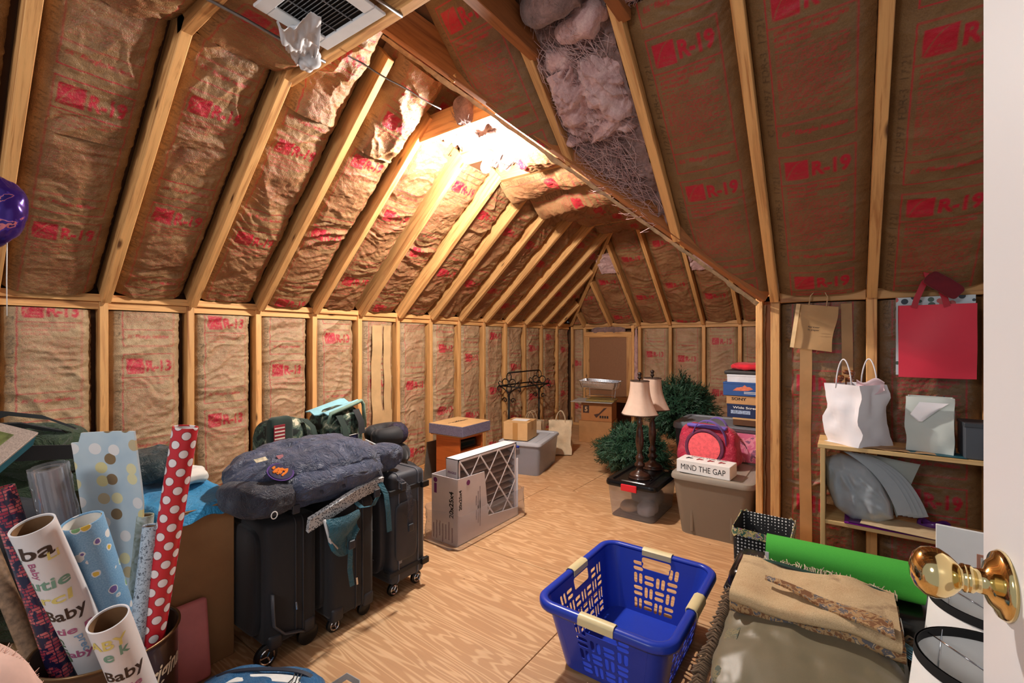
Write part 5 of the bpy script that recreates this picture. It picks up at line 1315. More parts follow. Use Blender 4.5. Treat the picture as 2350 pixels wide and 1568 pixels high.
# black duffel with two travel pillows on it
b = MB(); b.soft((.34, .34, .43), 16, 6, .006, 9, 61, M=T(-2.40, 1.91, .217)); tag(b.build('black_duffel', M['black_fabric'], None, True, weld=True), 'plain black duffel standing behind the charcoal suitcase', 'bag')
def neck_pillow(label, c, pat, seed, rz):
    t = thing('travel_pillow', label, 'pillow', c, rz, 'travel pillows'); pts = []; rs = []
    for k in range(19): a = -2.45+4.9*k/18; pts.append((.085*math.cos(a), .085*math.sin(a), 0)); rs.append(.068-.018*abs(k-9)/9)
    b = MB(); b.tube(pts, rs, 16); b.soft((.085, .085, .1), 8, 2, 0, 1, 1, M=T(*pts[0])); b.soft((.085, .085, .1), 8, 2, 0, 1, 1, M=T(*pts[-1]))
    b.build('cushion', M['black_fabric'], t, True)
    b = MB(); b.tube([(p[0]*1.02, p[1]*1.02, .002) for p in pts], [r_*1.012 for r_ in rs], 16, cap=False) if False else b.tube([pts[k] for k in range(5, 10)], [rs[k]*1.03 for k in range(5, 10)], 16)
    b.build('cover_panel', pat, t, True); return t
purp = camo('purple_swirl', [rgb(18, 14, 26), rgb(44, 34, 62), rgb(26, 22, 36), rgb(96, 84, 118)], 30)
neck_pillow('plain black horseshoe travel pillow, lower of the two', (-2.36, 1.88, .50), M['black_fabric'], 1, .4)
neck_pillow('black travel pillow with purple swirl end, upper of the two', (-2.37, 1.87, .628), purp, 2, 1.3)

# ================================================================ big cardboard box with things on it
Mb_ = T(-2.235, .68, 0)
t = carton('cardboard_carton', 'tall brown cardboard box standing left of the suitcases', 'box', .62, .24, .60, Mb_, plain('cardboard_brown', rgb(150, 108, 68), .75, .06, 14, bump=.08, bscale=120), tape=False)
skyb = fabric('sky_blue_nylon', rgb(32, 142, 196), .22, 12, 700, .55, crease=.5)
P = []
for u in np.linspace(0, 1, 26):
    row = []
    for v in np.linspace(0, 1, 26):
        x = -2.52+.62*u; y = .52+.30*v; z_ = .612+.012*math.sin(u*9+v*4)+.010*math.sin(v*13-u*6)+.012*float(fbm(u*4, v*4, 0, 3, 3))
        over = max(0, x-(-1.93)); x2 = min(x, -1.918+.3*over); z_ -= 1.1*over
        if v < .1: z_ -= .8*(.1-v)
        row.append((x2, max(y, .54) if v < .1 else y, max(z_, .606) if over == 0 else z_))
    P.append(row)
b = MB(); b.sheet(np.array(P), .004); tag(b.build('blue_cloth', skyb, None, True), 'bright blue nylon cloth spread over the top of the tall cardboard box', 'cloth')
b = MB(); b.soft((.30, .24, .12), 22, 3, .022, 12, 71, M=T(-2.40, .66, .695), base=-.055); t = b.build('dark_jacket', fabric('dark_teal_nylon', rgb(20, 46, 50), .4, 10, 500, .45, crease=.9), None, True, weld=True); tag(t, 'crumpled dark teal jacket lying on the blue cloth', 'jacket')
b = MB(); b.soft((.14, .12, .06), 14, 3, .012, 14, 72, M=T(-2.20, .74, .662), base=-.028); tag(b.build('white_pouch', fabric('white_cotton', rgb(220, 216, 208), .08), None, True, weld=True), 'small white pouch on the blue cloth behind the red dotted roll', 'pouch')
b = MB(); b.rbox((0, 0, .14), (.03, .125, .28), .014, seg=3); tag(b.build('pink_foam_board', plain('pink_foam', rgb(216, 128, 126), .45, .18, 6), None, M=T(-1.862, .632, .004) @ RY(-.14), angle=50), 'pink rounded foam board leaning on the tall cardboard box', 'board')
# blue bag on the floor
ang = math.atan2(.5885, .8085); t = thing('swim_bag', 'blue drawstring bag with white stripe lying on the floor by the suitcase wheel', 'bag', (-1.50, .68, 0), ang)
deep = fabric('deep_blue_nylon', rgb(16, 92, 142), .25, 10, 600, .5, crease=.6)
b = MB(); b.soft((.42, .26, .14), 26, 3, .014, 10, 81, M=T(0, 0, .064), base=-.062); b.build('bag_body', deep, t, True, weld=True)
for (w_, z_, cc, nm) in ((.030, .128, rgb(226, 226, 222), 'white_stripe'), (.014, .135, rgb(30, 36, 52), 'dark_piping')):
    P = [[(-.195+.39*u, .02+w_*k+.02*math.sin(u*3)+(.03 if nm == 'dark_piping' else 0), .064+(z_-.064)*math.sqrt(max(0, 1-((u-.5)*2.02)**4))+.003) for u in np.linspace(0, 1, 24)] for k in (-.5, 0, .5)]
    b = MB(); b.sheet(np.array(P), .004); b.build(nm, plain(nm, cc, .6), t, True)
b = MB(); pts = [(.20, .07, .07), (.26, .09, .10), (.31, .07, .09), (.325, .02, .06), (.30, -.03, .045), (.24, -.04, .06)]
P = [[(p[0], p[1], p[2]+k) for p in pts] for k in (-.011, .011)]; b.sheet(np.array(P), .003); b.build('handle_loop', plain('grey_webbing', rgb(160, 158, 156), .7), t, True)
b = MB()
for k in range(3): b.tube([(.10+.012*k, .06, .13), (.11+.015*k, .03-.02*k, .138), (.09-.01*k, -.02, .134), (.12, -.07+.02*k, .12)], .0022, 5)
b.build('drawstring', M['black_fabric'], t, True)

# ================================================================ heap of green canvas, straps
t = thing('canvas_heap', 'dark green canvas bags heaped against the left wall with black straps', 'bags', (-2.875, .22, 0))
grn = fabric('forest_green_canvas', rgb(46, 66, 42), .35, 8, 400, crease=.9)
b = MB(); b.soft((.60, .74, .84), 40, 3.4, .055, 5.5, 91, M=T(0, 0, .42), base=-.415, octv=4); b.build('canvas_body', grn, t, True, weld=True)
b = MB(); b.soft((.36, .34, .22), 24, 2.8, .03, 9, 92, M=T(.12, .14, .76)); b.build('canvas_fold', grn, t, True, weld=True)
b = MB(); b.soft((.22, .42, .40), 24, 3, .03, 9, 93, M=T(.27, -.02, .42)); b.build('dark_fold', fabric('charcoal_cotton', rgb(40, 42, 48), .3, 9, 500), t, True, weld=True)
band(t, [(.10, -.16, .86), (.22, -.05, .90), (.27, .10, .89), (.26, .22, .84)], .05, M['black_fabric'], wd=(.6, -.5, .5), th=.005)
band(t, [(.24, -.22, .80), (.33, -.05, .81), (.36, .12, .79), (.32, .28, .76)], .06, M['black_fabric'], wd=(.2, 0, 1), th=.005)
band(t, [(.0, .0, .89), (.14, .06, .93), (.24, .16, .91), (.28, .24, .86)], .035, M['black_fabric'], wd=(.4, -.6, .5), th=.005)
# silver picture box lying on the heap
Mx = frame(at_depth(-62, 1010, 1.56), (.45, .80, -.38), (-.75, .45, .45))
t = thing('gift_box', 'silver glitter box with teal side at the left edge', 'box'); put(t, M_=Mx)
b = MB(); b.rbox((0, 0, -.03), (.24, .20, .05), .003, seg=1); b.build('box_body', plain('teal_card', rgb(28, 92, 108), .5), t)
b = MB(); b.rbox((0, 0, .0), (.246, .206, .012), .002, seg=1); b.build('lid', plain('silver_glitter', rgb(176, 162, 152), .4, .3, 260, metal=.3), t)
b = MB(); b.rbox((.0, 0, .007), (.15, .12, .002), .0006, seg=1); b.build('picture', plain('olive_picture', rgb(96, 104, 60), .5, .5, 40), t)

# ================================================================ tin of gift wrap
tinc = at_depth(250, 1463, 1.384); TX, TY, TZ = tinc.x, tinc.y, .32
t = thing('popcorn_tin', 'brown round tin with cream script holding the rolls of gift wrap', 'tin', (TX, TY, 0))
tinm = plain('brown_tin', rgb(70, 44, 30), .3, .15, 12, coat=.3); R0 = .170
b = MB(); b.lathe([(R0-.004, .004), (R0-.003, TZ-.004), (R0, TZ), (R0+.005, TZ+.003), (R0+.006, TZ-.002), (R0+.002, TZ-.006), (R0, TZ-.02), (R0, .01), (R0-.004, 0), (0, 0), (0, .004), (R0-.004, .004)], 48, cap=False); b.build('tin_body', tinm, t, angle=40)
b = MB(); b.tube([((R0+.004)*math.cos(a), (R0+.004)*math.sin(a), TZ) for a in np.linspace(0, 6.283, 49)[:-1]], .004, 6, closed=True); b.build('rolled_rim', plain('rim_gold', rgb(120, 92, 62), .3, .1, metal=.6), t, True)
cam_az = math.atan2(0-TX, TY-0)   # letters face the room
az = math.atan2(-TY, -TX)
lettering(t, 'the Original', .05, RZ(az+math.pi/2+.55) @ RX(math.pi/2) @ T(0, .20, 0), plain('cream_script', rgb(226, 208, 176), .5), .30, .02, .35, wrap=R0+.0012)
WRAPS = 'rolls of gift wrap in the tin'
def roll(name, label, top_px, top_z, low_px, low_z, r, mat, inner=None, wall=.004, open_end=True, flat=1.0, zmin=.012, extra=None):
    """a tube leaning in the tin: axis through two pixels at given depths, down to the tin's bottom"""
    a = at_depth(top_px[0], top_px[1], top_z); l = at_depth(low_px[0], low_px[1], low_z); d = (l-a).normalized()
    rim = math.sqrt(max(0, 1-d.z*d.z))*r
    k = (zmin+rim-a.z)/d.z; e = a+d*k; L = (e-a).length
    t = thing(name, label, 'gift wrap', group=WRAPS)
    z = -d; x = (_rt - z*_rt.dot(z)).normalized(); y = z.cross(x); Mx = Matrix((x, y, z)).transposed().to_4x4(); Mx.translation = e
    put(t, M_=Mx); n = 40; b = MB(); P = []
    for (rr_, zz) in ((r, 0), (r, L*.25), (r, L*.5), (r, L*.75), (r, L), (r-wall, L), (r-wall, L*.5), (r-wall, 0)):
        P.append([(rr_*math.cos(2*math.pi*j/n), rr_*flat*math.sin(2*math.pi*j/n), zz) for j in range(n)])
    loft(b, P, cap0=True, cap1=False); b.build('paper_roll', mat, t, angle=45)
    P2 = [[((r-wall-.0015)*math.cos(2*math.pi*j/n), (r-wall-.0015)*flat*math.sin(2*math.pi*j/n), zz) for j in range(n)] for zz in (L-.004, L*.5, .02)]
    b = MB(); loft(b, P2[::-1], cap0=False, cap1=False); b.build('cardboard_core', inner or plain('core_brown_%d' % int(r*1e4), rgb(132, 98, 66), .85), t, True)
    return t, Mx, L
def cyl_uv(t, r, off=0.0):
    """shader coordinates unrolled round the roll's own axis (metres)"""
    tc = t.n('ShaderNodeTexCoord'); sp = t.n('ShaderNodeSeparateXYZ'); t.l(tc.outputs['Object'], sp.inputs[0])
    at = t.n('ShaderNodeMath', operation='ARCTAN2'); t.l(sp.outputs[1], at.inputs[0]); t.l(sp.outputs[0], at.inputs[1])
    mu = t.n('ShaderNodeMath', operation='MULTIPLY'); mu.inputs[1].default_value = r; t.l(at.outputs[0], mu.inputs[0])
    cb = t.n('ShaderNodeCombineXYZ'); t.l(mu.outputs[0], cb.inputs[0]); t.l(sp.outputs[2], cb.inputs[1]); return cb.outputs[0]
def polka(name, bg_, dot, r, px_, py_, rad, edge=None):
    t = NT(name); uv = cyl_uv(t, r); sp = t.n('ShaderNodeSeparateXYZ'); t.l(uv, sp.inputs[0])
    def m(op, a, b_=None):
        n_ = t.n('ShaderNodeMath', operation=op)
        for i, v in enumerate((a, b_)):
            if v is None: continue
            if isinstance(v, (int, float)): n_.inputs[i].default_value = v
            else: t.l(v, n_.inputs[i])
        return n_.outputs[0]
    dmin = None
    for ox, oy in ((0, 0), (.5, .5)):
        fx = m('SUBTRACT', m('FRACT', m('ADD', m('DIVIDE', sp.outputs[0], px_), ox+50)), .5); fy = m('SUBTRACT', m('FRACT', m('ADD', m('DIVIDE', sp.outputs[1], py_), oy+50)), .5)
        d = m('SQRT', m('ADD', m('POWER', m('MULTIPLY', fx, px_), 2), m('POWER', m('MULTIPLY', fy, py_), 2)))
        dmin = d if dmin is None else m('MINIMUM', dmin, d)
    k = m('DIVIDE', dmin, rad*2)
    stops = [(0, dot), (.5, edge or bg_), (.56, bg_)] if edge else [(0, dot), (.5, bg_)]
    t.set(Base_Color=t.ramp(k, stops, 'CONSTANT'), Roughness=.42); t.b.inputs['Coat Weight'].default_value = .15; return t.m
rR = .034
roll('gift_wrap_roll', 'tall red gift wrap roll with white polka dots', (426, 980), 1.42, (350, 1450), 1.40, rR, polka('red_polka', rgb(196, 30, 44), rgb(228, 220, 220), rR, 2*math.pi*rR/4, .056, .0122, rgb(126, 16, 28)), plain('pale_core', rgb(216, 208, 204), .8))
# white roll with baby words
rW = .045; wm = plain('white_wrap', rgb(224, 220, 220), .45, .04, 9)
t, Mx, L = roll('gift_wrap_roll', 'white gift wrap roll with pastel baby words at the left', (74, 1205), 1.179, (200, 1470), 1.315, rW, wm)
pal = [rgb(96, 122, 92), rgb(176, 96, 132), rgb(222, 206, 120), rgb(64, 46, 36), rgb(130, 166, 200), rgb(120, 160, 140)]
mats_p = [plain('wrap_ink_%d' % i, c, .5) for i, c in enumerate(pal)]
def words(t, L, r, items):
    for (txt, h_, ang_, z_, rot, mi, w_) in items:
        ang_ += .42
        Ms = RZ(-math.pi/2+ang_) @ T(0, 0, L-z_) @ RX(math.pi/2) @ (T() if True else T())
        # text runs round the roll (rot=0) or along it (rot=1)
        if rot == 0:
            lettering(t, txt, h_, RZ(ang_) @ T(0, 0, L-z_) @ Matrix(((1, 0, 0, 0), (0, 0, -1, 0), (0, 1, 0, 0), (0, 0, 0, 1))), mats_p[mi], w_, .02, 0.1, wrap=r+.0008)
        else:
            V, Tn = text_tris(txt, 1.0, .015); V = V*(h_/.72); V[:, 0] *= w_/V[:, 0].max()
            b = MB(); P = []
            for x, y in V: a = ang_+(y-h_/2)/r; P.append(((r+.0008)*math.sin(a), -(r+.0008)*math.cos(a), L-z_-x))
            b.add(P, [tuple(q) for q in Tn]); b.build('lettering', mats_p[mi], t)
words(t, L, rW, [('ba', .040, .1, .075, 0, 3, .075), ('Baby', .016, -.25, .085, 1, 1, .055), ('utie', .034, .0, .175, 0, 5, .095), ('welcome', .018, -.95, .03, 1, 0, .14), ('Li', .022, .75, .09, 0, 2, .03), ('rcl', .03, .0, .225, 0, 2, .08), ('Baby', .036, .1, .285, 0, 3, .10), ('tie p', .024, .2, .335, 0, 1, .09), ('prec', .018, .4, .345, 1, 4, .06), ('cute', .024, -.7, .35, 1, 0, .09), ('baby', .024, -.2, .42, 0, 1, .08)])
# second, short one in front
rS = .045
t, Mx, L = roll('gift_wrap_roll', 'short white gift wrap roll with baby words leaning at the front of the tin', (248, 1420), 1.20, (292, 1530), 1.255, rS, wm, zmin=.06)
words(t, L, rS, [('ABY', .03, .0, .06, 0, 2, .09), ('e', .034, -.2, .1, 0, 5, .026), ('k', .03, .6, .09, 0, 5, .024), ('Baby', .034, .2, .17, 0, 3, .10), ('pie', .02, .3, .21, 0, 1, .05)])
# blue baby roll: printed shapes as voronoi islands
rB = .048
tb_ = NT('blue_baby_wrap'); uv = cyl_uv(tb_, rB); vo = tb_.n('ShaderNodeTexVoronoi'); vo.inputs['Scale'].default_value = 23; tb_.l(uv, vo.inputs['Vector'])
wn = tb_.noise(uv, 40, 2)
ad = tb_.n('ShaderNodeMath', operation='MULTIPLY_ADD'); ad.inputs[1].default_value = .25; tb_.l(wn, ad.inputs[0]); tb_.l(vo.outputs['Distance'], ad.inputs[2])
sp = tb_.n('ShaderNodeSeparateColor'); tb_.l(vo.outputs['Color'], sp.inputs[0])
inner = tb_.ramp(sp.outputs[0], [(0, rgb(222, 190, 76)), (.3, rgb(226, 226, 222)), (.5, rgb(120, 96, 160)), (.66, rgb(120, 172, 120)), (.82, rgb(214, 170, 92))], 'CONSTANT')
mask = tb_.ramp(ad.outputs[0], [(0, (1, 1, 1, 1)), (.40, (0, 0, 0, 1))], 'CONSTANT'); ring = tb_.ramp(ad.outputs[0], [(0, (0, 0, 0, 1)), (.36, (1, 1, 1, 1)), (.42, (0, 0, 0, 1))], 'CONSTANT')
base_ = tb_.ramp(tb_.noise(uv, 300, 1), [(.35, rgb(112, 160, 200)), (.7, rgb(142, 186, 216))])
tb_.set(Base_Color=tb_.mix(ring, tb_.mix(mask, base_, inner), rgb(226, 228, 230)), Roughness=.42)
t, Mx, L = roll('gift_wrap_roll', 'pale blue gift wrap roll with baby motifs beside the white word roll', (188, 1195), 1.302, (282, 1470), 1.408, rB, tb_.m, plain('pale_inside', rgb(218, 214, 206), .7), zmin=.22)
# flattened silver-blue sheet with gold dots
td = NT('silver_gold_dots'); vv = td.coord('Object'); vo = td.n('ShaderNodeTexVoronoi', voronoi_dimensions='2D'); vo.inputs['Scale'].default_value = 16; vo.inputs['Randomness'].default_value = .62
mpx = td.n('ShaderNodeMapping'); mpx.inputs['Rotation'].default_value = (math.pi/2, 0, 0); td.l(vv, mpx.inputs['Vector']); td.l(mpx.outputs[0], vo.inputs['Vector'])
sp = td.n('ShaderNodeSeparateColor'); td.l(vo.outputs['Color'], sp.inputs[0])
dotc = td.ramp(sp.outputs[0], [(0, rgb(138, 112, 78)), (.22, rgb(228, 218, 170)), (.5, rgb(232, 226, 222)), (.7, rgb(196, 176, 138)), (.82, rgb(224, 210, 150))], 'CONSTANT')
mask = td.ramp(vo.outputs['Distance'], [(0, (1, 1, 1, 1)), (.30, (0, 0, 0, 1))], 'CONSTANT')
td.set(Base_Color=td.mix(mask, td.ramp(td.noise(vv, 9, 3), [(.3, rgb(176, 196, 208)), (.7, rgb(200, 212, 216))]), dotc), Roughness=.35)
a = at_depth(238, 992, 1.466); l = at_depth(282, 1440, 1.508); d = (l-a).normalized(); e = a+d*((.03-a.z)/d.z); L = (e-a).length
t = thing('gift_wrap_sheet', 'flat pale blue gift wrap sheet with gold and cream dots behind the rolls', 'gift wrap', group=WRAPS)
z = -d; x = (_rt-z*_rt.dot(z)).normalized(); y = z.cross(x); Mx = Matrix((x, y, z)).transposed().to_4x4(); Mx.translation = e; put(t, M_=Mx)
P = []
for u in np.linspace(-1, 1, 22):
    row = []
    for v in np.linspace(0, 1, 16):
        wv = .103*(.25+.75*min(1, v*1.35)); zz = L*v-(.03 if (u < -.72 and v > .99) else 0); row.append((wv*u, .012*(1-u*u)*(1 if True else 0)-.006*math.sin(v*7), zz))
    P.append(row)
b = MB(); b.sheet(np.array(P), .006); b.build('paper_sheet', td.m, t, angle=60)
# clear cellophane roll, silver inside
t, Mx, L = roll('cellophane_roll', 'clear cellophane roll with crinkled end left of the dotted sheet', (112, 1075), 1.352, (190, 1440), 1.421, .038, M['film'], plain('silver_tube', rgb(186, 176, 164), .15, .1, 30, metal=.8), wall=.012)
P = []
for v in np.linspace(0, 1, 20):
    row = []
    for j in range(41): an = 2*math.pi*j/40; q = .043+.004*float(ridge(math.cos(an)*3, math.sin(an)*3, v*9, 4)); row.append((q*math.cos(an), q*math.sin(an), L-.30*v+.008))
    P.append(row)
b = MB(); b.sheet(np.array(P), .0008); b.build('loose_film', M['film'], t, True)
# map-like pale rolls
tm = NT('grey_blue_print'); uv = cyl_uv(tm, .0205); n1 = tm.noise(uv, 90, 3, .7, 2.0)
tm.set(Base_Color=tm.ramp(n1, [(.40, rgb(70, 78, 92)), (.46, rgb(172, 190, 206)), (.8, rgb(196, 208, 218))]), Roughness=.5)
roll('gift_wrap_roll', 'thin grey-blue printed roll next to the red dotted roll', (346, 1206), 1.385, (314, 1470), 1.361, .0205, tm.m)
tm2 = NT('sage_print'); uv = cyl_uv(tm2, .03); n1 = tm2.noise(uv, 30, 3, .6, 1.0)
tm2.set(Base_Color=tm2.ramp(n1, [(.35, rgb(132, 140, 118)), (.6, rgb(184, 196, 192)), (.8, rgb(206, 204, 180))]), Roughness=.5)
roll('gift_wrap_roll', 'sage and silver printed roll behind the thin grey-blue roll', (334, 1182), 1.51, (304, 1460), 1.49, .0235, tm2.m)
tp = NT('plaid_foil'); uv = cyl_uv(tp, .028); br = tp.n('ShaderNodeTexBrick'); br.inputs['Scale'].default_value = 26; br.inputs['Color1'].default_value = rgb(150, 30, 60); br.inputs['Color2'].default_value = rgb(206, 104, 104); br.inputs['Mortar'].default_value = rgb(40, 36, 64); br.inputs['Mortar Size'].default_value = .03; br.offset = .37; br.squash = .7; tp.l(uv, br.inputs['Vector'])
tp.set(Base_Color=tp.mix(tp.ramp(tp.noise(uv, 34, 2), [(.5, (0, 0, 0, 1)), (.54, (1, 1, 1, 1))]), br.outputs['Color'], rgb(34, 30, 60)), Roughness=.22)
roll('gift_wrap_roll', 'shiny red and purple plaid gift wrap roll at the left edge', (2, 1120), 1.27, (118, 1470), 1.32, .028, tp.m)
roll('gift_wrap_roll', 'brown and cream printed roll half out of frame at the left', (-62, 1175), 1.38, (80, 1520), 1.37, .022, plain('brown_newsprint', rgb(132, 104, 80), .5, .5, 60))

# ================================================================ plush, balloon
t = thing('plush_cushion', 'fluffy cream pink plush in the lower left corner', 'plush', (-1.16, .04, 0))
b = MB(); b.soft((.28, .28, .72), 18, 2.6, .015, 9, 14, M=T(0, 0, .362)); b.build('plush_body', plain('plush_cream', rgb(222, 188, 176), .95, .1, 20), t, True, weld=True)
rg = np.random.RandomState(6); V = []; F_ = []
for k in range(26000):
    d = rg.normal(size=3); d /= np.linalg.norm(d); p = d*np.array([.142, .142, .365]); p[2] += .362
    if p[2] < .02: continue
    s = rg.normal(size=3)*.35; e = p+(d+s*1.6)*.010; wv = np.cross(d, rg.normal(size=3)); wv = wv/np.linalg.norm(wv)*.0012; i0 = len(V); V += [p-wv, p+wv, e+wv*.4, e-wv*.4]; F_.append((i0, i0+1, i0+2, i0+3))
o = np_mesh('fur', np.array(V), np.array(F_), plain('plush_fur', rgb(238, 208, 196), .95, .12, 20), t, False); o['kind'] = 'stuff'
c = at_depth(-42, 488, 1.5)
t = thing('foil_balloon', 'purple foil balloon with dangling ribbon at the left edge', 'balloon', c)
tb2 = NT('purple_foil'); vv = tb2.coord('Object'); f = tb2.noise(vv, 16, 3, .5, .8)
tb2.set(Base_Color=tb2.ramp(f, [(.40, rgb(62, 36, 120)), (.56, rgb(88, 60, 160)), (.60, rgb(210, 120, 130)), (.64, rgb(52, 40, 120))], 'CONSTANT'), Roughness=.2, Metallic=.5)
b = MB(); b.soft((.26, .26, .12), 22, 2.2, .010, 18, 5, M=RZ(YAW) @ RX(1.35)); b.build('foil_body', tb2.m, t, True, weld=True)
b = MB(); b.tube([(.055, .05, -.03), (.06, .05, -.12), (.052, .05, -.22), (.06, .05, -.34)], .0015, 5); b.build('ribbon', plain('white_ribbon', rgb(220, 214, 206), .6), t, True)
# ================================================================ white door with brass knob
t = thing('door_1', 'white door standing open at the right edge', 'door'); del t['category']; t['kind'] = 'structure'
fe = Vector((.130, .742, 0)); he = Vector((.205, -.06, 0)); dx = (he-fe).normalized(); dn = Vector((-dx.y, dx.x, 0))
if dn.x > 0: dn = -dn                        # face towards the room's left
Md = frame(fe, dx, (0, 0, 1))                 # local x along the leaf, y up, z = face normal
Wd = (he-fe).length; sgn = 1 if (Md.to_3x3() @ Vector((0, 0, 1))).dot(dn) > 0 else -1
dm = plain('white_paint', rgb(238, 238, 240), .35, .015, 3)
b = MB(); b.rbox((Wd/2, 1.03, -sgn*.0175), (Wd, 2.05, .035), .002, seg=1); b.build('door_leaf', dm, t, M=Md)
brass = plain('polished_brass', rgb(230, 208, 150), .10, .04, 6, metal=1.0)
ctr = on_plane(2308, 1345, fe, dn); k = (ctr-fe).dot(dx); zz = ctr.z
Mk = Md @ T(k, zz, 0) @ (RX(0) if sgn > 0 else RX(math.pi))
kb = MB(); kb.lathe([(0, 0), (.034, 0), (.035, .003), (.032, .007), (.026, .009), (.022, .013), (.013, .016), (.012, .024), (.014, .026), (.014, .030), (.012, .032)], 36, M=Mk); kb.build('knob_rosette', brass, t, True)
kb = MB(); kb.lathe([(.010, .026), (.010, .029), (.0145, .031), (.0145, .033), (.012, .035), (.016, .038), (.021, .043), (.0255, .050), (.0265, .057), (.0245, .065), (.018, .072), (.009, .0755), (0, .076)], 40, M=Mk); kb.build('door_knob', brass, t, True)

# ================================================================ low shelf unit against the right wall
sx0, sx1, sy0, sy1 = -.085, .68, 2.53, 2.785
pinew = wood('shelf_pine', rgb(186, 140, 82), rgb(222, 184, 126), False, .5, 1.2, 16, .05)
t = thing('low_bookshelf', 'low pale wooden bookshelf against the right wall', 'bookshelf', ((sx0+sx1)/2, (sy0+sy1)/2, 0))
W_, D_ = sx1-sx0, sy1-sy0
for (c3, d3, nm) in (((-W_/2+.009, 0, .365), (.018, D_, .73), 'side_panel'), ((W_/2-.009, 0, .365), (.018, D_, .73), 'side_panel'), ((0, 0, .739), (W_+.02, D_, .018), 'top_board'), ((0, 0, .395), (W_-.036, D_-.005, .018), 'shelf_board'), ((0, 0, .06), (W_-.036, D_-.005, .018), 'shelf_board')):
    b = MB(); b.rbox((0, 0, 0), d3, .0015, seg=1)
    if nm == 'side_panel':
        b = MB(); b.rbox((0, 0, 0), (d3[2], d3[1], d3[0]), .0015, seg=1); b.build(nm, pinew, t, M=T(*c3) @ RY(math.pi/2))
    else: b.build(nm, pinew, t, M=T(*c3))
ST = .7482
wpb = plain('white_kraft_paper', rgb(232, 228, 232), .65, .03, 8)
paper_bag('paper_bag', 'tall white paper bag with twisted handles on top of the bookshelf', .165, .19, .275, T(.05, 2.65, ST) @ RZ(-.62), wpb, seed=2, crumple=.012, hh=.115, pinch=.1)
rg = random.Random(4); t = thing('berry_spray', 'spray of brown berries poking out of the white paper bag', 'decoration', (.055, 2.645, ST+.004))
brn = plain('copper_berry', rgb(126, 66, 34), .25, .3, 40, coat=.5)
for k in range(13):
    b = MB(); b.soft((.022, .022, .022), 5, 2, M=T(-.045+rg.uniform(-.03, .03), .02+rg.uniform(-.02, .02), .30+rg.uniform(-.02, .028))); b.build('berry', brn, t, True, weld=True)
b = MB(); b.tube([(-.03, .01, 0), (-.04, .02, .15), (-.045, .02, .30)], .003, 6); b.build('stem', brn, t, True)
P = [[(.10*u, .02*math.sin(v*5)+.03*v-.01, .245+.05*v+.012*math.sin(u*7+v*3)) for v in np.linspace(0, 1, 8)] for u in np.linspace(0, 1, 10)]
b = MB(); b.sheet(np.array(P), .0015); tag(b.build('tissue_paper', plain('pale_pink_tissue', rgb(236, 206, 210), .8), None, True, M=T(.05, 2.63, ST)), 'pale pink tissue paper sticking out of the white paper bag', 'tissue paper')
t = paper_bag('paper_bag', 'small pale grey gift bag with folded front on the bookshelf', .15, .09, .235, T(.30, 2.63, ST) @ RZ(-.15), plain('pale_sage_paper', rgb(206, 212, 206), .55, .03, 8), seed=5, crumple=.006, handles=False, pinch=.25)
P = [[(-.03+.09*u-.03*v, -.05-.004*math.sin(v*3)-.003, .215-.09*v*(1-abs(u-.35)*1.1)) for v in np.linspace(0, 1, 8)] for u in np.linspace(0, 1, 8)]
b = MB(); b.sheet(np.array(P), .0014); b.build('folded_flap', wpb, t, True)
for k in range(3):
    b = MB(); b.rbox((.0+.022*k, .036, .228), (.006, .002, .02), .0006, seg=1); b.build('printed_stripe', plain('navy_ink', rgb(34, 38, 66), .6), t)
t = thing('grey_box', 'blue-grey box with a satin ribbon hanging over the bookshelf edge', 'box', (.535, 2.62, ST))
b = MB(); b.rbox((0, 0, .066), (.28, .15, .13), .003, seg=1); b.build('box_body', plain('slate_card', rgb(78, 82, 90), .5, .04), t); b = MB(); b.rbox((0, 0, .136), (.284, .154, .016), .002, seg=1); b.build('lid', plain('slate_lid', rgb(62, 66, 72), .45, .04), t)
rib = plain('satin_ribbon', rgb(120, 124, 130), .22, .08, 20)
band(t, [(-.06, -.02, .146), (-.06, -.075, .147), (-.06, -.084, .12), (-.06, -.098, .04), (-.058, -.11, -.06), (-.062, -.112, -.2), (-.05, -.112, -.30)], .04, rib, 'ribbon', wd=(1, .0, 0), th=.0012)
band(t, [(-.035, -.086, .10), (-.032, -.108, -.02), (-.03, -.118, -.16), (-.038, -.118, -.30), (-.034, -.116, -.41)], .024, rib, 'ribbon', wd=(.8, -.6, 0), th=.0012)
# folded kraft bags lying under them
for k, (x, w_, cc, lb) in enumerate(((.19, .24, rgb(170, 132, 92), 'flattened kraft paper bag under the small gift bag on the shelf top'), (.31, .18, rgb(32, 84, 96), 'dark teal flat bag under the small gift bag on the shelf top'))):
    P = [[(x-w_/2+w_*u, 2.535+.10*v, ST+.002+.0022*k+.004*abs(math.sin(u*9))*(1-v) if k == 0 else ST+.003) for v in np.linspace(0, 1, 5)] for u in np.linspace(0, 1, 16)]
    b = MB(); b.sheet(np.array(P), .0012); tag(b.build('flat_paper_bag', plain('flat_bag_%d' % k, cc, .6), None, True), lb, 'bag')
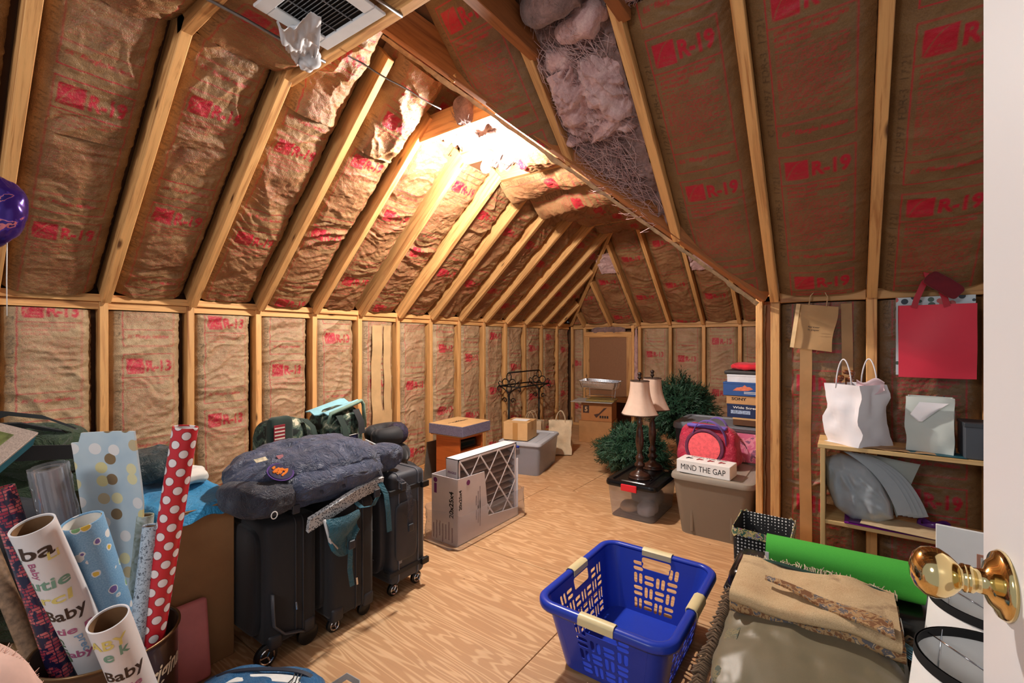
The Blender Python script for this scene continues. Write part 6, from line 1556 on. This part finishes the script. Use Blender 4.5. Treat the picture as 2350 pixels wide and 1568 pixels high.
# on the middle shelf: a bundle of grey plastic bags, purple folders
SM = .4045
t = thing('plastic_bag_bundle', 'bundle of silvery grey plastic bags on the middle shelf', 'plastic bags', (.10, 2.66, SM))
gp = plain('grey_polythene', rgb(196, 202, 208), .14, .06, 8, trans=.35, ior=1.2)
put(t, (0, 0, SM))
def pouch(parent, name, poly, yy, depth, mat, seed, crease=.012, front=True):
    """a stuffed film pouch with the given outline, standing on the shelf at depth yy"""
    Q = [on_y(x, y, yy) for x, y in poly]; n = len(Q); C = sum((Vector(q) for q in Q), Vector())/n
    fine = []
    for i in range(n):
        for k in range(5): fine.append(Q[i].lerp(Q[(i+1) % n], k/5))
    m = len(fine); sides = (1, -1)
    b = MB()
    for sg in sides:
        P = []
        for r_ in np.linspace(0, 1, 16):
            row = []
            for i in range(m+1):
                q = C.lerp(fine[i % m], r_); a_ = 2*math.pi*(i % m)/m
                h_ = depth*math.sqrt(max(0, 1-r_**2.6))+crease*(r_*(1-r_)*4)*float(fbm(q.x*26, q.z*26, 0, seed, 3))+crease*1.2*(r_ > .15)*(1-r_**6)*float(ridge(math.atan2(q.z-.70, q.x+.03)*7, (q-C).length*6, 0, seed+3))
                row.append((q.x, yy-sg*h_, max(q.z-SM, .002)))
            P.append(row)
        b.grid(np.array(P), flip=(sg < 0))
    return b.build(name, mat, parent, True, weld=True)
pouch(t, 'bag_bulk', [(1890, 1050), (1930, 1040), (1985, 1058), (2022, 1100), (2046, 1150), (2052, 1190), (2010, 1203), (1955, 1192), (1915, 1160), (1895, 1110)], 2.645, .085, gp, 33)
for k in range(4):
    off_ = 9*k
    P = []
    for v in np.linspace(0, 1, 16):
        a_ = on_y(1935+12*k+70*v+55*math.sin(v*1.5), 1036+2*k+150*v-20*math.sin(v*3), 2.60+.012*k); c2 = on_y(1955+12*k+78*v+62*math.sin(v*1.5), 1038+2*k+146*v-24*math.sin(v*3), 2.61+.012*k)
        P.append([(a_.x, a_.y, a_.z-SM), ((a_.x+c2.x)/2, (a_.y+c2.y)/2-.004, (a_.z+c2.z)/2-SM), (c2.x, c2.y, c2.z-SM)])
    b = MB(); b.sheet(np.array(P), .0012); b.build('bag_layer', gp, t, True)
A_, B_, C_, D2 = [on_y(x, y, 2.675) for x, y in ((1975, 1040), (2112, 1066), (2058, 1188), (2030, 1120))]
P = [[tuple((A_.lerp(B_, u)).lerp(D2.lerp(C_, u), v)+Vector((0, .006*math.sin(u*6+v*4), -SM))) for v in np.linspace(0, 1, 10)] for u in np.linspace(0, 1, 12)]
b = MB(); b.sheet(np.array(P), .0012); b.build('bag_corner', plain('grey_polythene_flat', rgb(166, 172, 168), .3, .06, 8), t, True)
pm = [plain('purple_gloss_%d' % k, c_, .22) for k, c_ in enumerate((rgb(112, 22, 122), rgb(66, 24, 76), rgb(216, 190, 150)))]
lbs = ('glossy purple folder lowest in the pile on the middle shelf', 'dark plum folder in the pile on the middle shelf', 'cream envelope in the pile of purple folders')
for k in range(3):
    b = MB(); b.rbox((0, 0, 0), (.30-.05*(k == 2), .16, .004), .001, seg=1); tag(b.build('folder', pm[k], None, M=T(.155+.02*k, 2.605-.004*k, SM+.0028+.0046*k) @ RZ(-.06*(k+.3))), lbs[k], 'folder', 'folders on the middle shelf')
b = MB(); b.tube([(.32+.05*math.cos(a), 2.68+.035*math.sin(a), SM+.016+.01*math.sin(3*a)) for a in np.linspace(0, 6.283, 25)[:-1]], .014, 8, closed=True, flat=.5); tag(b.build('purple_ribbon_coil', plain('purple_film', rgb(110, 50, 140), .2, .1, 20, trans=.3), None, True), 'coil of purple ribbon on the middle shelf beside the folders', 'ribbon')
b = MB(); b.rbox((.44, 2.62, SM+.004), (.13, .17, .006), .001, seg=1); tag(b.build('envelope', M['card_light'], None), 'flat tan envelope at the right end of the middle shelf', 'envelope')

# ================================================================ bags hanging on nails
PW = YR-.03
def nail(parent, p): 
    b = MB(); b.tube([p, (p[0], p[1]-.03, p[2]+.004)], .0022, 6); return b.build('nail', M['iron'], parent)
n1 = on_y(1882, 668, YR-.012)
t = thing('paper_bag', 'small brown kraft bag hanging by string handles from a nail', 'bag'); put(t, M_=T(n1.x, PW-.012, n1.z) @ RY(.13))
km = plain('kraft_bag_paper', rgb(184, 142, 94), .6, .08, 10)
b = MB(); h_, w_ = .225, .172
P = [[(-w_/2+w_*u+.004*math.sin(v*7), .012-.010*math.sin(u*3.1)*(1-v)-.004*math.sin(v*5+u*4), -.075-h_*v) for v in np.linspace(0, 1, 16)] for u in np.linspace(0, 1, 12)]
b.sheet(np.array(P), .006); b.build('bag_body', km, t, True)
P = [[(-w_/2-.004+.018*u, -.008-.004*u, -.075-h_*v) for v in np.linspace(0, 1, 8)] for u in np.linspace(0, 1, 3)]
b = MB(); b.sheet(np.array(P), .003); b.build('side_gusset', plain('kraft_light', rgb(216, 182, 134), .6), t)
for yy in (-.004, .014):
    b = MB(); b.tube([(-.036, yy, -.08), (-.036, yy, -.03), (-.02, yy, -.006), (.0, yy, 0), (.02, yy, -.004), (.036, yy, -.03), (.038, yy, -.08)], .0022, 6); b.build('handle', plain('paper_string_%d' % int(yy*1000), rgb(196, 164, 124), .8), t, True)
for k, tx in enumerate(('forever', 'in paper')): lettering(t, tx, .009, T(-.0, -.0135, -.19-.014*k) @ RX(math.pi/2), INK, .05, .015)
b = MB(); b.tube([(0, .03, .004), (0, -.012, .008)], .0022, 6); b.build('nail', M['iron'], t)
# red gift bag, floral bag behind it, dark red ribbon bag
yR = YR-.075
def flat_gift(name, label, px0, px1, py0, py1, yy, mat, th=.02, tilt=0.0, seed=3):
    a_ = on_y(px0, py0, yy); c2 = on_y(px1, py1, yy); w_ = c2.x-a_.x; h_ = a_.z-c2.z
    t = thing(name, label, 'bag'); put(t, M_=T((a_.x+c2.x)/2, yy, a_.z) @ RY(tilt))
    P = [[(-w_/2+w_*u, .004*math.sin(u*5+v*3)+.003*math.sin(v*8), -h_*v) for v in np.linspace(0, 1, 16)] for u in np.linspace(0, 1, 16)]
    b = MB(); b.sheet(np.array(P), th); b.build('bag_body', mat, t, True); return t, w_, h_
tf = NT('floral_paper'); vv = tf.coord('Object'); vo = tf.n('ShaderNodeTexVoronoi'); vo.inputs['Scale'].default_value = 26; tf.l(vv, vo.inputs['Vector']); sp = tf.n('ShaderNodeSeparateColor'); tf.l(vo.outputs['Color'], sp.inputs[0])
tf.set(Base_Color=tf.mix(tf.ramp(vo.outputs['Distance'], [(0, (1, 1, 1, 1)), (.33, (0, 0, 0, 1))], 'CONSTANT'), rgb(206, 220, 226), tf.ramp(sp.outputs[0], [(0, rgb(52, 66, 78)), (.4, rgb(206, 96, 92)), (.7, rgb(70, 96, 84))], 'CONSTANT')), Roughness=.4)
t, w_, h_ = flat_gift('gift_bag', 'white floral gift bag hanging behind the red one', 2056, 2238, 684, 866, YR-.035, tf.m, .016)
for s in (-1, 1):
    band(t, [(s*.06, 0, -.01), (s*.04, -.004, .05), (s*.01, -.004, .10), (0, -.004, .115)], .012, plain('sage_cord_%d' % s, rgb(150, 148, 96), .6), 'handle', wd=(1, 0, .3), th=.002)
redp = plain('red_paper', rgb(222, 44, 68), .42, .04, 6)
t, w_, h_ = flat_gift('gift_bag', 'large plain red gift bag hanging on the right wall', 2062, 2241, 702, 871, YR-.075, redp, .022)
rb2 = plain('red_ribbon', rgb(176, 22, 42), .3, .05)
for s in (-1, 1): band(t, [(s*.055-.02, -.013, -.012), (s*.045-.02, -.015, .03), (s*.02-.02, -.015, .10), (-.018, -.012, .125)], .022, rb2, 'handle', wd=(1, 0, .4*s), th=.002)
b = MB(); b.tube([(-.018, .075, .13), (-.018, -.02, .135)], .0025, 6); b.build('nail', M['iron'], t)
c4 = on_y(2165, 655, YR-.10)
t = thing('velvet_pouch', 'dark red folded velvet pouch hanging above the red gift bag', 'pouch'); put(t, M_=T(c4.x, YR-.115, c4.z) @ RY(.72))
b = MB(); b.soft((.135, .02, .065), 16, 5, .005, 20, 7); b.build('pouch_body', fabric('dark_red_velvet', rgb(104, 8, 26), .35, 18), t, True, weld=True)
band(t, [(-.07, 0, .0), (-.085, 0, .012), (-.095, -.002, .02)], .03, rb2, 'ribbon', wd=(0, .2, 1), th=.003)

# ================================================================ pile in the right foreground
plum = plain('dark_plum_plastic', rgb(58, 46, 56), .5, .05)
tote('storage_bin', 'dark plum storage bin under the fringed cushion', .44, .46, .265, (-.075, 1.49, 0), 0, plum, plum, .03, .92, hollow=False)
tote('storage_bin', 'dark plum storage bin under the white lampshades', .46, .50, .262, (.425, 1.62, 0), 0, plum, plain('plum_lid', rgb(70, 58, 66), .5), .03, .92, hollow=False)
# fringed cushion
t = thing('fringed_cushion', 'olive silk cushion with twisted fringe and tapestry border', 'cushion'); Mcu = T(-.075, 1.475, .342) @ RX(.10); put(t, M_=Mcu)
def cq(q):
    q = q.copy(); x, y = q[..., 0]/.215, q[..., 1]/.235; f = np.clip((1-np.abs(x)**2.4)*(1-np.abs(y)**2.4), 0, 1)**.55; q[..., 2] = q[..., 2]*(.18+.95*f); return q
silk = fabric('olive_silk', rgb(116, 106, 82), .14, 7, 1100, .35)
b = MB(); b.soft((.43, .47, .125), 40, 7, .012, 9, 21, squash=cq); b.build('cushion_body', silk, t, True, weld=True)
fr_m = fabric('brown_fringe', rgb(104, 82, 60), .5, 60, 400)
b = MB(); per = rrect(.445, .485, .03, 0, 4); per2 = []
for i in range(len(per)):
    a_, c2 = Vector(per[i]), Vector(per[(i+1) % len(per)]); n_ = max(1, int((c2-a_).length/.0085))
    for k in range(n_): per2.append((a_.lerp(c2, k/n_), (c2-a_).normalized()))
rg = random.Random(8)
for p, tt_ in per2:
    out = Vector((tt_.y, -tt_.x, 0)); l_ = .030+rg.uniform(-.004, .008); q = tt_*rg.uniform(-.006, .006)
    b.tube([p+out*-.004, p+out*l_*.45+q+Vector((0, 0, .010)), p+out*l_+q*1.5+Vector((0, 0, -.004+rg.uniform(-.008, .004))), p+out*l_*.5+q*2+tt_*.005+Vector((0, 0, -.010)), p+tt_*.006], .0034, 5)
o = b.build('fringe', fr_m, t, True); o['kind'] = 'stuff'
tap = camo('tapestry', [rgb(96, 90, 70), rgb(128, 116, 84), rgb(78, 86, 74), rgb(150, 130, 96)], 60)
for s in (-1, 1):
    P = [[(s*(.165+.035*u), -.21+.42*v, .028*(1-abs(v*2-1)**3)*(1-.6*u)+.012+.004*math.sin(v*20)) for v in np.linspace(0, 1, 20)] for u in np.linspace(0, 1, 5)]
    b = MB(); b.sheet(np.array(P), .01); b.build('border_strip', tap, t, True)
# second cushion edge behind, below the throw
b = MB(); b.soft((.40, .34, .10), 20, 5, .006, 9, 25, M=T(-.09, 1.86, .335)); 
# folded throw
t = thing('woven_throw', 'folded tan tapestry throw with green fringed edge on the cushion', 'throw blanket'); put(t, M_=T(-.075, 1.635, .440) @ RX(.06))
tw = NT('tan_weave'); vv = tw.coord('Object'); w1 = tw.noise(vv, 520, 2); f1 = tw.noise(vv, 10, 4, .6, .6)
tw.set(Base_Color=tw.mix(.35, tw.ramp(f1, [(.35, rgb(196, 160, 114)), (.6, rgb(214, 184, 138)), (.72, rgb(150, 116, 80))]), tw.ramp(w1, [(.3, rgb(120, 88, 56)), (.7, rgb(236, 214, 176))])), Roughness=.9); tw.bump(w1, .5, .002)
rust = camo('rust_weave', [rgb(126, 84, 52), rgb(176, 140, 96), rgb(96, 92, 96), rgb(206, 180, 140)], 44)
def fold(u, v, lay, th):   # u across, v round the fold (0 back edge top -> 1 front -> under)
    pass
def throw_layer(parent, name, mat, w, d, th, zoff, fx, seed, x0=0.0):
    """a folded slab: top sheet runs to the front, turns over a round fold and comes back below"""
    path = []
    for k in range(12): path.append((d/2-d*k/11, th))
    for k in range(1, 8): a_ = math.pi*k/8; path.append((-d/2-th/2*math.sin(a_)*1.3, th/2+th/2*math.cos(a_)))
    for k in range(12): path.append((-d/2+d*k/11, 0.0))
    P = []
    for u in np.linspace(-.5, .5, 26):
        row = []
        for i, (y, z_) in enumerate(path):
            wob = .010*float(fbm(u*5, i*.22, 0, seed, 3))+fx*u*u*-.05
            row.append((x0+w*u, y+.012*float(noise(u*3, 0, 0, seed+3)), zoff+z_+wob+.006*math.sin(u*7)))
        P.append(row)
    b = MB(); b.sheet(np.array(P), .010); return b.build(name, mat, parent, True)
throw_layer(t, 'lower_fold', rust, .41, .21, .028, -.030, .5, 3)
throw_layer(t, 'upper_fold', tw.m, .40, .23, .030, .004, .6, 9, -.004)
P = [[(-.20+.40*u, (.112+.030*v), .036-.022*v+.006*math.sin(u*9)-.018*(u*2-1)**2) for v in np.linspace(0, 1, 5)] for u in np.linspace(0, 1, 24)]
b = MB(); b.sheet(np.array(P), .008); b.build('green_border', fabric('forest_weave', rgb(36, 70, 58), .3, 40, 500), t, True)
b = MB(); rg = random.Random(3)
for k in range(150):
    x = -.205+.41*k/149; z_ = .015-.018*(2*k/149-1)**2
    b.tube([(x, .138, z_), (x+rg.uniform(-.008, .008), .160, z_+rg.uniform(-.002, .01)), (x+rg.uniform(-.014, .014), .182+rg.uniform(-.01, .01), z_+rg.uniform(-.012, .008))], .0013, 4)
o = b.build('fringe', plain('cream_fringe', rgb(196, 182, 156), .9), t, True); o['kind'] = 'stuff'
b = MB()
for k in range(22): y = -.10+.0065*k*.5; b.tube([(.20, y, -.02), (.235, y-.014, -.03+rg.uniform(-.006, .006)), (.265, y-.03+rg.uniform(-.008, .008), -.05)], .0014, 4)
o = b.build('tassel', plain('blue_tassel', rgb(110, 160, 180), .9, .4, 60), t, True); o['kind'] = 'stuff'
P = [[(-.12+.30*u, -.03-.085*u+.030*v*(.3+u), .050+.004*math.sin(u*9)-.006*u) for v in np.linspace(-1, 1, 5)] for u in np.linspace(0, 1, 20)]
b = MB(); b.sheet(np.array(P), .006); b.build('woven_band', rust, t, True)
# black case under the green roll
t = thing('black_case', 'long glossy black case under the green roll', 'case', (-.055, 1.985, 0))
b = MB(); b.rbox((0, 0, .185), (.60, .27, .37), .045, seg=4); b.build('case_body', plain('black_gloss', rgb(14, 14, 15), .22, .1, 30, bump=.1, bscale=14), t, angle=50)
b = MB(); b.tube([p for p in rrect(.604, .274, .046, .30, 6)], .005, 6, closed=True); b.build('seam', M['black_plastic'], t, True)
b = MB(); b.tube([(-.30, -.06, .24), (-.32, -.04, .25), (-.32, .04, .25), (-.30, .06, .24)], .008, 6); b.build('handle', M['black_plastic'], t, True)
# green roll
t = thing('green_foam_roll', 'bright green rolled foam mat lying in front of the bookshelf', 'roll', (-.012, 1.955, .4395)); L = .44
gr = plain('green_foam', rgb(74, 178, 62), .85, .05, 300, bump=.15, bscale=500)
pts = []
for k in range(120):
    a_ = 2*math.pi*3.0*k/119; r_ = .022+.044*k/119; pts.append((r_*math.cos(a_), r_*math.sin(a_)))
P = [[(x, p[0], p[1]) for p in pts] for x in np.linspace(-L/2, L/2, 3)]
b = MB(); b.sheet(np.array(P), .006); b.build('foam_sheet', gr, t, angle=60, M=RZ(.05))
b = MB(); b.rbox((-.215, -.066, -.01), (.012, .002, .055), .0005, seg=1); b.build('paper_label', M['white_paper'], t, M=RZ(.05))
# polka dot fabric bag behind the case
td2 = NT('black_white_dots'); vv = td2.coord('Object', (70, 70, 70)); vo = td2.n('ShaderNodeTexVoronoi'); vo.inputs['Scale'].default_value = 1; vo.inputs['Randomness'].default_value = .1; td2.l(vv, vo.inputs['Vector'])
td2.set(Base_Color=td2.ramp(vo.outputs['Distance'], [(0, rgb(226, 224, 220)), (.30, rgb(20, 20, 22))], 'CONSTANT'), Roughness=.8)
pa, pb_ = on_y(1692, 1200, 2.32), on_y(1820, 1200, 2.32); wB = pb_.x-pa.x
t = thing('fabric_basket', 'black and white polka dot fabric basket with floral lining', 'basket', ((pa.x+pb_.x)/2, 2.32, 0))
lo = []
for k in range(7): f = k/6; lo.append([(x*(.9+.1*f), y, .40*f) for x, y, _ in rrect(wB, .26, .03, 0, 5)])
lo += [[(x*.98, y*.98, .395) for x, y, _ in rrect(wB, .26, .03, 0, 5)], [(x*.9, y*.9, .10) for x, y, _ in rrect(wB, .26, .03, 0, 5)]]
b = MB(); loft(b, lo); b.build('basket_body', td2.m, t, angle=50)
flo = camo('floral_lining', [rgb(44, 90, 74), rgb(214, 190, 120), rgb(70, 96, 150), rgb(206, 110, 70)], 60)
b = MB(); pr = rrect(wB*1.01, .265, .03, 0, 8); P = [[(x*(1+.02*k), y*(1+.03*k), .402-.03*k+.006*math.sin(i*1.3)) for i, (x, y, _) in enumerate(pr+[pr[0]])] for k in (0, .5, 1)]
b.sheet(np.array(P), .004); b.build('floral_cuff', flo, t, True)
# white lampshades
def drum(label, c, r0, r1, h_):
    t = thing('lamp_shade', label, 'lampshade', c, 0, 'white lampshades'); sh = plain('ivory_shade', rgb(232, 230, 226), .75, .02); bk = plain('black_braid', rgb(20, 20, 22), .8)
    b = MB(); b.lathe([(r0, 0), (r1, h_), (r1-.003, h_), (r0-.003, 0)], 56, cap=False); b.v, b.f = b.v, b.f
    b.build('shade_wall', sh, t, True)
    for r_, z_, w_ in ((r1, h_, .022), (r0, 0.022, .022)):
        s = (r1-r0)/h_; b = MB(); b.lathe([(r_+.0014-s*.0, z_-.0), (r_+.0014-s*w_, z_-w_), (r_-.0048-s*w_, z_-w_), (r_-.0048, z_), (r_+.0014, z_)], 56, cap=False); b.build('braid_trim', bk, t, angle=50)
    b = MB()
    for k in range(3): a_ = k*2.094+.4; b.tube([(.02*math.cos(a_), .02*math.sin(a_), h_-.03), ((r1-.004)*math.cos(a_), (r1-.004)*math.sin(a_), h_-.008)], .0018, 5)
    b.tube([(.02*math.cos(a_), .02*math.sin(a_), h_-.03) for a_ in np.linspace(0, 6.283, 17)[:-1]], .002, 5, closed=True)
    for k in range(2):
        a_ = 2.2+k*2.6; b.tube([((r1-.004)*math.cos(a_), (r1-.004)*math.sin(a_), h_-.004), ((r0-.005)*math.cos(a_), (r0-.005)*math.sin(a_), .004)], .0016, 5)
    b.build('spider', M['chrome'], t, True); return t
drum('nearer white lampshade with black braid trim beside the cushion', (.285, 1.455, .262), .168, .145, .235)
drum('farther white lampshade with black braid trim beside the green roll', (.425, 1.83, .262), .190, .155, .25) if False else None
t2 = drum('farther white lampshade with black braid trim behind the nearer one', (.345, 1.79, .262), .160, .14, .238)
b = MB(); b.rbox((0, 0, .10), (.36, .36, .199), .004, seg=1); tag(b.build('white_storage_box', M['white_paper'], None, M=T(.50, 2.08, 0)), 'white box on the floor in front of the bookshelf', 'box')
t = thing('light_bulb', 'white globe light bulb standing inside the nearer lampshade', 'light bulb', (.325, 1.44, .2625))
b = MB(); b.lathe([(0, 0), (.014, 0), (.014, .03), (.02, .04), (.042, .075), (.048, .10), (.042, .125), (.025, .142), (0, .148)], 28); b.build('globe', M['white_plastic'], t, True)
b = MB(); b.rbox((0, 0, .19), (.085, .085, .38), .003, seg=1); tag(b.build('white_carton', M['white_paper'], None, M=T(.10, 1.775, 0)), 'white carton between the cushion and the lampshades', 'box')
pc = on_y(2215, 1265, 2.36)
t = thing('white_frame_card', 'white board with small brown framed print at the right edge', 'board', (pc.x+.03, 2.36, 0), -.1)
b = MB(); b.rbox((0, 0, pc.z/2+.04), (.22, .012, pc.z+.08), .002, seg=1); b.build('board', M['white_plastic'], t)
b = MB(); b.rbox((.045, -.007, pc.z-.035), (.09, .003, .07), .001, seg=1); pf = b.build('print_frame', plain('pinkish_wood', rgb(170, 120, 100), .6), t)
b = MB(); b.rbox((.045, -.0095, pc.z-.035), (.07, .002, .05), .0006, seg=1); b.build('print', plain('grey_print2', rgb(190, 186, 180), .5, .2, 50), pf)

# ================================================================ ceiling register, torn plastic, bulb
vc = on_z(735, 22, ZC-.012)
t = thing('ceiling_register', 'white metal ceiling register with grey louvres', 'vent', (vc.x, vc.y, ZC-.012), .03)
wmt = plain('white_enamel', rgb(226, 228, 230), .35, .03)
Wv, Dv = .36, .30
for (c3, d3) in (((0, Dv/2-.025, 0), (Wv, .05, .012)), ((0, -Dv/2+.025, 0), (Wv, .05, .012)), ((-Wv/2+.03, 0, 0), (.06, Dv-.1, .012)), ((Wv/2-.03, 0, 0), (.06, Dv-.1, .012))):
    b = MB(); b.rbox(c3, d3, .003, seg=1); b.build('frame', wmt, t)
for k in range(13):
    b = MB(); b.rbox((0, 0, 0), (Wv-.12, .012, .0015), .0004, seg=1); b.build('louvre', plain('grey_louvre', rgb(120, 122, 126), .4) if k == 0 else bpy.data.materials['grey_louvre'], t, M=T(0, -.085+.0142*k, .006) @ RX(.7))
for k in range(2):
    b = MB(); b.rbox((-.05+.1*k, 0, -.002), (.004, Dv-.1, .004), .001, seg=1); b.build('cross_bar', bpy.data.materials['grey_louvre'], t)
b = MB(); b.box((0, 0, .035), (Wv-.1, Dv-.08, .05)); b.build('duct_boot', M['dark'], t)
t = thing('plastic_sheet', 'torn white plastic sheet hanging from the ceiling register', 'plastic sheet', (vc.x, vc.y, ZC-.035))
pa, pb_, pc_ = on_z(634, 38, ZC-.02)-vc, on_z(738, 12, ZC-.02)-vc, at_depth(702, 118, 1.93)-vc
P = []
for u in np.linspace(0, 1, 26):
    row = []
    for v in np.linspace(0, 1, 30):
        top_ = pa.lerp(pb_, u); bot_ = pc_+(pb_-pa)*(.62*(u-.5)); p = top_.lerp(bot_, v)
        w_ = .016*float(fbm(u*5, v*4, 0, 4, 3))+.012*float(ridge(u*7+v*2, v*6, 0, 6)); row.append((p.x+w_, p.y-w_*.5, p.z-.03*math.sin(math.pi*v)*.6+w_*.8-.012))
    P.append(row)
b = MB(); b.sheet(np.array(P), .001); b.build('film', plain('milky_film', rgb(226, 228, 232), .2, .04, 20, trans=.25, ior=1.15), t, True)
b = MB(); c5 = at_depth(708, 118, 1.92)-vc; b.soft((.09, .07, .10), 16, 2.4, .03, 24, 9, M=T(*c5)); b.build('bunched_end', bpy.data.materials['milky_film'], t, True, weld=True)
# bare bulb on its holder
t = thing('ceiling_bulb', 'bare glowing light bulb in a holder under the collar ties', 'light bulb', (BULB.x, BULB.y, BULB.z))
em = bpy.data.materials.new('bulb_glow'); em.use_nodes = True; pb = em.node_tree.nodes['Principled BSDF']; pb.inputs['Emission Color'].default_value = (1, .93, .82, 1); pb.inputs['Emission Strength'].default_value = 40; pb.inputs['Base Color'].default_value = (1, 1, 1, 1)
tr = em.node_tree.nodes.new('ShaderNodeTexNoise')
b = MB(); b.lathe([(0, -.055), (.02, -.05), (.03, -.03), (.028, -.008), (.016, .02), (.013, .035)], 24); ob = b.build('bulb_glass', em, t, True); ob.visible_shadow = True
b = MB(); b.lathe([(.013, .036), (.02, .038), (.024, .05), (.045, .062), (.05, .075), (0, .075)], 24); b.build('lamp_holder', M['white_plastic'], t, True)
